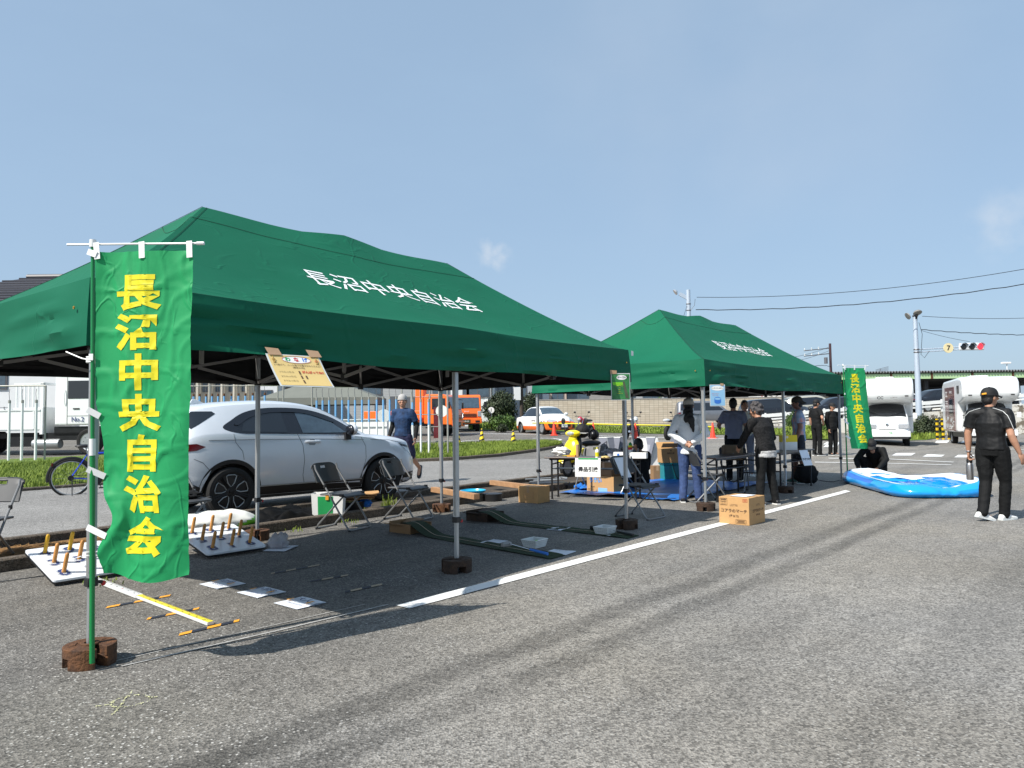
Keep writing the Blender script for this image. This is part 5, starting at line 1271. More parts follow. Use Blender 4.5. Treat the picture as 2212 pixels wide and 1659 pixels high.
# ---- half-inflated paddling pool
cen = Vector((7.2, 13.35, 0)); c4 = [Vector((6.62, 14.95, 0)), Vector((6.18, 11.82, 0)), Vector((7.62, 11.78, 0)), Vector((8.35, 15.0, 0))]
outl = []
for k in range(4):
    p, a, b = c4[k], c4[k-1], c4[(k+1) % 4]; r_ = .45
    p0, p1 = p+(a-p).normalized()*r_, p+(b-p).normalized()*r_
    for j in range(7): t_ = j/6; outl.append(p0*(1-t_)**2+p*2*t_*(1-t_)+p1*t_*t_)
    for j in range(1, 14): outl.append(p1.lerp(b+(p-b).normalized()*r_, j/14))
NP = len(outl); t = thing('paddling_pool', 'half inflated blue paddling pool with white rim, lying on the asphalt beside the walking man', 'paddling pool', cen, 0)
def ph(k):
    a = k/NP*6.283; return .18+.045*math.sin(a*2+.6)+.04*math.sin(a*3+2.2)
prof = [(0.0, 0), (.04, .10), (.065, .28), (.07, .48), (.055, .68), (.03, .84), (-.01, .96), (-.07, 1.0), (-.15, .93), (-.20, .70), (-.17, .4), (-.22, .10)]
def pv(k, j, o=0):
    k %= NP; p = outl[k]-cen; a_, b_ = outl[k-1], outl[(k+1) % NP]; d = (b_-a_).normalized(); q = Vector((d.y, -d.x, 0)); q = q if q.dot(p) > 0 else -q
    w, z = prof[j]; h = ph(k); wob = .025*noise.noise(Vector((k*.35, j*.6, 2)))+.02*noise.noise(Vector((k*1.1, j*.8, 6)))
    return p+q*(w*1.25+wob*(j > 1))+Vector((0, 0, .006+h*z*1.12+.5*wob*(j > 2)))
mb = MB(); vs = [pv(k, j) for k in range(NP) for j in range(5)]; mb.add(vs, [(k*5+j, ((k+1) % NP)*5+j, ((k+1) % NP)*5+j+1, k*5+j+1) for k in range(NP) for j in range(4)], 'pool_blue', True); mb.build('lower_wall', t, fix=True, sharp=0)
mb = MB(); vs = [pv(k, j) for k in range(NP) for j in range(4, 8)]; mb.add(vs, [(k*4+j, ((k+1) % NP)*4+j, ((k+1) % NP)*4+j+1, k*4+j+1) for k in range(NP) for j in range(3)], 'pool_blue', True)
kd = mb.mi('pool_deep')
for i_ in range(len(mb.f)):
    k = i_//3
    if k % 26 in range(6, 15) and i_ % 3 < 2 and k < 26: mb.m[i_] = kd
mb.build('upper_wall', t, fix=True, sharp=0)
mb = MB(); vs = [pv(k, j) for k in range(NP) for j in range(7, 12)]; mb.add(vs, [(k*5+j, ((k+1) % NP)*5+j, ((k+1) % NP)*5+j+1, k*5+j+1) for k in range(NP) for j in range(4)], 'pool_white', True)
kb = mb.mi('pool_blue')
for i_ in range(len(mb.f)):
    if i_ % 4 > 1: mb.m[i_] = kb
mb.build('rim', t, fix=True, sharp=0)
mb = MB(); inn = [pv(k, 11) for k in range(NP)]
mb.grid(lambda u, v: (inn[round(u*NP) % NP]).lerp(Vector((0, 0, .05)), v)+Vector((0, 0, .05*max(0, noise.noise(Vector((u*14, v*3, 1)))))), NP, 6, 'pool_blue'); mb.build('floor', t, fix=True, sharp=0)
mb = MB(); mb.grid(lambda u, v: Vector((-.35+1.0*u-.1*v, 1.40-1.2*u*.3-.5*v, .14+.07*noise.noise(Vector((u*4, v*4, 0)))+.03*math.sin(u*6))), 20, 8, 'pool_white'); mb.build('flap', t, sharp=0)

# ---- yellow paper bag, khaki bag, dark bag under table
t = thing('paper_bag', 'yellow and white paper carrier bag on the table by the man in plaid', 'paper bag', at(1703, 972, .70), FB.yaw-R(38))
mb = MB(); mb.box((0, 0, .075), (.30, .13, .15), 'paper_white'); b1 = mb.build('lower_body', t, bevel=.004); mb = MB(); mb.box((0, 0, .215), (.30, .13, .128), 'cone_yellow'); b2 = mb.build('upper_body', t, bevel=.004)
text('OFF', .06, 'paper_white', b2, frame((-.09, -.068, .235), (1, 0, 0), (0, 0, 1)), bold=.002)
mb = MB(); mb.tube([(-.05, 0, .278), (-.045, 0, .33), (0, 0, .345), (.045, 0, .33), (.05, 0, .278)], .007, 'black_plastic', 6); mb.build('handle', t)
cp = Matrix.Translation(ch_p.location) @ Matrix.Rotation(ch_p.rotation_euler.z, 4, 'Z')
t = thing('shoulder_bag', 'khaki canvas shoulder bag hanging on a chair back under the far tent', 'bag', cp @ Vector((0, -.33, .58)), ch_p.rotation_euler.z)
mb = MB(); mb.box((0, 0, .13), (.36, .14, .27), 'canvas_khaki'); bg_ = mb.build('bag_body', t, bevel=.04); mb = MB(); mb.box((.02, -.076, .17), (.26, .018, .17), 'canvas_khaki'); mb.build('flap', bg_, bevel=.008); mb = MB(); mb.lathe([(.008, 0), (.006, .004), (0, .004)], 'chrome', 10, frame((.03, -.086, .12), (1, 0, 0), (0, 0, 1))); mb.build('snap_button', bg_)
mb = MB(); mb.tube([(-.18, 0, .2), (-.2, -.02, -.05), (-.12, -.04, -.34), (.02, -.05, -.38), (.14, -.03, -.3), (.19, 0, .1), (.18, 0, .2)], .010, 'cap_olive', 6); mb.build('strap', t)
blob(at(1742, 1045), (.22, .16, .22), 'cloth_black', 'backpack', 'black backpack standing on the ground behind the legs of the man in plaid', 'bag', 13, .2)
mb = MB(); mb.tube([at(1768, 1038)+Vector((0, 0, .01)), at(1785, 1041)+Vector((0, 0, .01)), at(1800, 1042)+Vector((0, 0, .01)), at(1812, 1041)+Vector((0, 0, .03))], .007, 'black_plastic', 6); tag(mb.build('power_cable'), 'thin black cable running from the table leg to the paddling pool', 'cable')
mb = MB(); mb.add([FA(TL+.05, -.035, 2.13)+Vector((0, 0, z)) + FA.e*x for x, z in ((.0, -.03), (.055, -.03), (.055, .03), (.0, .03))], [(0, 1, 2, 3)], 'paper_white'); tag(mb.build('care_label', loc=None), 'tiny white label sewn at the right corner of the near tent', 'label')
# ================================================================ VEHICLES
def interp(pts, x):
    if x <= pts[0][0]: return pts[0][1]
    for i in range(len(pts)-1):
        (x0, y0), (x1, y1) = pts[i], pts[i+1]
        if x <= x1:
            t = (x-x0)/(x1-x0); h = x1-x0
            m0 = (pts[i+1][1]-pts[i-1][1])/(pts[i+1][0]-pts[i-1][0]) if i else (y1-y0)/h
            m1 = (pts[i+2][1]-pts[i][1])/(pts[i+2][0]-pts[i][0]) if i+2 < len(pts) else (y1-y0)/h
            s0 = (y1-y0)/h
            if s0 == 0 or m0*s0 < 0: m0 = 0
            if s0 == 0 or m1*s0 < 0: m1 = 0
            m0 = max(-3*abs(s0), min(3*abs(s0), m0)); m1 = max(-3*abs(s0), min(3*abs(s0), m1))
            return y0*(2*t**3-3*t*t+1)+m0*h*(t**3-2*t*t+t)+y1*(-2*t**3+3*t*t)+m1*h*(t**3-t*t)
    return pts[-1][1]
class Body:
    """lofted car body; x forward from the tail, z up, symmetric in y"""
    def __init__(s, L, top, bot, plan, belt, roofw, rr=.09, prof=((0, .90), (.12, .965), (.3, .99), (.62, 1.0), (.86, .985), (1, .965))):
        s.L, s.top, s.bot, s.plan, s.belt, s.roofw, s.rr, s.prof = L, top, bot, plan, belt, roofw, rr, prof
    def par(s, x):
        zt, zb, wp, ze, wr = interp(s.top, x), interp(s.bot, x), interp(s.plan, x), interp(s.belt, x), interp(s.roofw, x)
        rr = min(s.rr, (zt-zb)*.3); ze = min(ze, zt-rr-.005); return zt, zb, wp, ze, min(wr, wp*s.prof[-1][1]-.005), rr
    def side(s, x):
        zt, zb, wp, ze, wr, rr = s.par(x); pts = [(wp*k, zb+(ze-zb)*f) for f, k in s.prof]; w1 = pts[-1][0]
        for g in (.06, .3, .6, .85, 1): pts.append((w1+(wr-w1)*(g**1.08), ze+(zt-rr-ze)*g))
        for a in (18, 36, 54, 72, 90): c = math.cos(R(a)); pts.append((wr*c**.55 if c > 1e-6 else 0, zt-rr+rr*math.sin(R(a))))
        return pts
    def W(s, x, z):
        p = s.side(x)
        for (w0, z0), (w1, z1) in zip(p, p[1:]):
            if z <= z1: return w0+(w1-w0)*(max(0, z-z0)/(z1-z0) if z1 > z0 else 0)
        return 0
    def Z(s, x, y):
        p = s.side(x); y = abs(y)
        for (w0, z0), (w1, z1) in zip(p[::-1], p[::-1][1:]):
            if y <= w1: return z0+(z1-z0)*((y-w0)/(w1-w0) if w1 > w0 else 0)
        return p[0][1]
    def mesh(s, name, m, parent, cuts=(), n=70, paint=None):
        mb = MB(); rows = []
        for i_ in range(n+1):
            u = i_/n; x = s.L*(.5-.5*math.cos(math.pi*u)*(.55)-.5*(1-2*u)*.45) if 1 else u
            p = s.side(x); rows.append([(x, w, z) for w, z in p]+[(x, -w, z) for w, z in p[::-1][1:]])
        k = len(rows[0]); vs = [q for r_ in rows for q in r_]; fs = []
        for i_ in range(n):
            for j in range(k): l = (j+1) % k; fs.append((i_*k+j, i_*k+l, (i_+1)*k+l, (i_+1)*k+j))
        fs += [tuple(range(k-1, -1, -1)), tuple(n*k+j for j in range(k))]
        mb.add(vs, fs, m, True)
        if paint:
            for q, mm in paint:
                kk = mb.mi(mm)
                for i_, f_ in enumerate(mb.f):
                    c = sum((Vector(mb.v[j]) for j in f_), Vector())/len(f_)
                    if q(c): mb.m[i_] = kk
        o = mb.build(name, parent, sharp=0, fix=True)
        if cuts:
            cb = MB()
            for cx, cz, r_, yy in cuts:
                cb.lathe([(r_, -yy), (r_, yy)], 'black_plastic', 28, Matrix.Translation((cx, 0, cz)) @ Matrix.Rotation(R(90), 4, 'X'))
            co_ = cb.build('cutter', fix=True); co_.location = (0, 0, 0)
            if parent: co_.parent = parent
            b = o.modifiers.new('b', 'BOOLEAN'); b.object = co_; b.operation = 'DIFFERENCE'; b.solver = 'EXACT'; b.material_mode = 'TRANSFER'
            dg = bpy.context.evaluated_depsgraph_get(); me = bpy.data.meshes.new_from_object(o.evaluated_get(dg)); o.modifiers.clear(); o.data = me; me.name = name; bpy.data.objects.remove(co_)
        o.data.set_sharp_from_angle(angle=R(32)); return o
    def patch(s, name, poly, m, parent, off=.004, sides=(1, -1), top=False, step=.09):
        """panel following the body surface: poly in (x, z), or (x, y) with top=True"""
        out_ = []
        for sd in sides:
            bm = bmesh.new(); f_ = bm.faces.new([bm.verts.new((x, 0, z)) for x, z in poly])
            xs_, zs_ = [p[0] for p in poly], [p[1] for p in poly]
            for a0, a1, ax in ((min(xs_), max(xs_), 0), (min(zs_), max(zs_), 2)):
                k = max(1, int((a1-a0)/step))
                for j in range(1, k):
                    c = a0+(a1-a0)*j/k; co_ = (c, 0, 0) if ax == 0 else (0, 0, c); no = (1, 0, 0) if ax == 0 else (0, 0, 1)
                    bmesh.ops.bisect_plane(bm, geom=bm.verts[:]+bm.edges[:]+bm.faces[:], plane_co=co_, plane_no=no)
            for v in bm.verts:
                x, z = v.co.x, v.co.z
                v.co = (x, z*sd, s.Z(x, z)+off) if top else (x, sd*(s.W(x, z)+off), z)
            bmesh.ops.recalc_face_normals(bm, faces=bm.faces)
            nn = sum((f_.normal for f_ in bm.faces), Vector())
            if (nn.z if top else nn.y*sd) < 0: bmesh.ops.reverse_faces(bm, faces=bm.faces)
            me = bpy.data.meshes.new(name); bm.to_mesh(me); bm.free(); me.materials.append(MATS[m])
            for p in me.polygons: p.use_smooth = True
            o = bpy.data.objects.new(name, me); COL.objects.link(o); o.parent = parent; out_.append(o)
            if top: break
        return out_
    def line(s, mb, pts, m, r=.004, sd=-1, off=.001):
        fine = []
        for a, b in zip(pts, pts[1:]):
            k = max(2, int(math.hypot(a[0]-b[0], a[1]-b[1])/.05)); fine += [(a[0]+(b[0]-a[0])*i/k, a[1]+(b[1]-a[1])*i/k) for i in range(k)]
        fine.append(pts[-1]); mb.tube([(x, sd*(s.W(x, z)+off), z) for x, z in fine], r, m, 5)
def curve2(pts, n=6):
    """smooth polyline through 2-d points (closed)"""
    out_ = []; N = len(pts)
    for i_ in range(N):
        p0, p1, p2, p3 = pts[i_-1], pts[i_], pts[(i_+1) % N], pts[(i_+2) % N]
        for k in range(n):
            t = k/n; out_.append(tuple(.5*((2*p1[j])+(-p0[j]+p2[j])*t+(2*p0[j]-5*p1[j]+4*p2[j]-p3[j])*t*t+(-p0[j]+3*p1[j]-3*p2[j]+p3[j])*t**3) for j in (0, 1)))
    return out_
def wheel(parent, x, y, r, w, style='plain', rim='aluminium', n=28):
    """wheel axis along y; outer face towards sign(y)"""
    sd = 1 if y > 0 else -1; M = Matrix.Translation((x, y, r)) @ Matrix.Rotation(R(-90*sd), 4, 'X'); rr_ = r*(.70 if style != 'twin' else .74)
    mb = MB(); mb.lathe([(rr_, -w/2), (r*.93, -w/2), (r, -w*.36), (r, w*.36), (r*.93, w/2), (r*.80, w/2+.004), (rr_, w/2-.012), (rr_*.98, -w*.3), (0, -w*.3)], 'rubber', n, M); t = mb.build('wheel', parent, sharp=30)
    mb = MB(); zf = w/2-.02
    if style == 'twin':
        mb.lathe([(rr_, zf-.01), (rr_, zf+.006), (rr_*.95, zf+.006), (rr_*.93, zf-.05), (rr_*.3, zf-.03), (.05, zf+.0), (0, zf+.0)], 'rim_black', n, M)
        for k in range(5):
            a = R(90+72*k); ca, sa = math.cos(a), math.sin(a)
            def P(rad, side): return M @ Vector((rad*ca-side*sa, rad*sa+side*ca, zf+.005-.03*(1-rad/rr_)))
            lp = [P(rr_*.30, -.012), P(rr_*.50, -.05), P(rr_*.86, -.075), P(rr_*.93, -.045), P(rr_*.93, .045), P(rr_*.86, .075), P(rr_*.50, .05), P(rr_*.30, .012)]
            for q in (lp,): mb.tube(q, .0075, 'aluminium', 6, closed=True)
            mb.tube([P(rr_*.2, .085*.3), P(rr_*.9, .15)], .012, 'rim_black', 6); mb.tube([P(rr_*.2, -.085*.3), P(rr_*.9, -.15)], .012, 'rim_black', 6)
        mb.lathe([(.034, zf-.01), (.03, zf+.012), (0, zf+.014)], 'rim_black', 16, M)
    elif style == 'spoke':
        mb.lathe([(rr_, zf-.01), (rr_, zf+.006), (rr_*.88, zf+.002), (rr_*.86, zf-.05), (0, zf-.05)], 'rim_black', n, M); mb.lathe([(rr_*.99, zf-.005), (rr_*.97, zf+.008), (rr_*.88, zf+.004)], rim, n, M)
        for k in range(6): a = R(60*k+12); mb.bar(M @ Vector((0, 0, zf-.01)), M @ Vector((rr_*.93*math.cos(a), rr_*.93*math.sin(a), zf-.006)), .075, .03, rim, up=(0, 1, 0))
        mb.lathe([(.06, zf-.02), (.05, zf+.012), (0, zf+.014)], rim, 14, M)
    else:
        mb.lathe([(rr_, zf-.01), (rr_*.96, zf+.004), (rr_*.7, zf-.045), (rr_*.45, zf-.03), (rr_*.36, zf+.02), (0, zf+.02)], rim, n, M)
        for k in range(8): a = R(45*k); mb.ell(M @ Vector((rr_*.6*math.cos(a), rr_*.6*math.sin(a), zf-.037)), .035, 'black_plastic', 8, 5)
    mb.build('rim', t, sharp=30); return t

# ---- the silver car beside the kerb
SV = Body(4.33, top=[(0, .98), (.05, 1.06), (.12, 1.22), (.24, 1.44), (.36, 1.565), (.6, 1.615), (1.0, 1.655), (1.45, 1.675), (1.95, 1.655), (2.40, 1.57), (2.75, 1.42), (3.02, 1.255), (3.2, 1.16), (3.32, 1.125), (3.7, 1.09), (4.0, 1.03), (4.18, .95), (4.28, .80), (4.33, .60)],
          bot=[(0, .52), (.06, .42), (.3, .30), (.8, .26), (3.9, .26), (4.15, .30), (4.33, .40)],
          plan=[(0, .62), (.06, .74), (.2, .81), (.45, .868), (.9, .893), (2.0, .895), (3.3, .893), (3.75, .875), (4.0, .82), (4.18, .71), (4.28, .58), (4.33, .46)],
          belt=[(0, .90), (.3, 1.12), (.7, 1.17), (1.2, 1.16), (2.5, 1.13), (3.1, 1.07), (3.5, 1.0), (4.33, .62)],
          roofw=[(0, .55), (.3, .60), (.8, .645), (1.8, .66), (2.4, .65), (2.9, .68), (3.2, .75), (3.6, .80), (4.0, .76), (4.33, .3)], rr=.085)
axr = .82; axf = .82+2.61; hyaw = V_CAR = .7877
hd = Vector((math.cos(hyaw), math.sin(hyaw), 0)); lf = Vector((-hd.y, hd.x, 0))
org = Vector((-4.037, 10.588, .004))+lf*.85-hd*axr
car = thing('parked_car', 'silver white SUV parked beyond the kerb behind the near tent', 'car', org, hyaw)
bd = SV.mesh('body', 'car_silver', car, cuts=[(axr, .36, .395, 2), (axf, .36, .395, 2)], n=100)
def arch(cx, r0, r1, a0=-8, a1=188): 
    return [(cx+r1*math.cos(R(a)), .36+r1*math.sin(R(a))) for a in range(a0, a1+1, 7)]+[(cx+r0*math.cos(R(a)), .36+r0*math.sin(R(a))) for a in range(a1, a0-1, -7)]
for cx in (axr, axf): SV.patch('arch_cladding', arch(cx, .392, .45), 'black_plastic', car, .006, (-1,), step=.5)
SV.patch('sill', [(axr+.40, .265), (axf-.40, .265), (axf-.39, .39), (axr+.39, .39)], 'black_plastic', car, .008, (-1,))
SV.patch('bumper_trim', [(.05, .45), (axr-.44, .28), (axr-.43, .44), (.05, .60)], 'black_plastic', car, .006, (-1,)); SV.patch('bumper_trim', [(axf+.44, .27), (4.2, .32), (4.26, .46), (axf+.43, .44)], 'black_plastic', car, .006, (-1,))
SV.patch('sill_trim', [(axr+.42, .39), (axf-.42, .39), (axf-.43, .408), (axr+.43, .408)], 'aluminium', car, .010, (-1,))
gh = curve2([(.72, 1.26), (.86, 1.37), (1.08, 1.485), (1.40, 1.548), (1.85, 1.552), (2.2, 1.51), (2.52, 1.415), (2.80, 1.275), (3.02, 1.135), (2.95, 1.115), (2.2, 1.138), (1.3, 1.165), (.95, 1.18)], 5)
wf = SV.patch('window_surround', gh, 'car_dark', car, .004, (-1,), step=.07)[0]
SV.patch('quarter_panel_glass', [(.24, 1.34), (.34, 1.50), (.62, 1.50), (.66, 1.465), (.30, 1.25)], 'glass_dark', car, .004, (-1,), step=.06)
def inset(poly, k): c = Vector((sum(p[0] for p in poly)/len(poly), sum(p[1] for p in poly)/len(poly))); return [tuple(c+(Vector(p)-c)*k) for p in poly]
SV.patch('rear_door_glass', [(.98, 1.205), (1.02, 1.32), (1.22, 1.44), (1.45, 1.49), (1.65, 1.50), (1.70, 1.175)], 'glass_dark', wf, .009, (-1,), step=.09)
SV.patch('front_door_glass', [(1.95, 1.165), (1.88, 1.49), (2.1, 1.475), (2.44, 1.375), (2.74, 1.155)], 'glass_blue', wf, .009, (-1,), step=.09)
SV.patch('side_visor', curve2([(.90, 1.33), (1.12, 1.455), (1.45, 1.52), (1.85, 1.525), (2.2, 1.48), (2.55, 1.355), (2.52, 1.33), (2.16, 1.445), (1.85, 1.485), (1.45, 1.478), (1.15, 1.41), (.95, 1.30)], 3), 'car_dark', wf, .020, (-1,), step=.2)
SV.patch('windscreen', [(2.42, .60), (3.08, .70), (3.18, .0), (3.08, -.70), (2.42, -.60), (2.36, 0)], 'glass_dark', car, .004, top=True)
SV.patch('rear_window', [(.10, .46), (.30, .52), (.30, -.52), (.10, -.46)], 'glass_dark', car, .004, top=True)
SV.patch('tail_lamp', [(.03, .92), (.34, .95), (.46, 1.0), (.34, 1.045), (.03, 1.03)], 'lamp_red', car, .006, (-1,), step=.05)
SV.patch('headlight', [(3.86, .90), (4.10, .85), (4.22, .81), (4.25, .74), (4.16, .70), (4.02, .78), (3.88, .87)], 'lamp_clear', car, .006, (-1,), step=.05)
SV.patch('headlight_edge', [(3.78, .955), (4.10, .885), (4.22, .85), (4.22, .82), (4.10, .85), (3.84, .905)], 'car_dark', car, .008, (-1,), step=.05)
mb = MB()
for pts in ([(.86, 1.175), (.88, 1.05), (.98, .92), (1.0, .80)], [(1.86, 1.145), (1.94, .98), (1.965, .74), (1.94, .52), (1.97, .40)], [(3.0, 1.08), (3.08, .92), (3.08, .72), (3.02, .52), (2.97, .40)], [(.3, .84), (.42, .78), (.52, .66)], [(.5, 1.09), (1.2, 1.085), (2.2, 1.065), (3.05, 1.03)], [(3.18, 1.03), (3.6, 1.01), (3.86, .955)]): SV.line(mb, pts, 'seam_grey', .0035)
mat('seam_grey', (.07, .08, .09), .5)
mb.build('panel_gap', car, sharp=0)
mb = MB()
for x0 in (2.30,):
    y = -(SV.W(2.2, 1.03)+.028); mb.tube([(1.98, y+.02, 1.025), (2.02, y, 1.028), (2.20, y, 1.022), (2.24, y+.02, 1.02)], [(.012, .018), (.014, .02), (.014, .02), (.012, .018)], 'car_silver', 8); 
hn = mb.build('door_handle', car)
SV.patch('handle_cup', [(2.05, .975), (2.14, .97), (2.18, 1.02), (2.14, 1.06), (2.07, 1.06), (2.03, 1.02)], 'car_grey', car, .002, (-1,))
mb = MB(); yw = -(SV.W(2.88, 1.08)); mb.box((2.73, yw-.02, 1.10), (.10, .08, .12), 'black_plastic'); mb.ell((2.75, yw-.13, 1.20), (.075, .12, .095), 'car_silver', 16, 10); mb.ell((2.712, yw-.13, 1.195), (.05, .112, .088), 'car_dark', 14, 9); mb.build('wing_mirror', car)
mb = MB(); mb.prism([(.55, 0), (.83, 0), (.78, .03), (.66, .085), (.60, .09)], -.012, .012, 'car_silver', Matrix.Translation((0, 0, SV.Z(.75, 0)-.03)) @ Matrix.Rotation(R(90), 4, 'X')); mb.build('antenna_fin', car, bevel=.008)
for x in (axr, axf):
    for y in (-.79, .79): wheel(car, x, y, .35, .225, 'twin')
mb = MB(); mb.box((2.1, 0, .26), (2.4, 1.45, .10), 'black_plastic'); mb.build('floor_pan', car)

# ---- generic background cars
def simple_car(kind, loc, yaw, label, paint, group=None, z=0):
    S = {
     'sedan': dict(L=4.36, top=[(0, .82), (.05, .92), (.5, .99), (.75, 1.06), (1.25, 1.36), (1.7, 1.45), (2.3, 1.455), (2.75, 1.33), (3.2, 1.03), (3.35, .97), (3.9, .90), (4.2, .80), (4.36, .55)], w=.85, belt=.90, gh=[(.95, .95), (1.40, 1.30), (1.75, 1.375), (2.3, 1.375), (2.65, 1.25), (3.05, .97), (2.9, .93), (1.1, .94)], ws=(2.60, 3.16, .54, .66), rear=(.80, 1.3, .5), ax=(.82, 3.42)),
     'van': dict(L=4.75, top=[(0, .9), (.04, 1.2), (.15, 1.65), (.4, 1.82), (1.0, 1.85), (2.8, 1.84), (3.3, 1.70), (3.85, 1.28), (4.1, 1.10), (4.5, 1.0), (4.68, .8), (4.75, .5)], w=.86, belt=1.02, gh=[(.28, 1.08), (.35, 1.58), (.7, 1.68), (2.9, 1.68), (3.25, 1.52), (3.72, 1.12), (3.6, 1.06), (.6, 1.05)], ws=(3.25, 3.95, .60, .70), rear=(.06, .18, .6), ax=(.85, 3.75)),
     'suv': dict(L=4.6, top=[(0, .9), (.05, 1.15), (.25, 1.5), (.55, 1.66), (1.2, 1.70), (2.3, 1.69), (2.7, 1.58), (3.2, 1.24), (3.35, 1.14), (4.1, 1.05), (4.45, .92), (4.6, .6)], w=.90, belt=1.03, gh=[(.35, 1.12), (.55, 1.48), (.9, 1.56), (2.2, 1.56), (2.6, 1.45), (3.05, 1.10), (2.9, 1.05), (.6, 1.07)], ws=(2.65, 3.2, .58, .70), rear=(.15, .4, .55), ax=(.85, 3.60)),
    }[kind]; L, w = S['L'], S['w']
    B = Body(L, S['top'], [(0, .45), (.1, .30), (.4, .22), (L-.4, .22), (L-.1, .26), (L, .35)], [(0, w*.72), (.1, w*.88), (.4, w*.97), (1, w), (L-1, w), (L-.4, w*.92), (L-.12, w*.76), (L, w*.5)], [(0, S['belt']*.9), (.6, S['belt']), (L-1.2, S['belt']-.04), (L, .55)], [(0, w*.6), (.6, w*.68), (L*.45, w*.72), (L*.66, w*.74), (L*.78, w*.88), (L, w*.4)])
    t = thing('parked_car', label, 'car', loc, yaw, group); a0, a1 = S['ax']
    pt = None
    if paint == 'school': pt = [(lambda c: c.z < .46 and c.x < L-.75, 'car_orange'), (lambda c: c.x > L-.75 and c.z < .66, 'car_orange')]
    base = 'car_white' if paint == 'school' else paint
    B.mesh('body', base, t, cuts=[(a0, .32, .35, 2), (a1, .32, .35, 2)], n=56, paint=pt)
    B.patch('side_window', S['gh'], 'glass_dark', t, .006, step=.15)
    B.patch('windscreen', [(S['ws'][0], S['ws'][2]), (S['ws'][1], S['ws'][3]), (S['ws'][1], -S['ws'][3]), (S['ws'][0], -S['ws'][2])], 'glass_blue', t, .005, top=True)
    B.patch('rear_window', [(S['rear'][0], S['rear'][2]), (S['rear'][1], S['rear'][2]), (S['rear'][1], -S['rear'][2]), (S['rear'][0], -S['rear'][2])], 'glass_dark', t, .005, top=True)
    zf = .68; 
    for sd in (1, -1):
        B.patch('headlight', [(L-.55, zf+.02), (L-.18, zf-.06), (L-.10, zf-.01), (L-.16, zf+.06), (L-.50, zf+.11)], 'lamp_clear', t, .010, (sd,), step=.06)
        B.patch('tail_lamp', [(.02, .78), (.30, .80), (.30, .92), (.03, .90)], 'lamp_red', t, .008, (sd,), step=.08)
        mb = MB(); mb.ell((S['ws'][1]-.10, sd*(B.W(S['ws'][1]-.1, 1.0)+.10), 1.04), (.07, .11, .075), base, 10, 7); mb.build('wing_mirror', t)
    for x in (a0, a1):
        for sd in (1, -1): wheel(t, x, sd*(w-.11), .32, .20, 'spoke', n=20)
    mb = MB(); k = len(mb.v)
    fx = L+.006
    mb.box((L-.0, 0, .36), (.03, .44, .20), 'black_plastic'); mb.box((L+.018, 0, .44), (.012, .33, .165), 'paper_white'); pl = mb.build('number_plate', t)
    mb = MB(); mb.box((L*.5, 0, .27), (L*.6, w*1.6, .10), 'black_plastic'); mb.build('floor_pan', t)
    for sd in (1, -1):
        for x in (L*.36, L*.60):
            mb = MB(); mb.box((x-.35, sd*(B.W(x-.35, .86)+.012), .86), (.16, .024, .03), base); mb.build('door_handle', t, bevel=.006)
    mb = MB()
    for sd in (1, -1):
        for x in (L*.27, L*.46, L*.68): B.line(mb, [(x, S['belt']-.02), (x+.03, .6), (x, .34)], 'seam_grey', .004, sd)
    mb.build('panel_gap', t, sharp=0)
    return t, B, L
# driving-school sedan facing the camera
p = dep(1178, 936, 38.5); ya = R(-90+24)
t, B, L = simple_car('sedan', Vector((p.x, p.y, T(p.x, p.y))) - Vector((math.cos(ya), math.sin(ya), 0))*2.2+Vector((.05, .9, 0)), ya, 'white and orange driving school sedan facing the tents', 'school')
B.patch('grille', [(L-.02, .30), (L-.02, .54), (L-.24, .60), (L-.34, .52), (L-.24, .34)], 'black_plastic', t, .008, step=.05)
mb = MB(); mb.box((L+.0, 0, .49), (.03, .70, .22), 'black_plastic'); mb.box((L+.02, 0, .44), (.012, .33, .165), 'paper_white'); mb.build('grille', t, bevel=.02)
text('96-58', .09, 'green_print', t, frame((L+.030, 0, .44), (0, 1, 0), (0, 0, 1)), bold=.001)
text('S.driving', .15, 'brown_print', t, frame((2.45, -(B.W(2.4, .72)+.012), .72), (1, 0, 0), (0, 0, 1)), bold=.001)

# silver minivan by the block wall, cars on the ramp
p = dep(1584, 917, 61); simple_car('van', Vector((p.x-4.75, p.y, T(p.x, p.y))), R(-2), 'silver grey minivan parked along the block wall', 'car_grey')
def on_ramp(px): # ramp surface along the guard rail
    return dep(px, 904-(px-1711)*.079+9.5, 47.5)
ry_ = math.atan2(.90, 12)
def ramp_car(kind, px, paint, label, dy=1.6, back=False):
    p = on_ramp(px); t, B, L = simple_car(kind, p+Vector((0, dy, .0)), 0, label, paint, 'cars parked on the ramp behind the guard rail')
    t.rotation_euler = (0, -R(3.2), R(2)); return t
ramp_car('suv', 1618, 'car_dark', 'black boxy car on the ramp between the grey haired woman and the plaid shirt')
ramp_car('suv', 1735, 'car_beige', 'pale beige wagon on the ramp above the two staff in black', 3.6)
ramp_car('sedan', 1770, 'car_dark', 'dark sedan on the ramp behind the far banner', 1.5)
ramp_car('sedan', 1925, 'car_white', 'white car on the ramp behind the traffic light pole', 2.6)
ramp_car('sedan', 1985, 'car_dark', 'dark sedan highest on the ramp, between the two campers', 1.2)

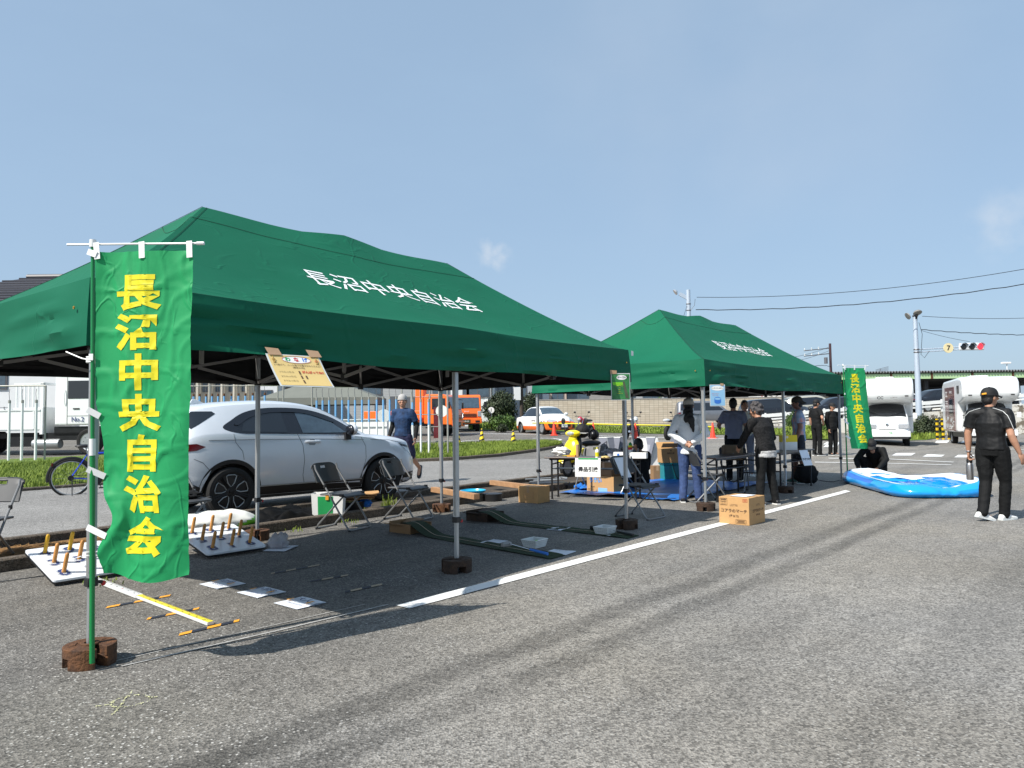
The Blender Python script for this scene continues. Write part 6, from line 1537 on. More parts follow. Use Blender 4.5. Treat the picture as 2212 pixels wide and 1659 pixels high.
# ---- campers
def camper(loc, yaw, label, side_art):
    t = thing('camper_van', label, 'camper', loc, yaw)   # local: +x forward, origin under the nose
    # living box with an over-cab nose
    poly = [(-4.7, .55), (-1.45, .55), (-1.45, 1.0), (-1.30, 1.78), (-.55, 1.86), (-.22, 1.98), (-.12, 2.2), (-.20, 2.62), (-.42, 2.80), (-1.0, 2.86), (-4.3, 2.80), (-4.62, 2.66), (-4.72, 2.3)]
    mb = MB(); mb.prism(poly, -1.0, 1.0, 'car_white', Matrix.Rotation(R(90), 4, 'X')); bx_ = mb.build('living_box', t, bevel=.10); bx_.modifiers['bevel'].segments = 4
    for f_ in bx_.data.polygons: f_.use_smooth = True
    bx_.data.set_sharp_from_angle(angle=R(60))
    C = Body(2.0, [(0, 1.84), (.55, 1.86), (.80, 1.80), (1.40, 1.24), (1.52, 1.14), (1.80, 1.06), (1.93, .92), (2.0, .55)], [(0, .42), (1.7, .40), (2.0, .42)], [(0, .82), (1.5, .82), (1.85, .79), (1.97, .72), (2.0, .66)], [(0, 1.08), (1.4, 1.05), (2, .6)], [(0, .70), (.8, .70), (1.45, .78), (2.0, .55)], rr=.10)
    ct = bpy.data.objects.new('cab', None)
    cb = C.mesh('cab', 'car_white', t, cuts=[(1.05, .34, .36, 2)], n=44); cb.location = (-1.98, 0, 0)
    def attach(os):
        for o in os: o.location = (0, 0, 0)
    attach(C.patch('windscreen', [(.84, .64), (1.36, .73), (1.40, 0), (1.36, -.73), (.84, -.64), (.81, 0)], 'glass_dark', cb, .006, top=True))
    attach(C.patch('side_window', [(.40, 1.12), (.42, 1.66), (.75, 1.70), (1.25, 1.16)], 'glass_dark', cb, .006))
    for sd in (1, -1):
        mb = MB(); mb.box((1.955, sd*.58, .86), (.07, .38, .19), 'lamp_clear'); mb.build('headlight', cb, bevel=.02)
        mb = MB(); mb.bar((1.3, sd*.80, 1.25), (1.38, sd*1.0, 1.28), .03, .03, 'black_plastic'); mb.box((1.40, sd*1.03, 1.27), (.07, .15, .22), 'car_white'); mb.build('wing_mirror', cb, bevel=.02)
    mb = MB(); mb.box((2.0, 0, .55), (.12, 1.66, .24), 'car_white'); bp = mb.build('bumper', cb, bevel=.03)
    mb = MB(); mb.box((1.97, 0, .40), (.12, 1.5, .10), 'black_plastic'); mb.build('air_dam', cb)
    mb = MB(); mb.box((2.066, .0, .60), (.012, .36, .18), 'paper_white'); pl = mb.build('number_plate', cb)
    text('・・96', .12, 'green_print', pl, frame((2.075, 0, .59), (0, 1, 0), (0, 0, 1)), bold=.002); mb = MB(); mb.box((2.063, 0, .735), (.012, .62, .03), 'black_plastic'); mb.build('grille', cb)
    mb = MB(); mb.lathe([(.055, 0), (.06, .01), (.05, .012)], 'chrome', 14, frame((1.96, 0, .93), (0, 1, 0), (0, 0, 1))); mb.build('emblem', cb)
    mb = MB()
    for sd in (1, -1): mb.bar((1.37, sd*.15, 1.29), (1.20, sd*.62, 1.45), .015, .02, 'black_plastic'); 
    mb.build('wiper', cb)
    for y in (-.72, .72): wheel(t, -.93, y, .32, .19, 'plain'); wheel(t, -3.6, y*1.05, .32, .22, 'plain')
    mb = MB(); mb.box((-2.4, 0, .45), (4.3, 1.7, .22), 'dark_metal'); mb.build('chassis', t)
    text('CC', .17, 'black_print', bx_, frame((-.105, -.22, 2.02), (0, 1, 0), (.25, 0, 1)), bold=.004); text('CAMPER', .07, 'truss_grey', bx_, frame((-.105, .28, 2.02), (0, 1, 0), (.25, 0, 1)), bold=.001)
    for sd in (-1, 1):
        mb = MB(); mb.box((-.11, sd*.74, 2.08), (.03, .13, .05), 'black_plastic'); mb.build('marker_lamp', bx_)
    mb = MB(); mb.box((-2.6, 0, 2.90), (.9, .7, .14), 'car_white'); mb.build('roof_vent', bx_, bevel=.04)
    if side_art:
        for sd in (-1,):
            y = sd*1.008
            mb = MB(); mb.box((-2.9, y, 1.55), (2.1, .012, 1.9), 'car_maroon'); art = mb.build('side_panel', bx_)
            mb = MB(); mb.box((-2.55, y*1.008, 1.62), (.8, .02, .72), 'glass_dark'); mb.build('window', art, bevel=.05)
            mb = MB(); mb.box((-1.05, y, 2.35), (.42, .016, .34), 'glass_dark'); mb.build('window', bx_, bevel=.06)
            text('CC', .34, 'paper_white', art, frame((-3.55, y*1.012, 2.2), (1, 0, 0), (0, 0, 1)), bold=.01); text('Camping', .17, 'paper_white', art, frame((-2.6, y*1.012, 2.3), (1, 0, 0), (0, 0, 1)), bold=.002)
            for k, (x, z, w) in enumerate(((-3.55, 1.9, .5), (-3.55, 1.82, .4), (-3.55, 1.68, .45), (-2.7, .78, .9), (-2.9, .70, .7))):
                mb = MB(); mb.box((x, y*1.009, z), (w, .008, .03), 'paper_white'); mb.build('stripe', art)
            random.seed(5)
            for k in range(16):
                mb = MB(); x, z = random.uniform(-3.8, -2.0), random.uniform(.72, 1.15); mb.ell((x, y*1.008, z), (random.uniform(.05, .16), .006, random.uniform(.03, .1)), 'laminate', 10, 6); mb.build('spatter', art)
        mb = MB(); mb.box((0, 0, 0), (.012, .52, .24), 'yellow_print'); cd = mb.build('sign_card', cb); cd.location = (1.20, -.28, 1.40); cd.rotation_euler = (0, R(-38), 0)
        mb = MB(); mb.box((.010, -.10, 0), (.006, .24, .2), 'black_print'); mb.box((.010, .2, -.02), (.006, .1, .16), 'paper_blue'); mb.build('print', cd)
    return t
p = at(1918, 962); camper((p.x, p.y, 0), R(-116), 'white over-cab camper facing the viewer behind the far banner', False)
p = at(2092, 963); cy = R(-111); q = Matrix.Rotation(cy, 3, 'Z') @ Vector((-.93, -.72, 0))
camper((p.x-q.x, p.y-q.y, 0), cy, 'white camper with a maroon picture on its side, cut by the right picture edge', True)

# ---- white works truck at the left (No.2)
t = thing('works_truck', 'white flatbed works truck lettered No.2 behind the grass, at the left', 'truck', (-17.2, 28.2, .24), R(-3))
mb = MB(); mb.box((-2.35, .0, .93), (4.5, 2.1, .12), 'car_white'); bed = mb.build('bed', t, bevel=.01)
for y in (-1.05, 1.05):
    mb = MB(); mb.box((-2.35, y, 1.30), (4.5, .05, .74), 'car_white')
    for k in range(5): mb.box((-.35-k*.95, y*1.028, 1.30), (.06, .03, .72), 'car_white')
    mb.box((-2.35, y*1.03, 1.64), (4.5, .03, .06), 'laminate'); mb.build('side_board', bed, bevel=.006)
mb = MB(); mb.box((-.07, 0, 1.25), (.12, 2.14, 1.0), 'car_white'); mb.box((-.07, -1.0, 1.9), (.12, .1, 1.5), 'car_white'); mb.box((-.07, 1.0, 1.9), (.12, .1, 1.5), 'car_white'); mb.box((-.07, 0, 2.62), (.12, 2.1, .1), 'car_white'); mb.build('headboard', t, bevel=.01)
mb = MB()
for k in range(7): mb.box((-.13-.16*k, -.98, 2.15), (.05, .05, .95), 'car_white')
mb.box((-.6, -.98, 2.62), (1.15, .06, .07), 'car_white'); mb.box((-.6, -.98, 1.70), (1.15, .06, .08), 'car_white'); mb.build('guard_rail', t)
mb = MB(); cab = [(.12, .82), (2.0, .82), (2.08, 1.5), (1.98, 1.95), (1.72, 2.75), (1.4, 2.85), (.2, 2.85), (.12, 2.6)]
mb.prism(cab, -1.05, 1.05, 'car_white', Matrix.Rotation(R(90), 4, 'X')); cb = mb.build('cab', t, bevel=.06); cb.modifiers['bevel'].segments = 3; cb.location = (.30, 0, .26)
mb = MB(); mb.box((1.12, -1.058, 2.12), (.98, .02, .66), 'glass_dark'); dw = mb.build('door_window', cb, bevel=.05)
mb = MB(); mb.box((.95, -1.062, 1.42), (.24, .03, .05), 'black_plastic'); mb.build('door_handle', cb, bevel=.01)
mb = MB()
for x in (.60, 1.72): mb.box((x, -1.056, 1.75), (.012, .012, 1.85), 'truss_grey')
mb.box((1.16, -1.056, 1.16), (1.12, .012, .012), 'truss_grey'); mb.build('panel_gap', cb)
mb = MB(); mb.tube([(.53, -1.07, 1.55), (.52, -1.10, 1.7), (.52, -1.10, 1.95), (.53, -1.07, 2.1)], .014, 'car_white', 6); mb.build('grab_rail', cb)
text('No.2', .24, 'navy_print', cb, frame((1.02, -1.072, 1.02), (1, 0, 0), (0, 0, 1)), bold=.004)
mb = MB(); mb.box((.13, -.7, 2.1), (.02, .5, .6), 'glass_dark'); mb.build('rear_window', cb)
mb = MB(); mb.box((-1.4, 0, .70), (6.2, .9, .2), 'dark_metal'); mb.box((-.8, -.75, .48), (1.2, .4, .36), 'dark_metal'); mb.box((.9, 0, .66), (2.0, 1.9, .28), 'dark_metal'); mb.build('chassis', t)
mb = MB(); mb.lathe([(.0, -.5), (.17, -.5), (.18, -.45), (.18, .45), (.17, .5), (0, .5)], 'aluminium', 18, Matrix.Translation((.1, -.95, .40)) @ Matrix.Rotation(R(90), 4, 'Y')); mb.build('air_tank', t)
for x in (-3.3, 1.72):
    for y in (-.92, .92): wheel(t, x, y, .47, .26, 'plain')
mb = MB(); mb.box((1.3, 0, .86), (1.9, 1.9, .34), 'dark_metal'); mb.build('cab_floor', t)
for k in range(2):
    m_ = MB(); m_.box((0, 0, .36), (.95, .9, .72), 'bag_white')
    c = m_.build('liquid_container', loc=(-20.6+1.3*k, 28.25-.07*k, .24+1.0), rz=R(-3), bevel=.03)
    tag(c, ('white caged liquid tank on the truck bed, nearer its tail', 'white caged liquid tank on the truck bed, nearer its cab')[k], 'tank')
    m_ = MB()
    for j in range(5): m_.box((-.49+.245*j, -.47, .40), (.02, .02, .8), 'steel_grey')
    for j in range(4): m_.box((0, -.47, .05+.24*j), (1.0, .02, .02), 'steel_grey')
    m_.box((-.1, -.478, .42), (.34, .01, .34), 'paper'); m_.build('cage', c)

# ---- orange trucks
def orange_truck(loc, yaw, label, crane):
    t = thing('orange_truck', label, 'truck', loc, yaw)    # +x forward, origin under the bumper
    mb = MB(); prof = [(-1.55, .62), (-.02, .55), (0, .95), (-.05, 1.28), (-.34, 2.02), (-.50, 2.12), (-1.45, 2.14), (-1.55, 2.0)]
    mb.prism(prof, -.86, .86, 'car_orange', Matrix.Rotation(R(90), 4, 'X')); cb = mb.build('cab', t, bevel=.06); cb.modifiers['bevel'].segments = 3
    ws = frame((-.195, 0, 1.66), (0, 1, 0), (-.30, 0, .72)); mb = MB(); mb.box((0, 0, 0), (1.48, .66, .02), 'glass_blue'); w_ = mb.build('windscreen', cb, bevel=.04); w_.matrix_basis = ws @ Matrix.Translation((0, 0, .012))
    mb = MB(); mb.box((.02, 0, .62), (.14, 1.76, .30), 'car_orange'); bp = mb.build('bumper', cb, bevel=.04)
    for sd in (-1, 1):
        mb = MB(); mb.box((-.01, sd*.74, 1.02), (.08, .20, .32), 'lamp_clear'); mb.build('headlight', cb, bevel=.03)
        mb = MB(); mb.box((.10, sd*.62, .60), (.02, .24, .10), 'black_plastic'); mb.build('fog_lamp', bp)
        mb = MB(); mb.bar((-.25, sd*.86, 1.9), (-.1, sd*1.08, 1.85), .03, .03, 'black_plastic'); mb.box((-.1, sd*1.1, 1.55), (.06, .16, .34), 'black_plastic'); mb.build('wing_mirror', cb, bevel=.02)
        mb = MB(); mb.box((-.75, sd*.868, 1.64), (.72, .02, .55), 'glass_dark'); mb.build('door_window', cb, bevel=.05)
    mb = MB()
    for z in (.86, .94, 1.02): mb.box((.005, 0, z), (.04, 1.15, .03), 'black_plastic')
    mb.build('grille', cb)
    mb = MB(); mb.box((.095, 0, .60), (.012, .42, .20), 'leaf_dark'); pl = mb.build('number_plate', cb); text('33-33', .11, 'paper_white', pl, frame((.104, 0, .60), (0, 1, 0), (0, 0, 1)), bold=.002)
    text('TRUCK', .09, 'laminate', cb, frame((.012, 0, 1.16), (0, 1, 0), (0, 0, 1)), bold=.002)
    mb = MB(); mb.box((-2.7, 0, .62), (4.2, .8, .2), 'dark_metal'); mb.box((-.8, 0, .5), (1.4, 1.5, .2), 'dark_metal'); mb.build('chassis', t)
    mb = MB(); mb.box((-3.3, 0, .90), (3.1, 1.75, .12), 'car_orange'); mb.box((-3.3, -.86, 1.1), (3.1, .05, .4), 'car_orange'); mb.box((-3.3, .86, 1.1), (3.1, .05, .4), 'car_orange'); mb.build('bed', t, bevel=.01)
    for x in (-.85, -3.4):
        for y in (-.7, .7): wheel(t, x, y, .36, .22, 'plain')
    if crane:
        mb = MB(); mb.box((-1.95, -.2, 2.0), (.45, .5, 2.6), 'car_orange'); cr = mb.build('crane_column', t, bevel=.03); mb = MB(); mb.bar((-1.95, -.2, 3.2), (.9, .8, 3.6), .26, .3, 'car_orange'); mb.build('boom', cr)
        mb = MB(); mb.tube([(.8, .75, 3.5), (.8, .75, 3.0)], .015, 'black_plastic', 6); mb.box((.8, .75, 2.85), (.16, .14, .3), 'black_plastic'); mb.tube([(.8, .75, 2.7), (.86, .78, 2.55), (.78, .75, 2.45)], .03, 'black_plastic', 6); mb.build('hook', cr)
    return t
p = dep(1008, 932, 42); orange_truck((p.x, p.y, T(p.x, p.y)), R(-90+9), 'orange truck facing the viewer behind the hazard cones', False)
p = dep(990, 938, 38); orange_truck((p.x, p.y, T(p.x, p.y)), R(-14), 'orange crane truck partly hidden behind the hanging poles', True)
mb = MB(); p = dep(944, 945, 36); mb.box((p.x, p.y, T(p.x, p.y)+.75), (.32, .05, 1.5), 'car_maroon'); tag(mb.build('maroon_board'), 'maroon board standing at the corner of the orange crane truck', 'board')

# ---- bicycle
def bicycle(loc, yaw):
    t = thing('bicycle', 'blue bicycle with a black rear mudguard, standing by the grass kerb behind the near banner', 'bicycle', loc, yaw)
    for x, nm in ((0, 'wheel'), (1.05, 'wheel')):
        mb = MB(); mb.tube([(x+.335*math.cos(k*.1963), 0, .34+.335*math.sin(k*.1963)) for k in range(32)], .019, 'rubber', 8, closed=True); w = mb.build(nm, t)
        mb = MB(); mb.tube([(x+.31*math.cos(k*.1963), 0, .34+.31*math.sin(k*.1963)) for k in range(32)], .011, 'aluminium', 6, closed=True); mb.tube([(x, -.05, .34), (x, .05, .34)], .025, 'dark_metal', 10)
        for k in range(14): a = k*.449; mb.tube([(x, .02*(-1)**k, .34), (x+.31*math.cos(a), 0, .34+.31*math.sin(a))], .0022, 'steel_grey', 4)
        mb.build('rim', w)
        mb = MB(); mb.tube([(x+.37*math.cos(R(a)), 0, .34+.37*math.sin(R(a))) for a in range(20, 200 if x == 0 else 150, 10)], (.03, .012), 'black_plastic', 6); mb.build('mudguard', t)
    mb = MB(); bb, st, hdp, hdt = (.43, 0, .29), (.27, 0, .78), (.86, 0, .62), (.83, 0, .80)
    for a, b in ((bb, st), (bb, hdp), (st, hdt), (hdp, hdt)): mb.tube([a, b], .020, 'bike_blue', 10)
    for y in (-.06, .06): mb.tube([(0, y, .34), bb], .011, 'bike_blue', 8); mb.tube([(0, y, .34), st], .010, 'bike_blue', 8); mb.tube([hdp, (.95, y, .5), (1.05, y, .34)], .012, 'bike_blue', 8)
    mb.build('frame', t)
    mb = MB(); mb.tube([st, (.24, 0, .90)], .014, 'aluminium', 8); mb.ell((.20, 0, .93), (.14, .075, .035), 'black_plastic', 14, 8); mb.build('saddle', t)
    mb = MB(); mb.tube([hdt, (.81, 0, .95)], .014, 'aluminium', 8); mb.tube([(.78, -.28, 1.0), (.84, -.1, .97), (.84, .1, .97), (.78, .28, 1.0)], .012, 'black_plastic', 8); mb.build('handlebar', t)
    mb = MB(); mb.lathe([(0, -.01), (.085, -.01), (.09, 0), (.085, .01), (0, .01)], 'dark_metal', 20, Matrix.Translation((.43, -.06, .29)) @ Matrix.Rotation(R(90), 4, 'X')); mb.bar((.43, -.08, .29), (.50, -.08, .14), .02, .015, 'dark_metal'); mb.box((.50, -.12, .14), (.09, .08, .02), 'black_plastic'); mb.lathe([(0, -.02), (.05, -.02), (.05, .02), (0, .02)], 'dark_metal', 14, Matrix.Translation((0, -.055, .34)) @ Matrix.Rotation(R(90), 4, 'X')); mb.tube([(0, -.055, .39), (.43, -.06, .38)], .006, 'dark_metal', 4); mb.tube([(0, -.055, .29), (.43, -.06, .20)], .006, 'dark_metal', 4); mb.build('crankset', t)
    mb = MB(); mb.tube([(.02, -.07, .34), (.02, -.2, .01)], .009, 'black_plastic', 6); mb.build('kickstand', t)
    mb = MB(); mb.box((-.30, 0, .60), (.03, .05, .06), 'lamp_red'); mb.build('rear_reflector', t); return t
bicycle(at(152, 1072), R(33))

# ---- yellow scooter and motorcycles
def scooter(loc, yaw):
    t = thing('scooter', 'bright yellow scooter with an open black helmet on its seat, behind the prize table', 'scooter', loc, yaw)   # +x forward, front axle near x=1.2
    for x in (0, 1.22): wheel(t, x, .001, .235, .10, 'spoke', 'steel_grey', 22)
    mb = MB()
    mb.ell((1.0, 0, .60), (.10, .215, .30), 'scoot_yellow', 22, 14, Matrix.Rotation(R(-14), 3, 'Y')); mb.ell((.94, 0, .86), (.08, .11, .14), 'scoot_yellow', 16, 9, Matrix.Rotation(R(-14), 3, 'Y')); mb.build('leg_shield', t); mb = MB(); mb.ell((.88, 0, .64), (.09, .20, .36), 'black_plastic', 18, 11, Matrix.Rotation(R(-14), 3, 'Y')); mb.build('inner_shield', t)
    mb = MB(); mb.grid(lambda u, v: Vector((1.22+.27*math.cos(R(20+140*u)), (v-.5)*.16*(1-.4*abs(u-.5)), .235+.27*math.sin(R(20+140*u))+.02*(1-(2*v-1)**2))), 16, 6, 'scoot_yellow', flip=True); mb.build('front_mudguard', t)
    mb = MB(); mb.ell((.93, 0, .99), (.13, .20, .085), 'scoot_yellow', 18, 10); hb = mb.build('handlebar_cover', t); mb = MB(); mb.ell((1.03, 0, .99), (.045, .10, .05), 'lamp_clear', 14, 8); mb.build('headlight', hb)
    for sd in (-1, 1):
        mb = MB(); mb.tube([(.90, sd*.18, 1.0), (.84, sd*.36, 1.0)], .018, 'black_plastic', 8); mb.tube([(.93, sd*.18, 1.0), (.92, sd*.36, .99)], .006, 'aluminium', 5); mb.build('grip', hb)
        mb = MB(); mb.tube([(.9, sd*.2, 1.03), (.88, sd*.27, 1.16), (.87, sd*.30, 1.24)], .008, 'black_plastic', 6); mb.ell((.86, sd*.31, 1.28), (.02, .06, .075), 'black_plastic', 12, 8); mb.build('mirror', hb)
    mb = MB(); mb.box((.62, 0, .28), (.52, .30, .05), 'black_plastic'); mb.build('footboard', t, bevel=.015)
    mb = MB(); mb.ell((.10, 0, .55), (.42, .17, .17), 'scoot_yellow', 20, 10); mb.ell((.30, 0, .48), (.16, .16, .20), 'black_plastic', 14, 8); mb.build('rear_body', t)
    mb = MB(); mb.ell((.16, 0, .74), (.40, .155, .075), 'cap_black', 18, 9); mb.build('seat', t)
    mb = MB(); mb.box((.0, .12, .25), (.45, .08, .14), 'dark_metal'); mb.tube([(.3, -.14, .2), (-.1, -.16, .24), (-.3, -.16, .30)], .045, 'steel_grey', 8); mb.build('engine', t)
    mb = MB(); mb.tube([(-.18, .12, .70), (-.42, .12, .78), (-.42, -.12, .78), (-.18, -.12, .70)], .011, 'steel_grey', 6); mb.build('carrier', t)
    mb = MB(); mb.box((.45, -.2, .62), (.18, .01, .06), 'paper_white'); mb.build('sticker', t)
    return t
sp = at(1224, 1031); syaw = R(-90-38); hs = Vector((math.cos(syaw), math.sin(syaw), 0))
scooter(sp-hs*1.22, syaw)
def helmet(c, yaw, label, visor_up):
    t = thing('helmet', label, 'helmet', c, yaw); mb = MB()
    mb.grid(lambda u, v: Vector((.14*math.cos(-1.15+u*math.pi*2*.74+1.9)*math.cos(v*1.9-.35), .13*math.sin(-1.15+u*math.pi*2*.74+1.9)*math.cos(v*1.9-.35), .13+.145*math.sin(v*1.9-.35))), 24, 14, 'cap_black'); mb.ell((0, 0, .13), (.118, .112, .12), 'rim_black', 18, 10); mb.build('shell', t, sharp=0)
    return t
q = sp-hs*1.20; helmet((q.x, q.y, .80), syaw+R(20), 'black open-face helmet sitting on the yellow scooter seat', True)
q = sp-hs*.42; tt = thing('helmet', 'round black helmet hanging behind the yellow scooter handlebar', 'helmet', (q.x+.16, q.y+.05, .92), 0); mb = MB(); mb.ell((0, 0, .13), (.17, .17, .17), 'cap_black', 20, 12); mb.build('shell', tt)

def motorcycle(loc, yaw, label, paint, faired):
    t = thing('motorcycle', label, 'motorcycle', loc, yaw, 'motorcycles parked in a row')
    for x, w in ((0, .13), (1.38, .10)): wheel(t, x, .001, .31, w, 'spoke', 'steel_grey', 20)
    mb = MB()
    for sd in (-1, 1): mb.tube([(1.38, sd*.09, .31), (1.16, sd*.09, .85)], .022, 'chrome', 8)
    mb.build('fork', t)
    mb = MB(); mb.ell((.80, 0, .80), (.26, .15, .13), paint, 16, 9); tank = mb.build('tank', t)
    if faired:
        mb = MB(); mb.ell((1.16, 0, .92), (.22, .17, .17), paint, 16, 9); mb.ell((.95, 0, .60), (.30, .17, .20), paint, 14, 8); mb.ell((-.10, 0, .86), (.30, .10, .07), paint, 12, 7); mb.build('fairing', t)
    else:
        mb = MB(); mb.ell((1.22, 0, .90), (.10, .12, .12), paint, 14, 8); mb.build('headlight_cowl', t)
    mb = MB(); mb.ell((1.36, 0, .88), (.05, .09, .07), 'lamp_clear', 12, 7); mb.build('headlight', t)
    mb = MB(); mb.ell((.22, 0, .83), (.40, .13, .06), 'black_plastic', 16, 8); mb.build('seat', t)
    mb = MB(); mb.ell((.70, 0, .42), (.26, .19, .22), 'dark_metal', 14, 8); mb.tube([(.9, -.14, .35), (.4, -.17, .25), (-.1, -.2, .36)], .05, 'chrome', 8); mb.bar((.1, .1, .33), (.6, .1, .36), .05, .06, 'dark_metal'); mb.bar((.1, -.1, .33), (.6, -.1, .36), .05, .06, 'dark_metal'); mb.build('engine', t)
    mb = MB()
    for sd in (-1, 1): mb.tube([(.5, sd*.2, .3), (.52, sd*.34, .42), (.75, sd*.34, .45), (.8, sd*.2, .33)], .016, 'dark_metal', 6)
    mb.build('crash_bar', t)
    mb = MB(); mb.tube([(.98, -.36, 1.02), (1.1, -.12, 1.02), (1.1, .12, 1.02), (.98, .36, 1.02)], .014, 'black_plastic', 6); hb = mb.build('handlebar', t)
    for sd in (-1, 1): mb = MB(); mb.tube([(1.04, sd*.25, 1.02), (1.03, sd*.32, 1.18)], .007, 'black_plastic', 5); mb.ell((1.02, sd*.34, 1.21), (.02, .065, .045), 'black_plastic', 10, 7); mb.build('mirror', hb)
    mb = MB(); mb.tube([(.5, .12, .3), (.45, .32, .0)], .014, 'dark_metal', 6); mb.build('side_stand', t); return t
for px, py, d_, ya, lb, pm, fr in ((1276, 936, 34, -118, 'red motorcycle parked facing the viewer behind a red cone', 'moto_red', False), (1352, 941, 33, 60, 'white naked motorcycle partly hidden by two tent legs', 'car_white', False), (1443, 942, 32, 52, 'white faired motorcycle left of the woman in the hoodie', 'car_white', True)):
    p = dep(px, py, d_); motorcycle((p.x, p.y, T(p.x, p.y)), R(ya), lb, pm, fr)
# ================================================================ BACKGROUND: FENCES OF POLES, SIGNS, WALLS, HOUSES, TREES, POLES
def pipe_frame(a, b, h, label, posts=(0, 1), low=None):
    """pipe gallows the practice poles hang from"""
    t = thing('pole_frame', label, 'pipe frame', (a.x, a.y, T(a.x, a.y)), 0, 'pipe frames of the practice course'); d = Vector((b.x-a.x, b.y-a.y, 0))
    mb = MB(); mb.tube([(0, 0, h), d+Vector((0, 0, h))], .024, 'pipe_grey', 8); mb.build('top_bar', t)
    for u in posts:
        mb = MB(); p = d*u; mb.tube([p, p+Vector((0, 0, h))], .03, 'pipe_grey', 8); mb.box(p+Vector((0, 0, .03)), (.3, .3, .06), 'steel_grey'); mb.build('post', t)
    if low:
        for z in low: mb = MB(); mb.tube([(0, 0, z), d+Vector((0, 0, z))], .018, 'pipe_grey', 6); mb.build('cross_bar', t)
    return t
pole0 = {}
def hang_pole(p, h0, h1, kind, label, hook):
    """hanging pole from z=h0 to h1 at ground point p"""
    key = kind
    z0 = T(p.x, p.y)
    if key not in pole0:
        t = thing('hanging_pole', label, 'pole', (p.x, p.y, z0+h0), 0, 'hanging practice poles'); L = h1-h0; mb = MB()
        if kind == 'blue': mb.tube([(0, 0, 0), (0, 0, L*.55)], .033, 'pole_white', 10); mb.tube([(0, 0, L*.55), (0, 0, L)], .0335, 'pole_blue', 10)
        elif kind == 'allblue': mb.tube([(0, 0, 0), (0, 0, L)], .036, 'pole_blue', 10)
        else: mb.tube([(0, 0, 0), (0, 0, L)], .040, 'pole_white', 10)
        mb.build('pole', t); mb = MB(); mb.tube([(0, 0, L-.01), (0, 0, L+.09)], .036 if kind != 'white' else .042, 'rust' if kind == 'allblue' else 'pipe_grey', 10); mb.tube([(0, 0, L+.08), (-.02, 0, L+.3), (0, 0, L+hook)], .008, 'steel_grey', 5); mb.build('hanger', t)
        pole0[key] = t; return t
    return dup(pole0[key], (p.x, p.y, z0+h0), 0, label)
# left frame with three thick white poles
a, b = dep(-60, 830, 24), dep(99, 833, 24.2); pipe_frame(a, b, 2.52, 'pipe frame with white hanging poles before the No.2 truck', posts=(1,))
for px in (-14, 20, 48, 78): p = dep(px, 900, 24); hang_pole(p, .03, 1.96, 'white', 'thick white pole hanging in front of the No.2 truck', .45)
pipe_frame(dep(200, 835, 24.6), dep(214, 835, 24.6), 2.4, 'single pipe post behind the near banner', posts=(1,))
# middle group above the roof of the car
a, b = dep(395, 826, 27), dep(600, 824, 27.5); pipe_frame(a, b, 2.80, 'pipe frame over the roof of the silver car, beside the beige building', posts=(.28, 1), low=(2.5,))
for px in (392, 405, 418, 431, 445, 458, 471, 484, 500, 515, 530): p = dep(px, 880, 27+random.uniform(-.5, .9)); hang_pole(p, .1, 2.1+random.uniform(-.12, .12), 'allblue', 'blue pole hanging above the roof of the silver car', .5)
a, b = dep(535, 838, 25.5), dep(612, 838, 25.5); pipe_frame(a, b, 2.47, 'short pipe frame left of the yellow poster', posts=(1,))
for px in (546, 572): p = dep(px, 880, 25.5); hang_pole(p, .1, 1.9, 'allblue', 'blue pole hanging left of the yellow poster', .5)
# right group
a, b = dep(674, 845, 25), dep(890, 839, 25.4); pipe_frame(a, b, 2.38, 'long pipe frame with blue and white poles behind the silver car', posts=(0, 1))
for k, px in enumerate((684, 697, 711, 725, 739, 753, 767, 782, 797, 814, 828, 842, 856)):
    p = dep(px, 900, 25+.03*k); hang_pole(p, .22, 1.93+.004*k, 'blue', 'blue and white pole hanging behind the silver car', .40)
a, b = dep(868, 838, 27), dep(948, 838, 27.2); pipe_frame(a, b, 2.45, 'ladder-like pipe frame behind the man in the blue shirt', posts=(0, .25, .5, .75, 1), low=(.9, 1.35, 2.0))
pipe_frame(dep(868, 990, 27.6), dep(985, 980, 27.9), .32, 'low pipe rail on the grass behind the man in the blue shirt')
for px in (891, 909, 926): p = dep(px, 900, 24.6); hang_pole(p, .12, 2.0, 'blue', 'blue and white pole hanging right of the man in the blue shirt', .4)
p = dep(967, 900, 24.2); mb = MB(); mb.tube([(0, 0, 0), (0, 0, 2.35)], .03, 'pipe_grey', 8); tag(mb.build('steel_post', loc=(p.x, p.y, T(p.x, p.y))), 'bare grey steel post on the grass left of the near tent middle leg', 'post')
def num_sign(px, py, d, r, h, label):
    p = dep(px, py, d); t = thing('number_sign', label, 'sign', (p.x, p.y, T(p.x, p.y)), 0, 'round number signs of the practice course'); z = p.z-T(p.x, p.y)
    mb = MB(); mb.tube([(0, .03, 0), (0, .03, z)], .03, 'aluminium', 8); mb.build('post', t)
    mb = MB(); mb.lathe([(0, -.02), (r, -.02), (r, .0), (0, .0)], 'paper_white', 28, Matrix.Translation((0, 0, z)) @ Matrix.Rotation(R(90), 4, 'X')); dk = mb.build('disc', t); text('1', r*1.35, 'black_print', dk, frame((0, -.006, z), (1, 0, 0), (0, 0, 1)), bold=.012*r/.3)
    M = Matrix.Translation((0, 0, z))
    return t
num_sign(954, 888, 29, .235, 0, 'large round white sign with number 1 in front of the crane truck')
num_sign(1061, 886, 44, .185, 0, 'small round white sign with number 1 between orange truck and sedan')
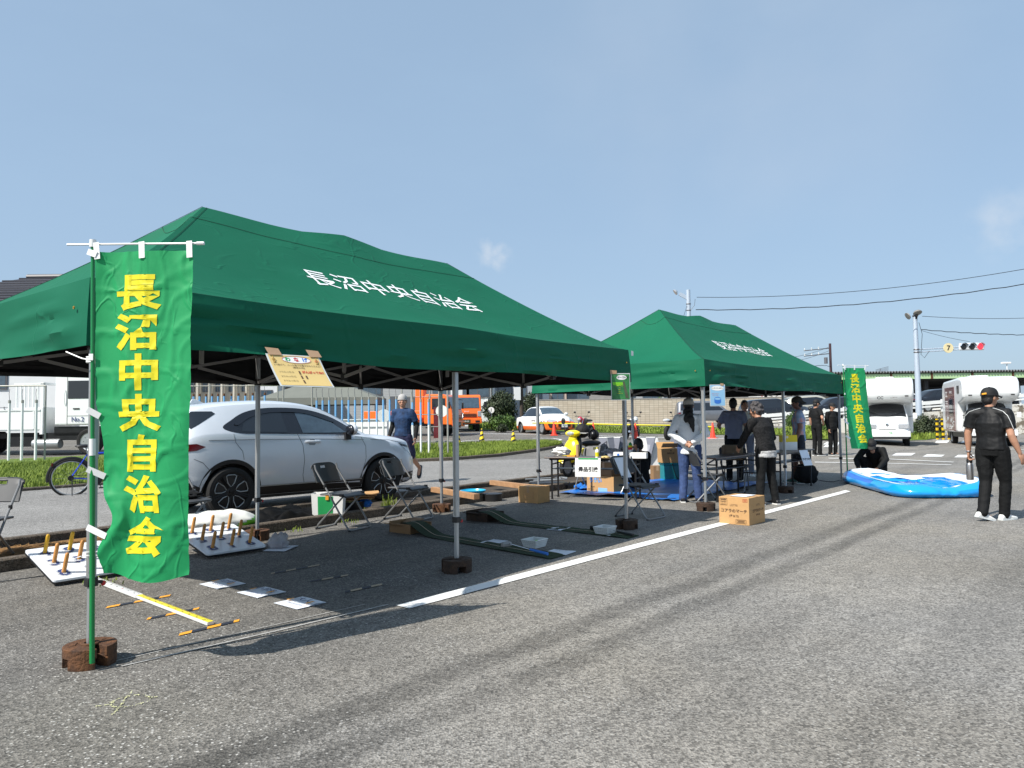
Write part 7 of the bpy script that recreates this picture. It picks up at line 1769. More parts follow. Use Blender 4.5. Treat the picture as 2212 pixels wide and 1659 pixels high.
p = dep(829, 898, 27); mb = MB(); mb.lathe([(0, -.01), (.24, -.01), (.24, .01), (0, .01)], 'laminate', 24, Matrix.Rotation(R(90), 4, 'X')); mb.tube([(0, .02, 0), (0, .02, -p.z+T(p.x, p.y))], .02, 'pipe_grey', 6); tag(mb.build('round_mirror_sign', loc=p), 'blank pale round sign behind the poles left of the man in the blue shirt', 'sign')

# cones
cone0 = {}
def cone(px, py, d, kind, label):
    p = dep(px, py, d); q = (p.x, p.y, T(p.x, p.y))
    if kind in cone0: return dup(cone0[kind], q, random.random()*3, label)
    t = thing('traffic_cone', label, 'traffic cone', q, 0, 'red traffic cones' if kind == 'red' else 'yellow and black hazard cones')
    H = .70 if kind == 'red' else .62; mb = MB(); mb.lathe([(.155, .03), (.125, .05), (.03, H-.01), (.025, H), (0, H)], 'cone_red' if kind == 'red' else 'hazard', 20); mb.build('cone_body', t)
    mb = MB(); mb.box((0, 0, .016), (.38, .38, .032), 'cone_red' if kind == 'red' else 'black_plastic'); mb.build('base', t, bevel=.01); cone0[kind] = t
cone(1197, 938, 37, 'red', 'red cone right beside the driving school sedan'); cone(1282, 938, 35, 'red', 'red cone before the red motorcycle'); cone(1373, 944, 33.5, 'red', 'red cone right of the white naked motorcycle'); cone(1540, 944, 33, 'red', 'red cone seen right of the woman in the hoodie')
cone(989, 951, 32, 'hz', 'hazard cone directly beside the near tent middle leg'); cone(1041, 953.5, 31.5, 'hz', 'hazard cone beside the painted white ring'); cone(1109, 957, 30, 'hz', 'hazard cone left of the far tent rear leg'); cone(886, 961, 28.5, 'hz', 'hazard cone behind the man in the blue shirt')
mb = MB(); pts = [dep(x, y, d) for x, y, d in ((1150, 914, 37.2), (1197, 914.5, 37), (1282, 916, 35), (1373, 918, 33.5), (1460, 919, 33), (1540, 922, 33))]
mb.tube(pts, .03, 'yellow_print', 5); tag(mb.build('barrier_rope'), 'yellow barrier tape strung along the tops of the red cones', 'barrier tape')

# block wall
def box_thing(name, label, cat, x0, x1, y0, y1, z0, z1, m):
    t = thing(name, label, cat, ((x0+x1)/2, y0, z0)); mb = MB(); mb.box((0, (y1-y0)/2, (z1-z0)/2), (x1-x0, y1-y0, z1-z0), m); w = mb.build('wall', t); return t, w
yw = 65.0; wz = T(0, 65)
xa, xb = dep(1138, 880, yw).x, dep(1790, 880, yw).x
t = thing('block_wall', 'long beige concrete block wall behind the motorcycles and minivan', 'block wall', (xa, yw, wz-.2)); mb = MB(); mb.box(((xb-xa)/2, .1, 1.18), (xb-xa, .2, 2.36), 'block_wall'); mb.build('masonry', t)
mb = MB(); mb.box(((xb-xa)/2, .1, 2.40), (xb-xa, .26, .08), 'concrete'); mb.build('coping', t)

# houses and buildings
def windows(t, w, spec, y=-.02, m='glass_blue', fr='window_frame'):
    for x, z, ww, hh in spec:
        mb = MB(); mb.box((x, y, z), (ww+.14, .10, hh+.14), fr); f_ = mb.build('window', t); mb = MB(); mb.box((x, y-.045, z), (ww, .03, hh), m); mb.box((x, y-.063, z), (.05, .02, hh), fr); mb.build('pane', f_)
def bld(px0, px1, d, top, label, m, spec=(), name='building', depth=8, base=None):
    x0, x1 = dep(px0, 880, d).x, dep(px1, 880, d).x; z0 = (T((x0+x1)/2, d) if base is None else base)-.3
    t, w = box_thing(name, label, 'building', x0, x1, d, d+depth, z0, top, m); windows(t, w, [((u-.5)*(x1-x0), z-z0, a, b) for u, z, a, b in spec]); return t, w, x0, x1, z0
# tiled house on the left
x0, x1 = -35.5, -20.5; yh = 38.0
t = thing('tiled_house', 'pale walled house with a dark tiled hip roof at the left edge', 'house', (0, yh, 0)); mb = MB(); mb.box(((x0+x1)/2, 5, 3.6), (x1-x0-1.4, 10, 7.4), 'wall_white'); w = mb.build('wall', t)
mb = MB(); rz0, rz1 = 7.3, 9.98; mb.add([(x0, -1, rz0), (x1, -1, rz0), (x1, 11, rz0), (x0, 11, rz0), (x0+7.1, 5, rz1), (x1-2.4, 5, rz1)], [(0, 1, 5, 4), (1, 2, 5), (2, 3, 4, 5), (3, 0, 4), (3, 2, 1, 0)], 'roof_tile')
rf = mb.build('roof', t); mb = MB(); mb.tube([(x0+7.1, 5, rz1+.05), (x1-2.4, 5, rz1+.05)], .16, 'roof_tile', 8); mb.tube([(x1, -1, rz0+.06), (x1-2.4, 5, rz1+.05)], .12, 'roof_tile', 8); mb.build('ridge', rf)
mb = MB()
for k in range(11):
    u = (k+1)/11.5; z = rz0+(rz1-rz0)*u+.03; y = -1+6*u; mb.bar((x0+7.1*u, y, z), (x1-2.4*u, y, z), .10, .07, 'roof_tile')
mb.build('tile_course', rf)
mb = MB(); mb.box(((x0+x1)/2, -1.02, rz0-.10), (x1-x0, .14, .16), 'cap_olive'); mb.build('gutter', rf)
windows(t, w, [(-26.6, 3.75, 1.0, 1.0), (-31, 3.6, 1.6, 1.2)])
# beige flats with many small balconies behind the car
t, w, x0, x1, z0 = bld(340, 575, 66, 7.2, 'beige block of flats behind the pipe frames', 'wall_beige', [(.08+.12*k, z, .34, .9) for k in range(8) for z in (2.2, 4.6)], depth=9)
for k in range(9): mb = MB(); mb.box((-(x1-x0)/2+(x1-x0)*(k+.5)/9, -.35, 3.2), (.14, .5, 6.6), 'wall_beige'); mb.build('pilaster', t)
bld(552, 600, 58, 6.0, 'narrow white building with tall pillars behind the pipe frames', 'wall_white', [(.5, 3, .8, 1.6)], depth=6)
t, w, x0, x1, z0 = bld(596, 660, 60, 6.2, 'brown louvred building right of the white pillars', 'cardboard_dark', (), depth=6)
mb = MB()
for k in range(16): mb.box((0, -.2, .8+.36*k), (x1-x0, .3, .06), 'laminate')
mb.build('louvre', t)
t, w, x0, x1, z0 = bld(640, 900, 63, 6.6, 'pale grey slatted hall behind the olive awning', 'slat_wall', [(.55, 4.2, 3.2, 1.2)], depth=10)
bld(842, 900, 60, 3.3, 'dark steel storage shed behind the hanging poles', 'siding_dark', (), name='storage_shed', depth=3)
t, w, x0, x1, z0 = bld(890, 980, 64, 7, 'light grey warehouse behind the crane truck', 'wall_white', [(.7, 4.0, 1.4, .9)], depth=10)
t, w, x0, x1, z0 = bld(976, 1066, 62, 6.6, 'plain bluish grey house behind the orange truck', 'wall_white', [(.62, 3.7, 1.9, .9), (.35, 3.7, .5, .9)], name='house', depth=9)
mb = MB(); mb.box(((x1-x0)*.33, -.15, 2.2), (.35, .3, .3), 'paper_white'); mb.box(((x1-x0)*.46, -.06, 2.8), (.09, .12, 5.8), 'black_plastic'); mb.build('downpipe', t)
t, w, x0, x1, z0 = bld(1066, 1150, 68, 6.2, 'grey gabled house behind the dark bush', 'wall_grey', [(.3, 4, 1.2, 1.2), (.7, 4, 1.0, 1.2)], name='house', depth=9)
mb = MB(); mb.add([(-(x1-x0)/2, -.1, 6.0), ((x1-x0)*.1, -.1, 6.0), (-(x1-x0)*.2, -.1, 7.2), (-(x1-x0)/2, 5, 6.0), ((x1-x0)*.1, 5, 6.0), (-(x1-x0)*.2, 5, 7.2)], [(0, 1, 2), (3, 5, 4), (1, 4, 5, 2), (0, 2, 5, 3), (0, 3, 4, 1)], 'wall_white'); mb.build('gable', t)
t, w, x0, x1, z0 = bld(1146, 1186, 70, 6.5, 'white house with a light green window over the block wall', 'wall_white', [(.35, 3.4, .9, 1.1)], name='house', depth=9)
t, w, x0, x1, z0 = bld(1186, 1224, 70, 6.2, 'pale pink house over the block wall', 'wall_pink', [(.5, 3.2, 1.0, 1.0)], name='house', depth=9)
t, w, x0, x1, z0 = bld(1224, 1330, 71, 6.3, 'white house with shutter and balcony over the block wall', 'wall_white', [(.25, 3.4, 2.2, 1.4), (.75, 3.3, 1.6, 1.2)], name='house', depth=9)
mb = MB(); mb.box(((x1-x0)*.22, -.5, 2.9), (2.4, .8, .9), 'concrete'); mb.build('balcony', t)
t, w, x0, x1, z0 = bld(1330, 1470, 74, 5.6, 'grey workshop behind the wall under the far tent', 'wall_grey', [(.2, 3.3, 1.2, 1), (.55, 3.3, 1.6, 1), (.85, 3.3, 1.2, 1)], depth=9)
t, w, x0, x1, z0 = bld(1470, 1620, 76, 5.2, 'dark shed row behind the block wall', 'wall_dark', [(.3, 3.4, 2, .9), (.7, 3.4, 2, .9)], depth=8)
t = thing('shop_sign', 'long white sign with a red mark and katakana above the block wall', 'sign', (dep(1680, 855, 72).x, 72, 0)); mb = MB(); mb.box((0, 0, 3.5), (5.6, .3, .85), 'paper_white'); sb = mb.build('sign_board', t); mb = MB(); mb.box((-2.3, .3, 1.9), (.2, .2, 3.6), 'steel_grey'); mb.box((2.3, .3, 1.9), (.2, .2, 3.6), 'steel_grey'); mb.build('support', t)
text('ミツウロコ', .62, 'truss_grey', sb, frame((.5, -.16, 3.42), (1, 0, 0), (0, 0, 1)), bold=.012); text('◆', .5, 'red_print', sb, frame((-1.6, -.16, 3.42), (1, 0, 0), (0, 0, 1)))
for k, px in enumerate((1752, 1771)):
    p = dep(px, 858, 70); mb = MB(); mb.lathe([(0, 0), (.5, 0), (.55, .1), (.55, 1.5), (.4, 1.75), (0, 1.85)], 'wall_white', 20); tag(mb.build('storage_tank', loc=(p.x, 70, 2.2)), ('white storage tank above the wall, nearer the katakana sign', 'white storage tank above the wall, nearer the far banner')[k], 'tank')
    mb = MB(); mb.box((0, 0, 1.1), (1.0, 1.0, 2.2), 'wall_dark'); o = mb.build('tank_stand', loc=(p.x, 70, 0)); tag(o, ('dark stand under the white tank nearer the sign', 'dark stand under the white tank nearer the banner')[k], 'stand')
t, w, x0, x1, z0 = bld(1740, 1815, 78, 4.4, 'dark open shed behind the staff in black', 'wall_dark', (), depth=6, base=0)
# olive awning tent in the yard
p0, p1 = dep(555, 862, 39), dep(812, 856, 39)
t = thing('awning_tent', 'olive pop-up awning standing behind the silver car', 'canopy tent', (p0.x, 39, T(p0.x, 39))); W = p1.x-p0.x; H = 2.05
mb = MB(); c = [(0, 0, H), (W, 0, H), (W, 3.2, H), (0, 3.2, H)]; ap = [(W*.38, 1.6, H+.95), (W*.62, 1.6, H+.95)]
mb.add(c+ap, [(0, 1, 5, 4), (1, 2, 5), (2, 3, 4, 5), (3, 0, 4)], 'awning_olive'); 
for a, b in ((0, 1), (1, 2), (2, 3), (3, 0)): mb.add([c[a], c[b], Vector(c[b])-Vector((0, 0, .38)), Vector(c[a])-Vector((0, 0, .38))], [(3, 2, 1, 0)], 'awning_olive')
mb.build('canopy', t)
for x, y in ((.05, .05), (W-.05, .05), (W*.5, .05), (.05, 3.15), (W-.05, 3.15)): mb = MB(); mb.box((x, y, H/2), (.05, .05, H), 'black_plastic'); mb.build('leg', t)
p = dep(715, 950, 32.5); mb = MB(); mb.box((0, 0, .42), (5.2, 1.6, .74), 'paper_white'); mb.box((0, -.82, .5), (5.2, .04, .05), 'laminate'); mb.box((0, 0, .81), (5.3, 1.7, .05), 'laminate'); tag(mb.build('white_platform', loc=(p.x, 32.5, T(p.x, 32)+.25)), 'long white flat platform behind the silver car and hanging poles', 'platform')

# carport with a corrugated roof on the right
t = thing('carport', 'long carport with a corrugated roof and pale green fascia at the right', 'carport', (26.0, 60, 0)); W = 26
mb = MB(); n = 240
def cor(u, v): x = u*W; return Vector((x, -.35+16*v, 4.78+.085*math.cos(x/.235*6.283)-.1*v))
mb.grid(cor, n*3, 1, 'roof_metal'); mb.grid(lambda u, v: cor(u, v)-Vector((0, 0, .03)), n*3, 1, 'roof_metal', flip=True); mb.build('roof', t, sharp=0)
mb = MB(); mb.box((W/2, -.1, 4.42), (W, .12, .42), 'fascia_green'); fa = mb.build('fascia', t); mb = MB()
for k in range(8): mb.box((1.5+3.3*k, -.18, 4.42), (.16, .06, .46), 'rust')
mb.build('bracket', fa)
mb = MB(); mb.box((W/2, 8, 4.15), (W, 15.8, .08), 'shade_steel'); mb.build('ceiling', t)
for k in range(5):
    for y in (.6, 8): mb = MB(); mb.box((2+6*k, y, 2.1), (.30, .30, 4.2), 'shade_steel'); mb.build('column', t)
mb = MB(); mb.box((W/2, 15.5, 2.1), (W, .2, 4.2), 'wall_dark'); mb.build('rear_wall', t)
t = thing('far_hall', 'long pale hall with a row of small windows seen through the carport', 'building', (36, 59.5+16.5, 0)); mb = MB(); mb.box((0, -3.5, 2.9), (20, .3, .5), 'wall_white'); mb.build('wall', t)
for k in range(9): mb = MB(); mb.box((-6+.75*k, -3.68, 3.0), (.5, .05, .3), 'glass_blue'); mb.build('window', t)
# ramp, retaining wall, guard rail
pr = [on_ramp(px) for px in (1640, 1760, 1880, 2000, 2120, 2240)]
mb = MB(); vs = []
for p in pr: vs += [(p.x, p.y-.35, -.2), (p.x, p.y-.35, p.z), (p.x, p.y+7, p.z), (p.x, p.y+7, -.2)]
fs = []
for i_ in range(5):
    for k in range(4): l = (k+1) % 4; fs.append((i_*4+k, i_*4+l, (i_+1)*4+l, (i_+1)*4+k))
fs += [(3, 2, 1, 0), tuple(20+k for k in range(4))]; mb.add(vs, fs, 'peeling_wall'); t = thing('parking_ramp', 'sloping concrete ramp with a flaking white side wall behind the campers', 'ramp'); mb.build('retaining_wall', t, fix=True)
t = thing('guard_rail', 'white guard rail along the sloping ramp behind the campers', 'guard rail'); mb = MB()
for dz, h in ((.60, .22), (.36, .10)):
    for a, b in zip(pr, pr[1:]): mb.bar(a+Vector((0, -.45, dz)), b+Vector((0, -.45, dz)), .06, h, 'paint_white')
mb.build('rail', t)
for k in range(14): p = on_ramp(1650+42*k); mb = MB(); mb.box(p+Vector((0, -.35, .37)), (.09, .09, .8), 'paint_white'); mb.build('post', t)

# planting
def bush(c, r, n, ls, m, label, name='bush', trunk=True, seed=1, cat='bush'):
    random.seed(seed); t = thing(name, label, cat, c); vs = []; fs = []
    lobes = []
    for k in range(9): a = random.random()*6.283; lobes.append((Vector((math.cos(a)*r[0]*.55*random.random()**.5, math.sin(a)*r[1]*.55, r[2]*(.45+1.0*random.random()))), random.uniform(.40, .62)))
    lobes.append((Vector((0, 0, r[2]*.8)), .75))
    for _ in range(n):
        lc, lr = random.choice(lobes); d = Vector((random.gauss(0, 1), random.gauss(0, 1), random.gauss(0, 1))).normalized(); k = random.uniform(.55, 1.06)**.6
        p = lc+Vector((d.x*r[0]*lr, d.y*r[1]*lr, d.z*r[2]*lr))*k
        if p.z < .03: continue
        u = Vector((random.gauss(0, 1), random.gauss(0, 1), random.gauss(0, 1)-.3)).normalized(); w = u.cross(d+Vector((.1, .2, .3))).normalized(); l = ls*random.uniform(.6, 1.5); b = len(vs)
        vs += [p, p+u*l*.5+w*l*.28, p+u*l, p+u*l*.5-w*l*.28]; fs.append((b, b+1, b+2, b+3))
    mb = MB(); mb.add(vs, fs, m); mb.build('crown', t, sharp=0)
    if trunk:
        mb = MB(); mb.tube([(0, 0, 0), (.05, 0, r[2]*.5), (.02, .05, r[2]*1.0)], [.10*r[0], .07*r[0], .03*r[0]], 'bark', 8)
        for k in range(6): a = k*1.05; mb.tube([(.03, 0, r[2]*.35), (math.cos(a)*r[0]*.4, math.sin(a)*r[1]*.4, r[2]*(.8+.08*k)), (math.cos(a)*r[0]*.7, math.sin(a)*r[1]*.7, r[2]*(1.1+.05*k))], [.05*r[0], .03*r[0], .012*r[0]], 'bark', 6)
        mb.build('trunk', t)
    return t
p = dep(1086, 915, 50); bush((p.x, p.y, T(p.x, p.y)), (1.45, 1.2, 1.30), 7000, .16, 'leaf_dark', 'tall dark evergreen bush left of the white meter box pole', seed=3)
p = dep(1143, 905, 56); bush((p.x, p.y, T(p.x, p.y)+.6), (.75, .7, 1.05), 2600, .15, 'leaf_dark', 'small dark tree right of the white meter box pole', name='tree', seed=4, cat='tree')
p = dep(1086, 930, 43); bush((p.x, p.y, T(p.x, p.y)), (.85, .6, .45), 3600, .13, 'leaf', 'bright green weedy bush left of the driving school sedan', seed=5, trunk=False)
p = dep(1083, 934, 41); bush((p.x, p.y, T(p.x, p.y)), (.36, .3, .26), 1500, .08, 'leaf_dark', 'brownish clipped shrub beside the driving school sedan', seed=6, trunk=False)
p = dep(1042, 918, 52); bush((p.x, p.y, T(p.x, p.y)), (1.1, .5, .25), 1600, .10, 'leaf_grey', 'low pale flowering shrubs behind the orange truck', seed=7, trunk=False)
p = dep(1715, 940, 41); bush((p.x, p.y, T(p.x, p.y)), (.52, .5, .55), 2600, .09, 'leaf', 'round green shrub behind the man in plaid', seed=8)
p = dep(1789, 945, 40); bush((p.x, p.y, T(p.x, p.y)), (.38, .4, .50), 2200, .09, 'leaf', 'round green shrub between the two staff in black', seed=9)
p = dep(1975, 942, 42); bush((p.x, p.y, T(p.x, p.y)), (.40, .4, .48), 2200, .09, 'leaf', 'small green shrub left of the traffic light pole', seed=10)
p = dep(2008, 940, 41.5); bush((p.x, p.y, T(p.x, p.y)), (.75, .6, .70), 5200, .11, 'leaf_dark', 'dark green spreading shrub right of the traffic light pole', seed=11)
p = dep(1432, 857, 72); bush((p.x, p.y, 1.6), (1.0, 1, 1.0), 2600, .16, 'leaf', 'green tree top showing above the block wall', name='tree', seed=12, cat='tree')
# yellow and black guard posts
for k, px in enumerate((2025, 2031.5, 2038, 2043, 2050)):
    p = dep(px, 946, 37); mb = MB(); mb.box((0, 0, .55), (.085, .085, 1.1), 'hazard_band'); mb.box((0, 0, .03), (.3, .3, .06), 'concrete')
    o = mb.build('guard_post', loc=(p.x, p.y+.25*(k % 2), .0), rz=.3); tag(o, 'yellow and black banded guard post in the cluster left of the right-hand camper', 'guard post', 'banded guard posts')

# utility poles, lights and cables
def upole(px, py_top, d, r, label, m='concrete'):
    p = dep(px, 900, d); z1 = dep(px, py_top, d).z; z0 = T(p.x, p.y); t = thing('utility_pole', label, 'utility pole', (p.x, p.y, z0)); mb = MB(); mb.tube([(0, 0, 0), (0, 0, z1-z0)], [r, r*.75], m, 12); mb.build('shaft', t); return t, p, z1-z0
t, p1_, h1 = upole(1493, 626, 46, .17, 'pale utility pole with a floodlight rising behind the far tent', 'signal_pole')
mb = MB(); mb.bar((0, 0, h1-.55), (-.55, 0, h1-.25), .08, .22, 'signal_pole'); mb.lathe([(.03, -.1), (.16, -.02), (.20, .05), (.19, .08), (0, .08)], 'lamp_clear', 16, Matrix.Translation((-.78, -.05, h1-.12)) @ Matrix.Rotation(R(-125), 4, 'Y')); mb.build('floodlight', t)
mb = MB()
for z in (h1-.9, h1-1.3, h1-1.7): mb.lathe([(.15, -.03), (.16, 0), (.15, .03)], 'steel_grey', 12, Matrix.Translation((0, 0, z)))
mb.tube([(.1, -.1, h1-1.3), (.35, -.1, h1-1.0), (.4, -.1, h1-.6)], .012, 'black_plastic', 5); mb.tube([(-.12, -.1, h1-1.0), (-.35, -.1, h1-1.7), (-.1, -.1, h1-1.9)], .012, 'black_plastic', 5); mb.build('fitting', t)
t, p2_, h2 = upole(1798, 742, 95, .20, 'dark reddish utility pole with crossarms beyond the far banner', 'pole_maroon')
mb = MB()
for z in (h2-.6, h2-1.3): mb.bar((-3.4, 0, z-.3), (0, 0, z), .1, .12, 'steel_grey')
mb.build('crossarm', t)
for k in range(6):
    mb = MB(); mb.lathe([(.05, 0), (.09, .08), (.05, .16), (.09, .24), (.04, .32)], 'laminate', 8, Matrix.Translation((-3.3+.9*(k % 3), 0, h2-.9-.7*(k//3)+.08*(k % 3)))); mb.build('insulator', t)
mb = MB(); mb.lathe([(0, -.4), (.22, -.4), (.22, .4), (0, .4)], 'steel_grey', 12, Matrix.Translation((-.6, 0, h2-2.2))); mb.build('transformer', t)
t, p3_, h3 = upole(1127, 800, 53, .15, 'dark utility pole with a white meter box behind the far tent leg', 'bark')
mb = MB(); mb.box((-.30, -.2, 2.35), (.5, .28, .92), 'wall_white'); mb.build('meter_box', t, bevel=.02)
t, p4_, h4 = upole(1905, 797, 80, .05, 'thin antenna mast beyond the carport roof', 'steel_grey'); mb = MB()
for k in range(4): mb.bar((-.5, 0, h4-.1-.12*k), (.9, 0, h4-.05-.12*k+.3), .04, .04, 'steel_grey')
mb.build('antenna', t)
t, p5_, h5 = upole(2180, 784, 85, .07, 'thin white street lamp beyond the carport roof', 'pole_white'); mb = MB(); mb.box((-.1, 0, h5), (1.0, .4, .22), 'pole_white'); mb.build('lamp', t, bevel=.05)
# traffic light
pt_ = at(1987, 944); d = pt_.y; zt = dep(1980, 684, d).z
t = thing('traffic_light', 'traffic light on a pale steel pole with a round number 7 plate', 'traffic light', (pt_.x, pt_.y, 0))
mb = MB(); mb.tube([(0, 0, 0), (0, 0, zt*.5), (-.02, 0, zt)], [.185, .15, .115], 'signal_pole', 14); mb.build('pole', t)
za = dep(1988, 755, d).z; xl = dep(2068, 750, d).x-pt_.x
mb = MB(); mb.tube([(0, 0, za), (xl+.2, 0, za+.12)], .035, 'signal_pole', 8); mb.tube([(0, 0, za-.16), (xl+.2, 0, za-.02)], .035, 'signal_pole', 8)
for z in (za, za-.16, za+2.0): mb.lathe([(.15, -.04), (.17, 0), (.15, .04)], 'steel_grey', 14, Matrix.Translation((0, 0, z)))
mb.build('arm', t)
xs0 = dep(2096, 749, d).x-pt_.x; mb = MB(); mb.box((xs0, -.1, za+.13), (1.48, .14, .44), 'wall_white'); hs_ = mb.build('signal_head', t, bevel=.06)
for k, m in enumerate(('lens_dark', 'lens_dark', 'lens_red')):
    mb = MB(); x = xs0-.50+.49*k; mb.lathe([(.0, .03), (.16, .02), (.195, -.01), (.20, -.03)], m, 24, Matrix.Translation((x, -.17, za+.13)) @ Matrix.Rotation(R(90), 4, 'X')); lens = mb.build('lens', hs_)
    mb = MB(); mb.grid(lambda u, v, x=x: Vector((x+.215*math.cos(R(10+160*u)), -.16-.16*v, za+.13+.215*math.sin(R(10+160*u)))), 14, 2, 'signal_pole'); mb.build('visor', hs_)
xd = dep(2046, 748, d).x-pt_.x; mb = MB(); mb.lathe([(0, 0), (.29, 0), (.29, .03), (0, .03)], 'sign_cream', 28, Matrix.Translation((xd, -.10, za+.06)) @ Matrix.Rotation(R(90), 4, 'X')); pl = mb.build('number_plate', t); text('7', .40, 'black_print', pl, frame((xd, -.136, za+.05), (1, 0, 0), (0, 0, 1)), bold=.012)
mb = MB(); mb.lathe([(.04, -.1), (.2, -.02), (.25, .07), (.22, .10), (0, .10)], 'concrete', 16, Matrix.Translation((.02, -.2, zt+.25)) @ Matrix.Rotation(R(150), 4, 'X')); mb.lathe([(.04, -.1), (.2, -.02), (.22, .05), (0, .06)], 'concrete', 16, Matrix.Translation((-.42, 0, zt+.05)) @ Matrix.Rotation(R(-120), 4, 'Y')); mb.bar((0, 0, zt-.3), (0, -.1, zt+.15), .12, .16, 'dark_metal'); mb.build('floodlight', t)
mb = MB(); mb.tube([(.15, -.1, za+1.6), (.32, -.1, za+.9), (.25, -.1, za+.2), (.2, -.1, za-.3), (.4, -.1, za-.5), (.7, -.1, za-.1)], .014, 'black_plastic', 5); mb.build('cable', t)
def cable(a, b, sag, r, label):
    mb = MB(); mb.tube([a.lerp(b, k/30)-Vector((0, 0, sag*4*(k/30)*(1-k/30)-.02*math.sin(k*2.1)*(r > .02))) for k in range(31)], r, 'black_plastic', 4); tag(mb.build('overhead_cable'), label, 'cable')
cable(dep(1505, 642, 46), dep(2290, 567, 40), .55, .016, 'upper overhead cable running right from the floodlight pole')
cable(dep(1503, 669, 46), dep(2290, 601, 40), .50, .024, 'lower thicker overhead cable running right from the floodlight pole')
cable(dep(1992, 683, d), dep(2290, 683, d+4), .15, .014, 'upper thin overhead cable at the traffic light pole')
cable(dep(1990, 712, d), dep(2290, 724, d+4), .10, .022, 'lower overhead cable at the traffic light pole')
cable(dep(1990, 714, d), dep(2095, 738, d), .05, .010, 'stay wire from the traffic light pole to the signal head')
for k, (ya_, yb_) in enumerate(((756, 772), (764, 783))): cable(dep(1790, ya_-6, 95), dep(1640, yb_+6, 80), .4, .02, ('upper cable sagging left from the dark reddish pole', 'lower cable sagging left from the dark reddish pole')[k])
cable(dep(1796, 792, 95), dep(1700, 815, 85), -.6, .03, 'short thick cable dropping left from the dark reddish pole')
mat('lip', (.26, .09, .07), .5)
mat('chrome_soft', (.42, .41, .41), .34, .9, var=.04)
# ================================================================ PEOPLE  (local: +x right, +y forward, z up, standing height about 1.70)
def V3(*a): return Vector(a)
def limb(mb, pts, rad, m, n=12):
    mb.tube(pts, rad, m, n)
    for p, r in zip(pts, rad):
        r = r if not isinstance(r, tuple) else min(r); mb.ell(p, r*.99, m, 12, 8)
def hand(mb, w, d, pn, side, curl, m, s=1.0):
    """palm, four fingers of unequal length and a thumb; pn is the palm's facing"""
    d = d.normalized(); pn = (pn-d*pn.dot(d)).normalized(); x = d.cross(pn).normalized()*side
    M = Matrix((x, pn, d)).transposed(); pc = w+d*.048*s
    mb.ell(pc, (.041*s, .017*s, .054*s), m, 12, 8, M); mb.ell(w, (.027*s, .021*s, .03*s), m, 10, 7, M)
    for k, (off, L) in enumerate(((.029, .066), (.010, .076), (-.010, .071), (-.028, .055))):
        b = w+(d*.086+x*off)*s; a1 = curl*.7; a2 = curl*1.7
        d1 = d*math.cos(a1)+pn*math.sin(a1); d2 = d*math.cos(a2)+pn*math.sin(a2)
        p1 = b+d1*L*.5*s; p2 = p1+d2*L*.5*s
        mb.tube([b-d*.02*s, b, p1, p2], [.0098*s, .0095*s, .009*s, .0078*s], m, 8); mb.ell(p2, .0078*s, m, 8, 6)
    b = w+(d*.03+x*.03)*s; p1 = b+(d*.6+x*.75+pn*.35).normalized()*.034*s; p2 = p1+(d*.85+x*.25+pn*.5).normalized()*.03*s
    mb.tube([b, p1, p2], [.0125*s, .0105*s, .0088*s], m, 8); mb.ell(p2, .0088*s, m, 8, 6)
def head_rot(yaw, pitch, roll=0): return Matrix.Rotation(R(yaw), 3, 'Z') @ Matrix.Rotation(R(pitch), 3, 'X') @ Matrix.Rotation(R(roll), 3, 'Y')
DEF = dict(pel=V3(0, 0, .93), chest=V3(0, 0, 1.25), neck=V3(0, -.01, 1.44), head=V3(0, .02, 1.585),
           shR=V3(.172, -.01, 1.365), elR=V3(.222, -.03, 1.09), wrR=V3(.225, .06, .86), shL=V3(-.172, -.01, 1.365), elL=V3(-.222, -.03, 1.09), wrL=V3(-.225, .06, .86),
           hipR=V3(.09, 0, .90), knR=V3(.10, .015, .49), anR=V3(.105, -.01, .085), hipL=V3(-.09, 0, .90), knL=V3(-.10, .015, .49), anL=V3(-.105, -.01, .085),
           toeR=V3(.12, 1, 0), toeL=V3(-.12, 1, 0), hrot=(0, 0, 0))
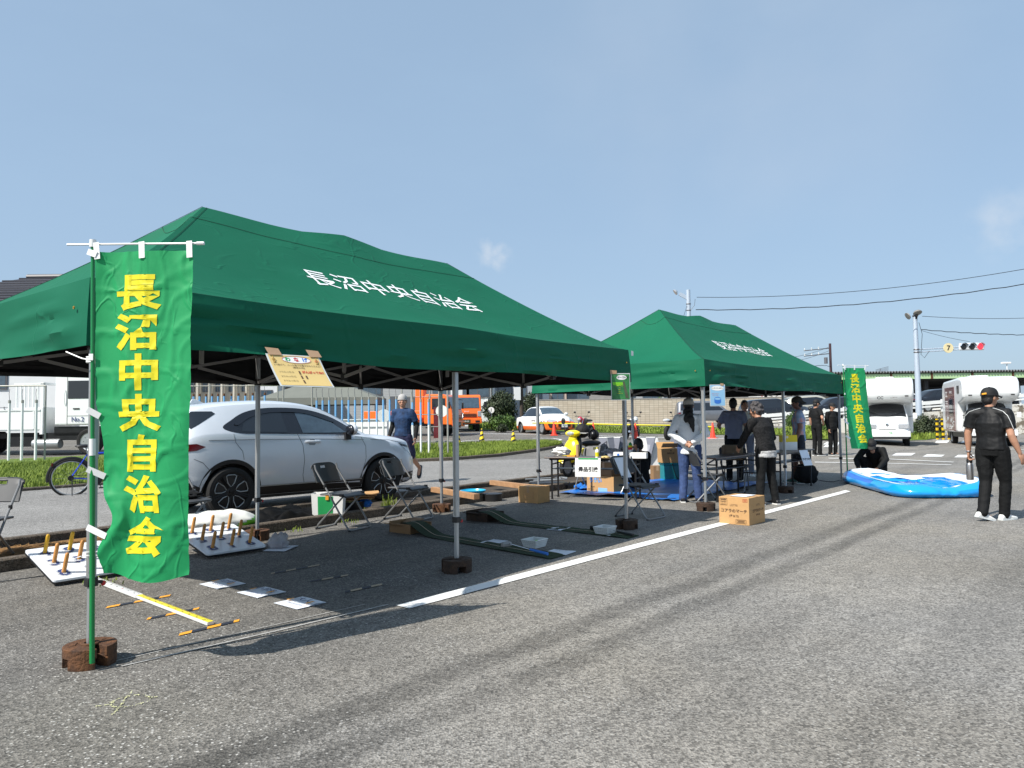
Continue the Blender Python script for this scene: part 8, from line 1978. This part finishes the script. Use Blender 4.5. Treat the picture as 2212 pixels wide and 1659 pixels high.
def person(loc, face, H, label, pose=None, skin='skin', shirt='cloth_black', sleeve='short', pants='cloth_black', pant='long', shoe='shoe_black', hair='hair_black', hairstyle='short', cap=None, cap_back=False, seedv=0,
           build=1.0, vox=.011, curlR=.5, curlL=.5, pnR=None, pnL=None, arm_cover=None, hem=None, hood=False, features=True, belt_low=0.0, brim_tilt=0, collar=False):
    p = dict(DEF); p.update(pose or {}); t = thing('person', label, 'person', loc, face-math.pi/2, 'people at the festival'); t.scale = (H/1.70,)*3
    Mh = head_rot(*p['hrot']); hc = p['head']; B = build
    up = (0, 1, 0)
    # --- body: one continuous surface
    mb = MB(); S = skin
    mb.tube([p['pel'], p['pel'].lerp(p['chest'], .5), p['chest'], p['neck']-V3(0, 0, .03)], [(.14*B, .10), (.128*B, .092), (.15*B, .105), (.06, .055)], S, 14, up=up)
    limb(mb, [p['neck']-V3(0, 0, .05), hc-Mh @ V3(0, .015, .05)], [.056, .05], S)
    mb.ell(hc, (.073, .092, .112), S, 18, 12, Mh); mb.ell(hc+Mh @ V3(0, .018, -.055), (.056, .068, .062), S, 14, 10, Mh); mb.ell(hc+Mh @ V3(0, .055, -.092), (.026, .022, .022), S, 10, 7, Mh)
    mb.ell(hc+Mh @ V3(0, .096, -.022), (.0135, .019, .024), S, 10, 7, Mh); mb.ell(hc+Mh @ V3(0, .105, -.030), (.015, .012, .011), S, 10, 7, Mh); mb.ell(hc+Mh @ V3(0, .085, .028), (.052, .014, .012), S, 10, 7, Mh); mb.ell(hc+Mh @ V3(0, .086, -.062), (.024, .012, .013), S, 10, 7, Mh)
    for sd in (-1, 1): mb.ell(hc+Mh @ V3(sd*.076, -.008, -.012), (.010, .021, .032), S, 10, 7, Mh); mb.ell(hc+Mh @ V3(sd*.045, .07, -.02), (.022, .018, .018), S, 10, 7, Mh)
    for q, sd, cu, pn in (('R', 1, curlR, pnR), ('L', -1, curlL, pnL)):
        sh, el, wr = p['sh'+q], p['el'+q], p['wr'+q]
        limb(mb, [sh, sh.lerp(el, .45), el, el.lerp(wr, .35), wr], [.052*B, .047*B, .040*B, .040*B, .026], S)
        dd = (wr-el).normalized(); hand(mb, wr, dd, pn if pn is not None else V3(-sd, .25, 0), 1 if (dd.cross(pn if pn is not None else V3(-sd, .25, 0))).dot(V3(0, 1, 0)) > 0 else -1, cu, S)
        hp, kn, an = p['hip'+q], p['kn'+q], p['an'+q]
        limb(mb, [hp, hp.lerp(kn, .5), kn, kn.lerp(an, .35), an], [.080*B, .070*B, .055, .053, .036], S)
        td = p['toe'+q].normalized(); limb(mb, [an-V3(0, 0, .02), an+td*.10-V3(0, 0, .045)], [.034, .026], S)
    solids(mb, 'body', S, t, vox*.82, 2)
    # --- head details
    if features:
        for sd in (-1, 1):
            e = MB(); e.ell(hc+Mh @ V3(sd*.030, .0850, .004), (.0115, .007, .006), 'paper_white', 12, 8, Mh); eo = e.build('eye', t); e = MB(); e.ell(hc+Mh @ V3(sd*.030, .0915, .004), (.006, .004, .0062), 'hair_black', 10, 6, Mh); e.build('iris', eo)
            e = MB(); e.ell(hc+Mh @ V3(sd*.031, .0925, .026), (.017, .005, .0035), hair, 10, 6, Mh); e.build('eyebrow', t)
        e = MB(); e.ell(hc+Mh @ V3(0, .0945, -.064), (.023, .006, .0055), 'lip', 12, 7, Mh); e.build('mouth', t)
    mb = MB()
    if hairstyle:
        mb.ell(hc+Mh @ V3(0, -.014, .022), (.083, .098, .106), hair, 16, 11, Mh); mb.ell(hc+Mh @ V3(0, -.045, -.03), (.074, .062, .080), hair, 14, 10, Mh)
        cut = lambda q: True
        if hairstyle == 'long':
            for k, (dx, dy, dz, r0) in enumerate(((0, -.085, -.09, .075), (.01, -.125, -.16, .072), (.03, -.165, -.24, .062), (.045, -.175, -.31, .045), (.06, -.175, -.37, .026), (-.05, -.10, -.12, .05), (-.05, -.155, -.21, .04))): mb.ell(hc+Mh @ V3(dx, dy, dz), (r0, r0*.7, .075), hair, 12, 8, Mh)
        if hairstyle == 'wavy':
            random.seed(9)
            for k in range(26): a, b = random.uniform(0, 6.28), random.uniform(-.35, 1.3); q = V3(.088*math.cos(a)*math.cos(b), -.028+.095*math.sin(a)*math.cos(b), .02+.112*math.sin(b)); 
            random.seed(9)
            for k in range(40):
                a, b = random.uniform(0, 6.28), random.uniform(-.6, 1.4); q = V3(.088*math.cos(a)*math.cos(b), -.03+.098*math.sin(a)*math.cos(b), .02+.112*math.sin(b))
                if q.y > .045 and q.z < .06: continue
                mb.ell(hc+Mh @ q, random.uniform(.022, .036), hair, 9, 6)
        h = solids(mb, 'hair', hair, t, .009, 2, .006, 38, seedv)
        # keep the hairline off the face
        me = h.data; bm = bmesh.new(); bm.from_mesh(me); Mi = Mh.inverted(); kill = []
        for v in bm.verts:
            q = Mi @ (v.co-hc)
            if q.y > .052 and q.z < .052: kill.append(v)
            elif q.y > .012 and q.z < -.005 and abs(q.x) > .05 and hairstyle != 'wavy': kill.append(v)
        bmesh.ops.delete(bm, geom=kill, context='VERTS'); bm.to_mesh(me); bm.free()
    if cap:
        mb = MB(); sg = -1 if cap_back else 1
        def dome(u, v):
            a = u*2*math.pi; b = v*math.pi/2; k = math.cos(b)**.75; return hc+Mh @ V3(.091*math.cos(a)*k, -.008+.110*math.sin(a)*k, .024+.108*math.sin(b)**.9)
        mb.grid(dome, 28, 9, cap, wrap=True); c0 = [dome(k/28, 0) for k in range(28)]; mb.tube(c0, .006, cap, 6, closed=True); cp = mb.build('cap', t, sharp=0)
        mb = MB(); mb.ell(dome(0, 1), .009, cap, 8, 5)
        def brim(u, v, dz=0): a = (u-.5)*2.2; r_ = 1+.62*v*math.cos(a*.8); return hc+Mh @ V3(.089*math.sin(a)*(1+.12*v), sg*(.10*math.cos(a)+.075*v*math.cos(a*.9))-.008, .030-.022*v-.02*(abs(u-.5)*2)**2*v+dz+brim_tilt*v)
        mb.grid(brim, 16, 6, cap); mb.grid(lambda u, v: brim(u, v, -.007), 16, 6, cap, flip=True); mb.build('brim', cp, sharp=0)
    # --- shirt
    mb = MB(); lo = p['pel']-V3(0, 0, .02+belt_low)
    mb.tube([lo, p['pel'].lerp(p['chest'], .45), p['chest']+V3(0, 0, .0), p['chest'].lerp(p['neck'], .55), p['neck']-V3(0, 0, .012)], [(.172*B, .130), (.158*B, .120), (.180*B, .132), (.135*B, .100), (.068, .066)], shirt, 18, up=up)
    L_ = {'short': .62, 'long': 1.0, 'elbow': .9}[sleeve]
    for q in 'RL':
        sh, el, wr = p['sh'+q], p['el'+q], p['wr'+q]
        mb.tube([p['chest'].lerp(p['neck'], .72), sh], [.075, .068*B], shirt, 12); mb.ell(sh, .072*B, shirt, 12, 8)
        if sleeve == 'long': limb(mb, [sh, sh.lerp(el, .5), el, el.lerp(wr, .5), wr-(wr-el).normalized()*.012], [.074*B, .066*B, .058*B, .052*B, .042], shirt)
        else: mb.tube([sh, sh.lerp(el, L_*.6), sh.lerp(el, L_+.08)], [.074*B, .071*B, .070*B], shirt, 12)
    if hood: mb.ell(p['neck']+V3(0, -.085, -.05), (.125, .05, .075), shirt, 14, 9); mb.tube([lo-V3(0, 0, .02), lo+V3(0, 0, .05)], [(.165*B, .125), (.17*B, .128)], shirt, 16, up=up)
    if collar: mb.tube([p['neck']-V3(0, 0, .03), p['neck']+V3(0, 0, .025)], [(.072, .07), (.066, .066)], shirt, 14, up=up)
    so_ = solids(mb, 'shirt', shirt, t, vox*.9, 3, .010, 7, seedv)
    if arm_cover:
        for q in 'RL':
            mb = MB(); sh, el, wr = p['sh'+q], p['el'+q], p['wr'+q]; limb(mb, [sh.lerp(el, .5), el, el.lerp(wr, .4), wr], [.054*B, .046*B, .046*B, .032], arm_cover); solids(mb, 'arm_cover', arm_cover, t, .011, 2)
    if hem: mb = MB(); mb.tube([lo-V3(0, 0, .09), lo+V3(0, 0, .02)], [(.178*B, .138), (.168*B, .128)], hem, 18, up=up); solids(mb, 'blouse_hem', hem, t, .012, 2, .01, 9)
    # --- trousers or shorts
    mb = MB()
    mb.tube([p['pel']-V3(0, 0, .10), p['pel']-V3(0, 0, .02), p['pel']+V3(0, 0, .07)], [(.135*B, .11), (.158*B, .120), (.148*B, .112)], pants, 16, up=up)
    for q in 'RL':
        hp, kn, an = p['hip'+q], p['kn'+q], p['an'+q]
        if pant == 'long': limb(mb, [hp, hp.lerp(kn, .5), kn, kn.lerp(an, .5), an+(an-kn).normalized()*.015], [.098*B, .088*B, .074, .068, .064], pants)
        else: limb(mb, [hp, hp.lerp(kn, .5), hp.lerp(kn, .92)], [.098*B, .095*B, .090], pants)
    solids(mb, 'trousers' if pant == 'long' else 'shorts', pants, t, vox*.9, 3, .009, 6, seedv+3)
    for q in 'RL':
        an = p['an'+q]; td = p['toe'+q].normalized(); sd = td.cross(V3(0, 0, 1)).normalized(); upv = sd.cross(td).normalized(); mb = MB()
        h0 = an-upv*.085 if abs(td.z) > .25 else V3(an.x, an.y, an.z-.085); rows = []
        st = [(-.075, .028, .062), (-.06, .036, .075), (-.01, .038, .085), (.04, .041, .078), (.10, .046, .056), (.15, .044, .042), (.185, .034, .034), (.205, .014, .022)]
        def sh_(u, v):
            x = u*(len(st)-1); i_ = min(int(x), len(st)-2); f_ = x-i_; a, b = st[i_], st[i_+1]; dx, w, h = [a[j]+(b[j]-a[j])*f_ for j in range(3)]
            an_ = v*2*math.pi; cx = math.cos(an_); sx_ = math.sin(an_); return h0+td*dx+sd*w*(abs(cx)**.7*(1 if cx > 0 else -1))+upv*(h*.5+h*.5*(abs(sx_)**.8*(1 if sx_ > 0 else -1)))
        mb.grid(sh_, 21, 16, shoe); mb.add([sh_(0, k/16) for k in range(16)], [tuple(range(16))], shoe); mb.add([sh_(1, k/16) for k in range(16)], [tuple(range(15, -1, -1))], shoe)
        s2 = mb.build('shoe', t, fix=True); mb = MB(); mb.prism([(-.078, -.036), (.0, -.040), (.10, -.048), (.17, -.044), (.208, -.014), (.208, .014), (.17, .044), (.10, .048), (.0, .040), (-.078, .036)], -.002, .018, 'shoe_white' if shoe != 'shoe_white' else 'laminate', Matrix(((td.x, sd.x, upv.x, h0.x), (td.y, sd.y, upv.y, h0.y), (td.z, sd.z, upv.z, h0.z), (0, 0, 0, 1)))); mb.build('sole', s2)
    return t
# 1 the walking man with the steel bottle
wm = person(at(2148, 1124), R(27), 1.655, 'man in black polo shirt and cap walking away on the right, carrying a bottle', dict(
    knR=V3(.09, .12, .50), anR=V3(.055, .13, .088), toeR=V3(.15, 1, .02), hipR=V3(.095, .03, .90), knL=V3(-.08, -.01, .49), anL=V3(-.04, -.17, .118), toeL=V3(.3, 1, -.27),
    elL=V3(-.255, -.06, 1.11), wrL=V3(-.275, -.03, .87), elR=V3(.25, .0, 1.10), wrR=V3(.30, .08, .87), hrot=(-14, 0, 0), shR=V3(.190, .03, 1.37), shL=V3(-.190, -.05, 1.37)),
    shirt='satin_black', pants='cloth_black', shoe='shoe_white', cap='cap_black', build=1.10, vox=.0085, curlL=1.2, curlR=.35, collar=True, seedv=1)
mb = MB()
for sd in (-1, 1):
    o_ = V3(0, .04 if sd > 0 else -.04, 0); mb.tube([V3(sd*.07, -.062, 1.445)+o_*.3, V3(sd*.13, -.075, 1.425)+o_*.7, V3(sd*.19, -.085, 1.40)+o_, V3(sd*.245, -.088, 1.345)+o_, V3(sd*.285, -.085, 1.27)+o_*.6, V3(sd*.315, -.07, 1.18)+o_*.3], .0035, 'laminate', 5)
mb.build('piping', wm)
mb = MB(); mb.tube([V3(-.028, -.098, 1.625), V3(0, -.107, 1.628), V3(.028, -.100, 1.632)], [(.008, .012)]*3, 'tape_orange', 8); q = mb.build('cap_strap', wm)
mb = MB(); w = V3(-.275, -.03, .87); mb.tube([w+V3(.033*math.cos(a*.5236), .033*math.sin(a*.5236), .01) for a in range(12)], .008, 'chrome', 6, closed=True); mb.build('wristwatch', wm)
wl_ = wm.matrix_basis if False else (Matrix.Translation(wm.location) @ Matrix.Rotation(wm.rotation_euler.z, 4, 'Z') @ Matrix.Scale(1.655/1.70, 4))
bp = wl_ @ V3(-.285, -.005, .50); t = thing('steel_bottle', 'brushed steel drinking bottle with a black cap in the walking man\'s hand', 'bottle', bp)
mb = MB(); mb.lathe([(.0, 0), (.040, 0), (.043, .008), (.043, .19), (.034, .215), (.030, .22), (0, .22)], 'chrome_soft', 24); mb.build('bottle_body', t); mb = MB(); mb.lathe([(.034, .218), (.035, .255), (.030, .262), (0, .262)], 'black_plastic', 20); mb.tube([(-.03, 0, .255), (-.025, 0, .29), (0, 0, .305), (.025, 0, .29), (.03, 0, .255)], .007, 'black_plastic', 8); mb.build('cap', t)
# 2 the man in the blue shirt behind the car
p = dep(871, 1005, 15.6); person((p.x, p.y, .0), R(-108), 1.88, 'man in a blue t-shirt, grey cap and black arm sleeves walking behind the silver car', dict(
    hrot=(24, 0, 0), knR=V3(.12, .16, .52), anR=V3(.12, .16, .085), knL=V3(-.12, -.12, .52), anL=V3(-.13, -.44, .29), toeL=V3(-.1, .55, -.8), elR=V3(.25, -.06, 1.12), wrR=V3(.24, .10, .92), elL=V3(-.25, -.08, 1.12), wrL=V3(-.27, .02, .88)),
    shirt='cloth_blue', pants='cloth_navy', pant='shorts', shoe='shoe_black', cap='cap_grey', cap_back=True, arm_cover='cloth_black', vox=.010, seedv=2)
# 3 woman in the white hoodie
person(at(1492, 1085), R(72), 1.63, 'woman in a white hoodie and pale cap, hands clasped behind her back', dict(
    elR=V3(.285, -.10, 1.13), wrR=V3(.07, -.185, .985), elL=V3(-.285, -.10, 1.13), wrL=V3(-.05, -.19, .975), hrot=(6, 0, 0), anR=V3(.13, .03, .085), anL=V3(-.12, -.02, .085)),
    shirt='cloth_white', sleeve='long', pants='cloth_denim', shoe='shoe_black', hairstyle='long', cap='cap_beige', hood=True, build=1.10, belt_low=.10, vox=.0095, curlR=.9, curlL=.9, pnR=V3(0, -1, .2), pnL=V3(0, -1, .2), seedv=3)
# 4 man in the grey t-shirt
p = dep(1588, 1040, 15.4); person((p.x, p.y, 0), R(72), 1.72, 'man in a grey t-shirt seen from behind at the second table', dict(hrot=(-6, -4, 0), elL=V3(-.30, .06, 1.14), wrL=V3(-.30, .27, 1.10), elR=V3(.25, -.02, 1.1), wrR=V3(.21, .10, .90)),
    shirt='cloth_grey', build=1.08, arm_cover=None, belt_low=.04, seedv=4)
# 5 person facing us behind him
p = dep(1613, 1036, 16.6); person((p.x, p.y, 0), R(-104), 1.70, 'person in a cream shirt facing the viewer, half hidden by the man in grey', dict(hrot=(14, 0, 0)), shirt='cloth_cream', sleeve='long', pants='cloth_grey', shoe='shoe_white', seedv=5)
# 6 woman with grey hair leaning on the table
person(at(1657, 1090), R(118), 1.60, 'woman with wavy grey hair in a black lace jacket leaning towards the table', dict(
    pel=V3(0, -.02, .92), chest=V3(0, .05, 1.22), neck=V3(0, .12, 1.39), head=V3(0, .19, 1.515), hrot=(22, -14, 0), shR=V3(.17, .10, 1.33), shL=V3(-.17, .10, 1.33), elL=V3(-.20, .24, 1.10), wrL=V3(-.15, .42, .92), elR=V3(.22, .05, 1.07), wrR=V3(.17, .22, .92), knR=V3(.12, .01, .49), anR=V3(.15, -.04, .085), anL=V3(-.13, .02, .085)),
    shirt='cloth_lace', sleeve='long', pants='cloth_black', hair='hair_grey', hairstyle='wavy', hem='cloth_print', build=1.06, belt_low=.05, vox=.010, seedv=6)
# 7 man in plaid
person(at(1729, 1044), R(158), 1.71, 'man in a plaid shirt, olive cap and shorts standing by the corner table, facing left', dict(hrot=(6, -6, 0), elL=V3(-.215, -.03, 1.10), wrL=V3(-.20, .05, .86), knR=V3(.10, .06, .49), anR=V3(.11, .14, .085), anL=V3(-.10, -.14, .085), knL=V3(-.10, -.03, .49)),
    skin='skin_dark', shirt='cloth_plaid', pants='shorts_dark', pant='shorts', shoe='shoe_teal', cap='cap_olive', cap_back=True, build=1.10, belt_low=.08, vox=.010, seedv=7, brim_tilt=-.03)
# 8, 9 staff
person(at(1766, 984), R(22), 1.75, 'staff member in black with a cap, hand on hip, looking right', dict(hrot=(0, -14, 0), elR=V3(.30, -.06, 1.14), wrR=V3(.17, .10, .98)), shirt='cloth_black', pants='cloth_black', cap='cap_black', seedv=8, vox=.012)
person(at(1800, 983.5), R(-70), 1.64, 'slimmer staff member in long black sleeves standing behind the far tent corner leg', dict(hrot=(20, -4, 0)), shirt='cloth_black', sleeve='long', pants='cloth_black', cap='cap_black', seedv=9, vox=.012, build=.94)
# 10 crouching person at the pool
p = dep(1893, 1022, 15.65); person((p.x, p.y, 0), R(-128), 1.70, 'person in black crouching behind the paddling pool with a cap over the eyes', dict(
    pel=V3(0, -.10, .30), chest=V3(0, .10, .52), neck=V3(0, .24, .64), head=V3(0, .34, .715), hrot=(10, -38, 0), shR=V3(.18, .20, .60), shL=V3(-.18, .20, .60), elR=V3(.30, .36, .40), wrR=V3(.22, .56, .24), elL=V3(-.27, .36, .42), wrL=V3(-.16, .55, .24),
    hipR=V3(.10, -.08, .28), knR=V3(.24, .30, .46), anR=V3(.17, .02, .085), hipL=V3(-.10, -.08, .28), knL=V3(-.22, .32, .42), anL=V3(-.15, .04, .085)), shirt='cloth_black', sleeve='long', pants='cloth_black', cap='cap_black', seedv=10, vox=.011)
# 11 woman sitting behind the prize table
p = dep(1384, 1046, 13.4); person((p.x, p.y, .02), R(118), 1.62, 'black haired person in black sitting low behind the right end of the prize table', dict(
    pel=V3(0, -.05, .22), chest=V3(0, .0, .54), neck=V3(0, .03, .73), head=V3(0, .06, .87), hrot=(12, -12, 0), shR=V3(.18, .01, .67), shL=V3(-.18, .01, .67), elR=V3(.23, .08, .42), wrR=V3(.16, .28, .32), elL=V3(-.23, .08, .42), wrL=V3(-.16, .28, .32),
    hipR=V3(.10, 0, .18), knR=V3(.22, .38, .34), anR=V3(.10, .36, .085), hipL=V3(-.10, 0, .18), knL=V3(-.22, .38, .34), anL=V3(-.10, .36, .085)), shirt='cloth_black', sleeve='long', pants='cloth_black', seedv=11)
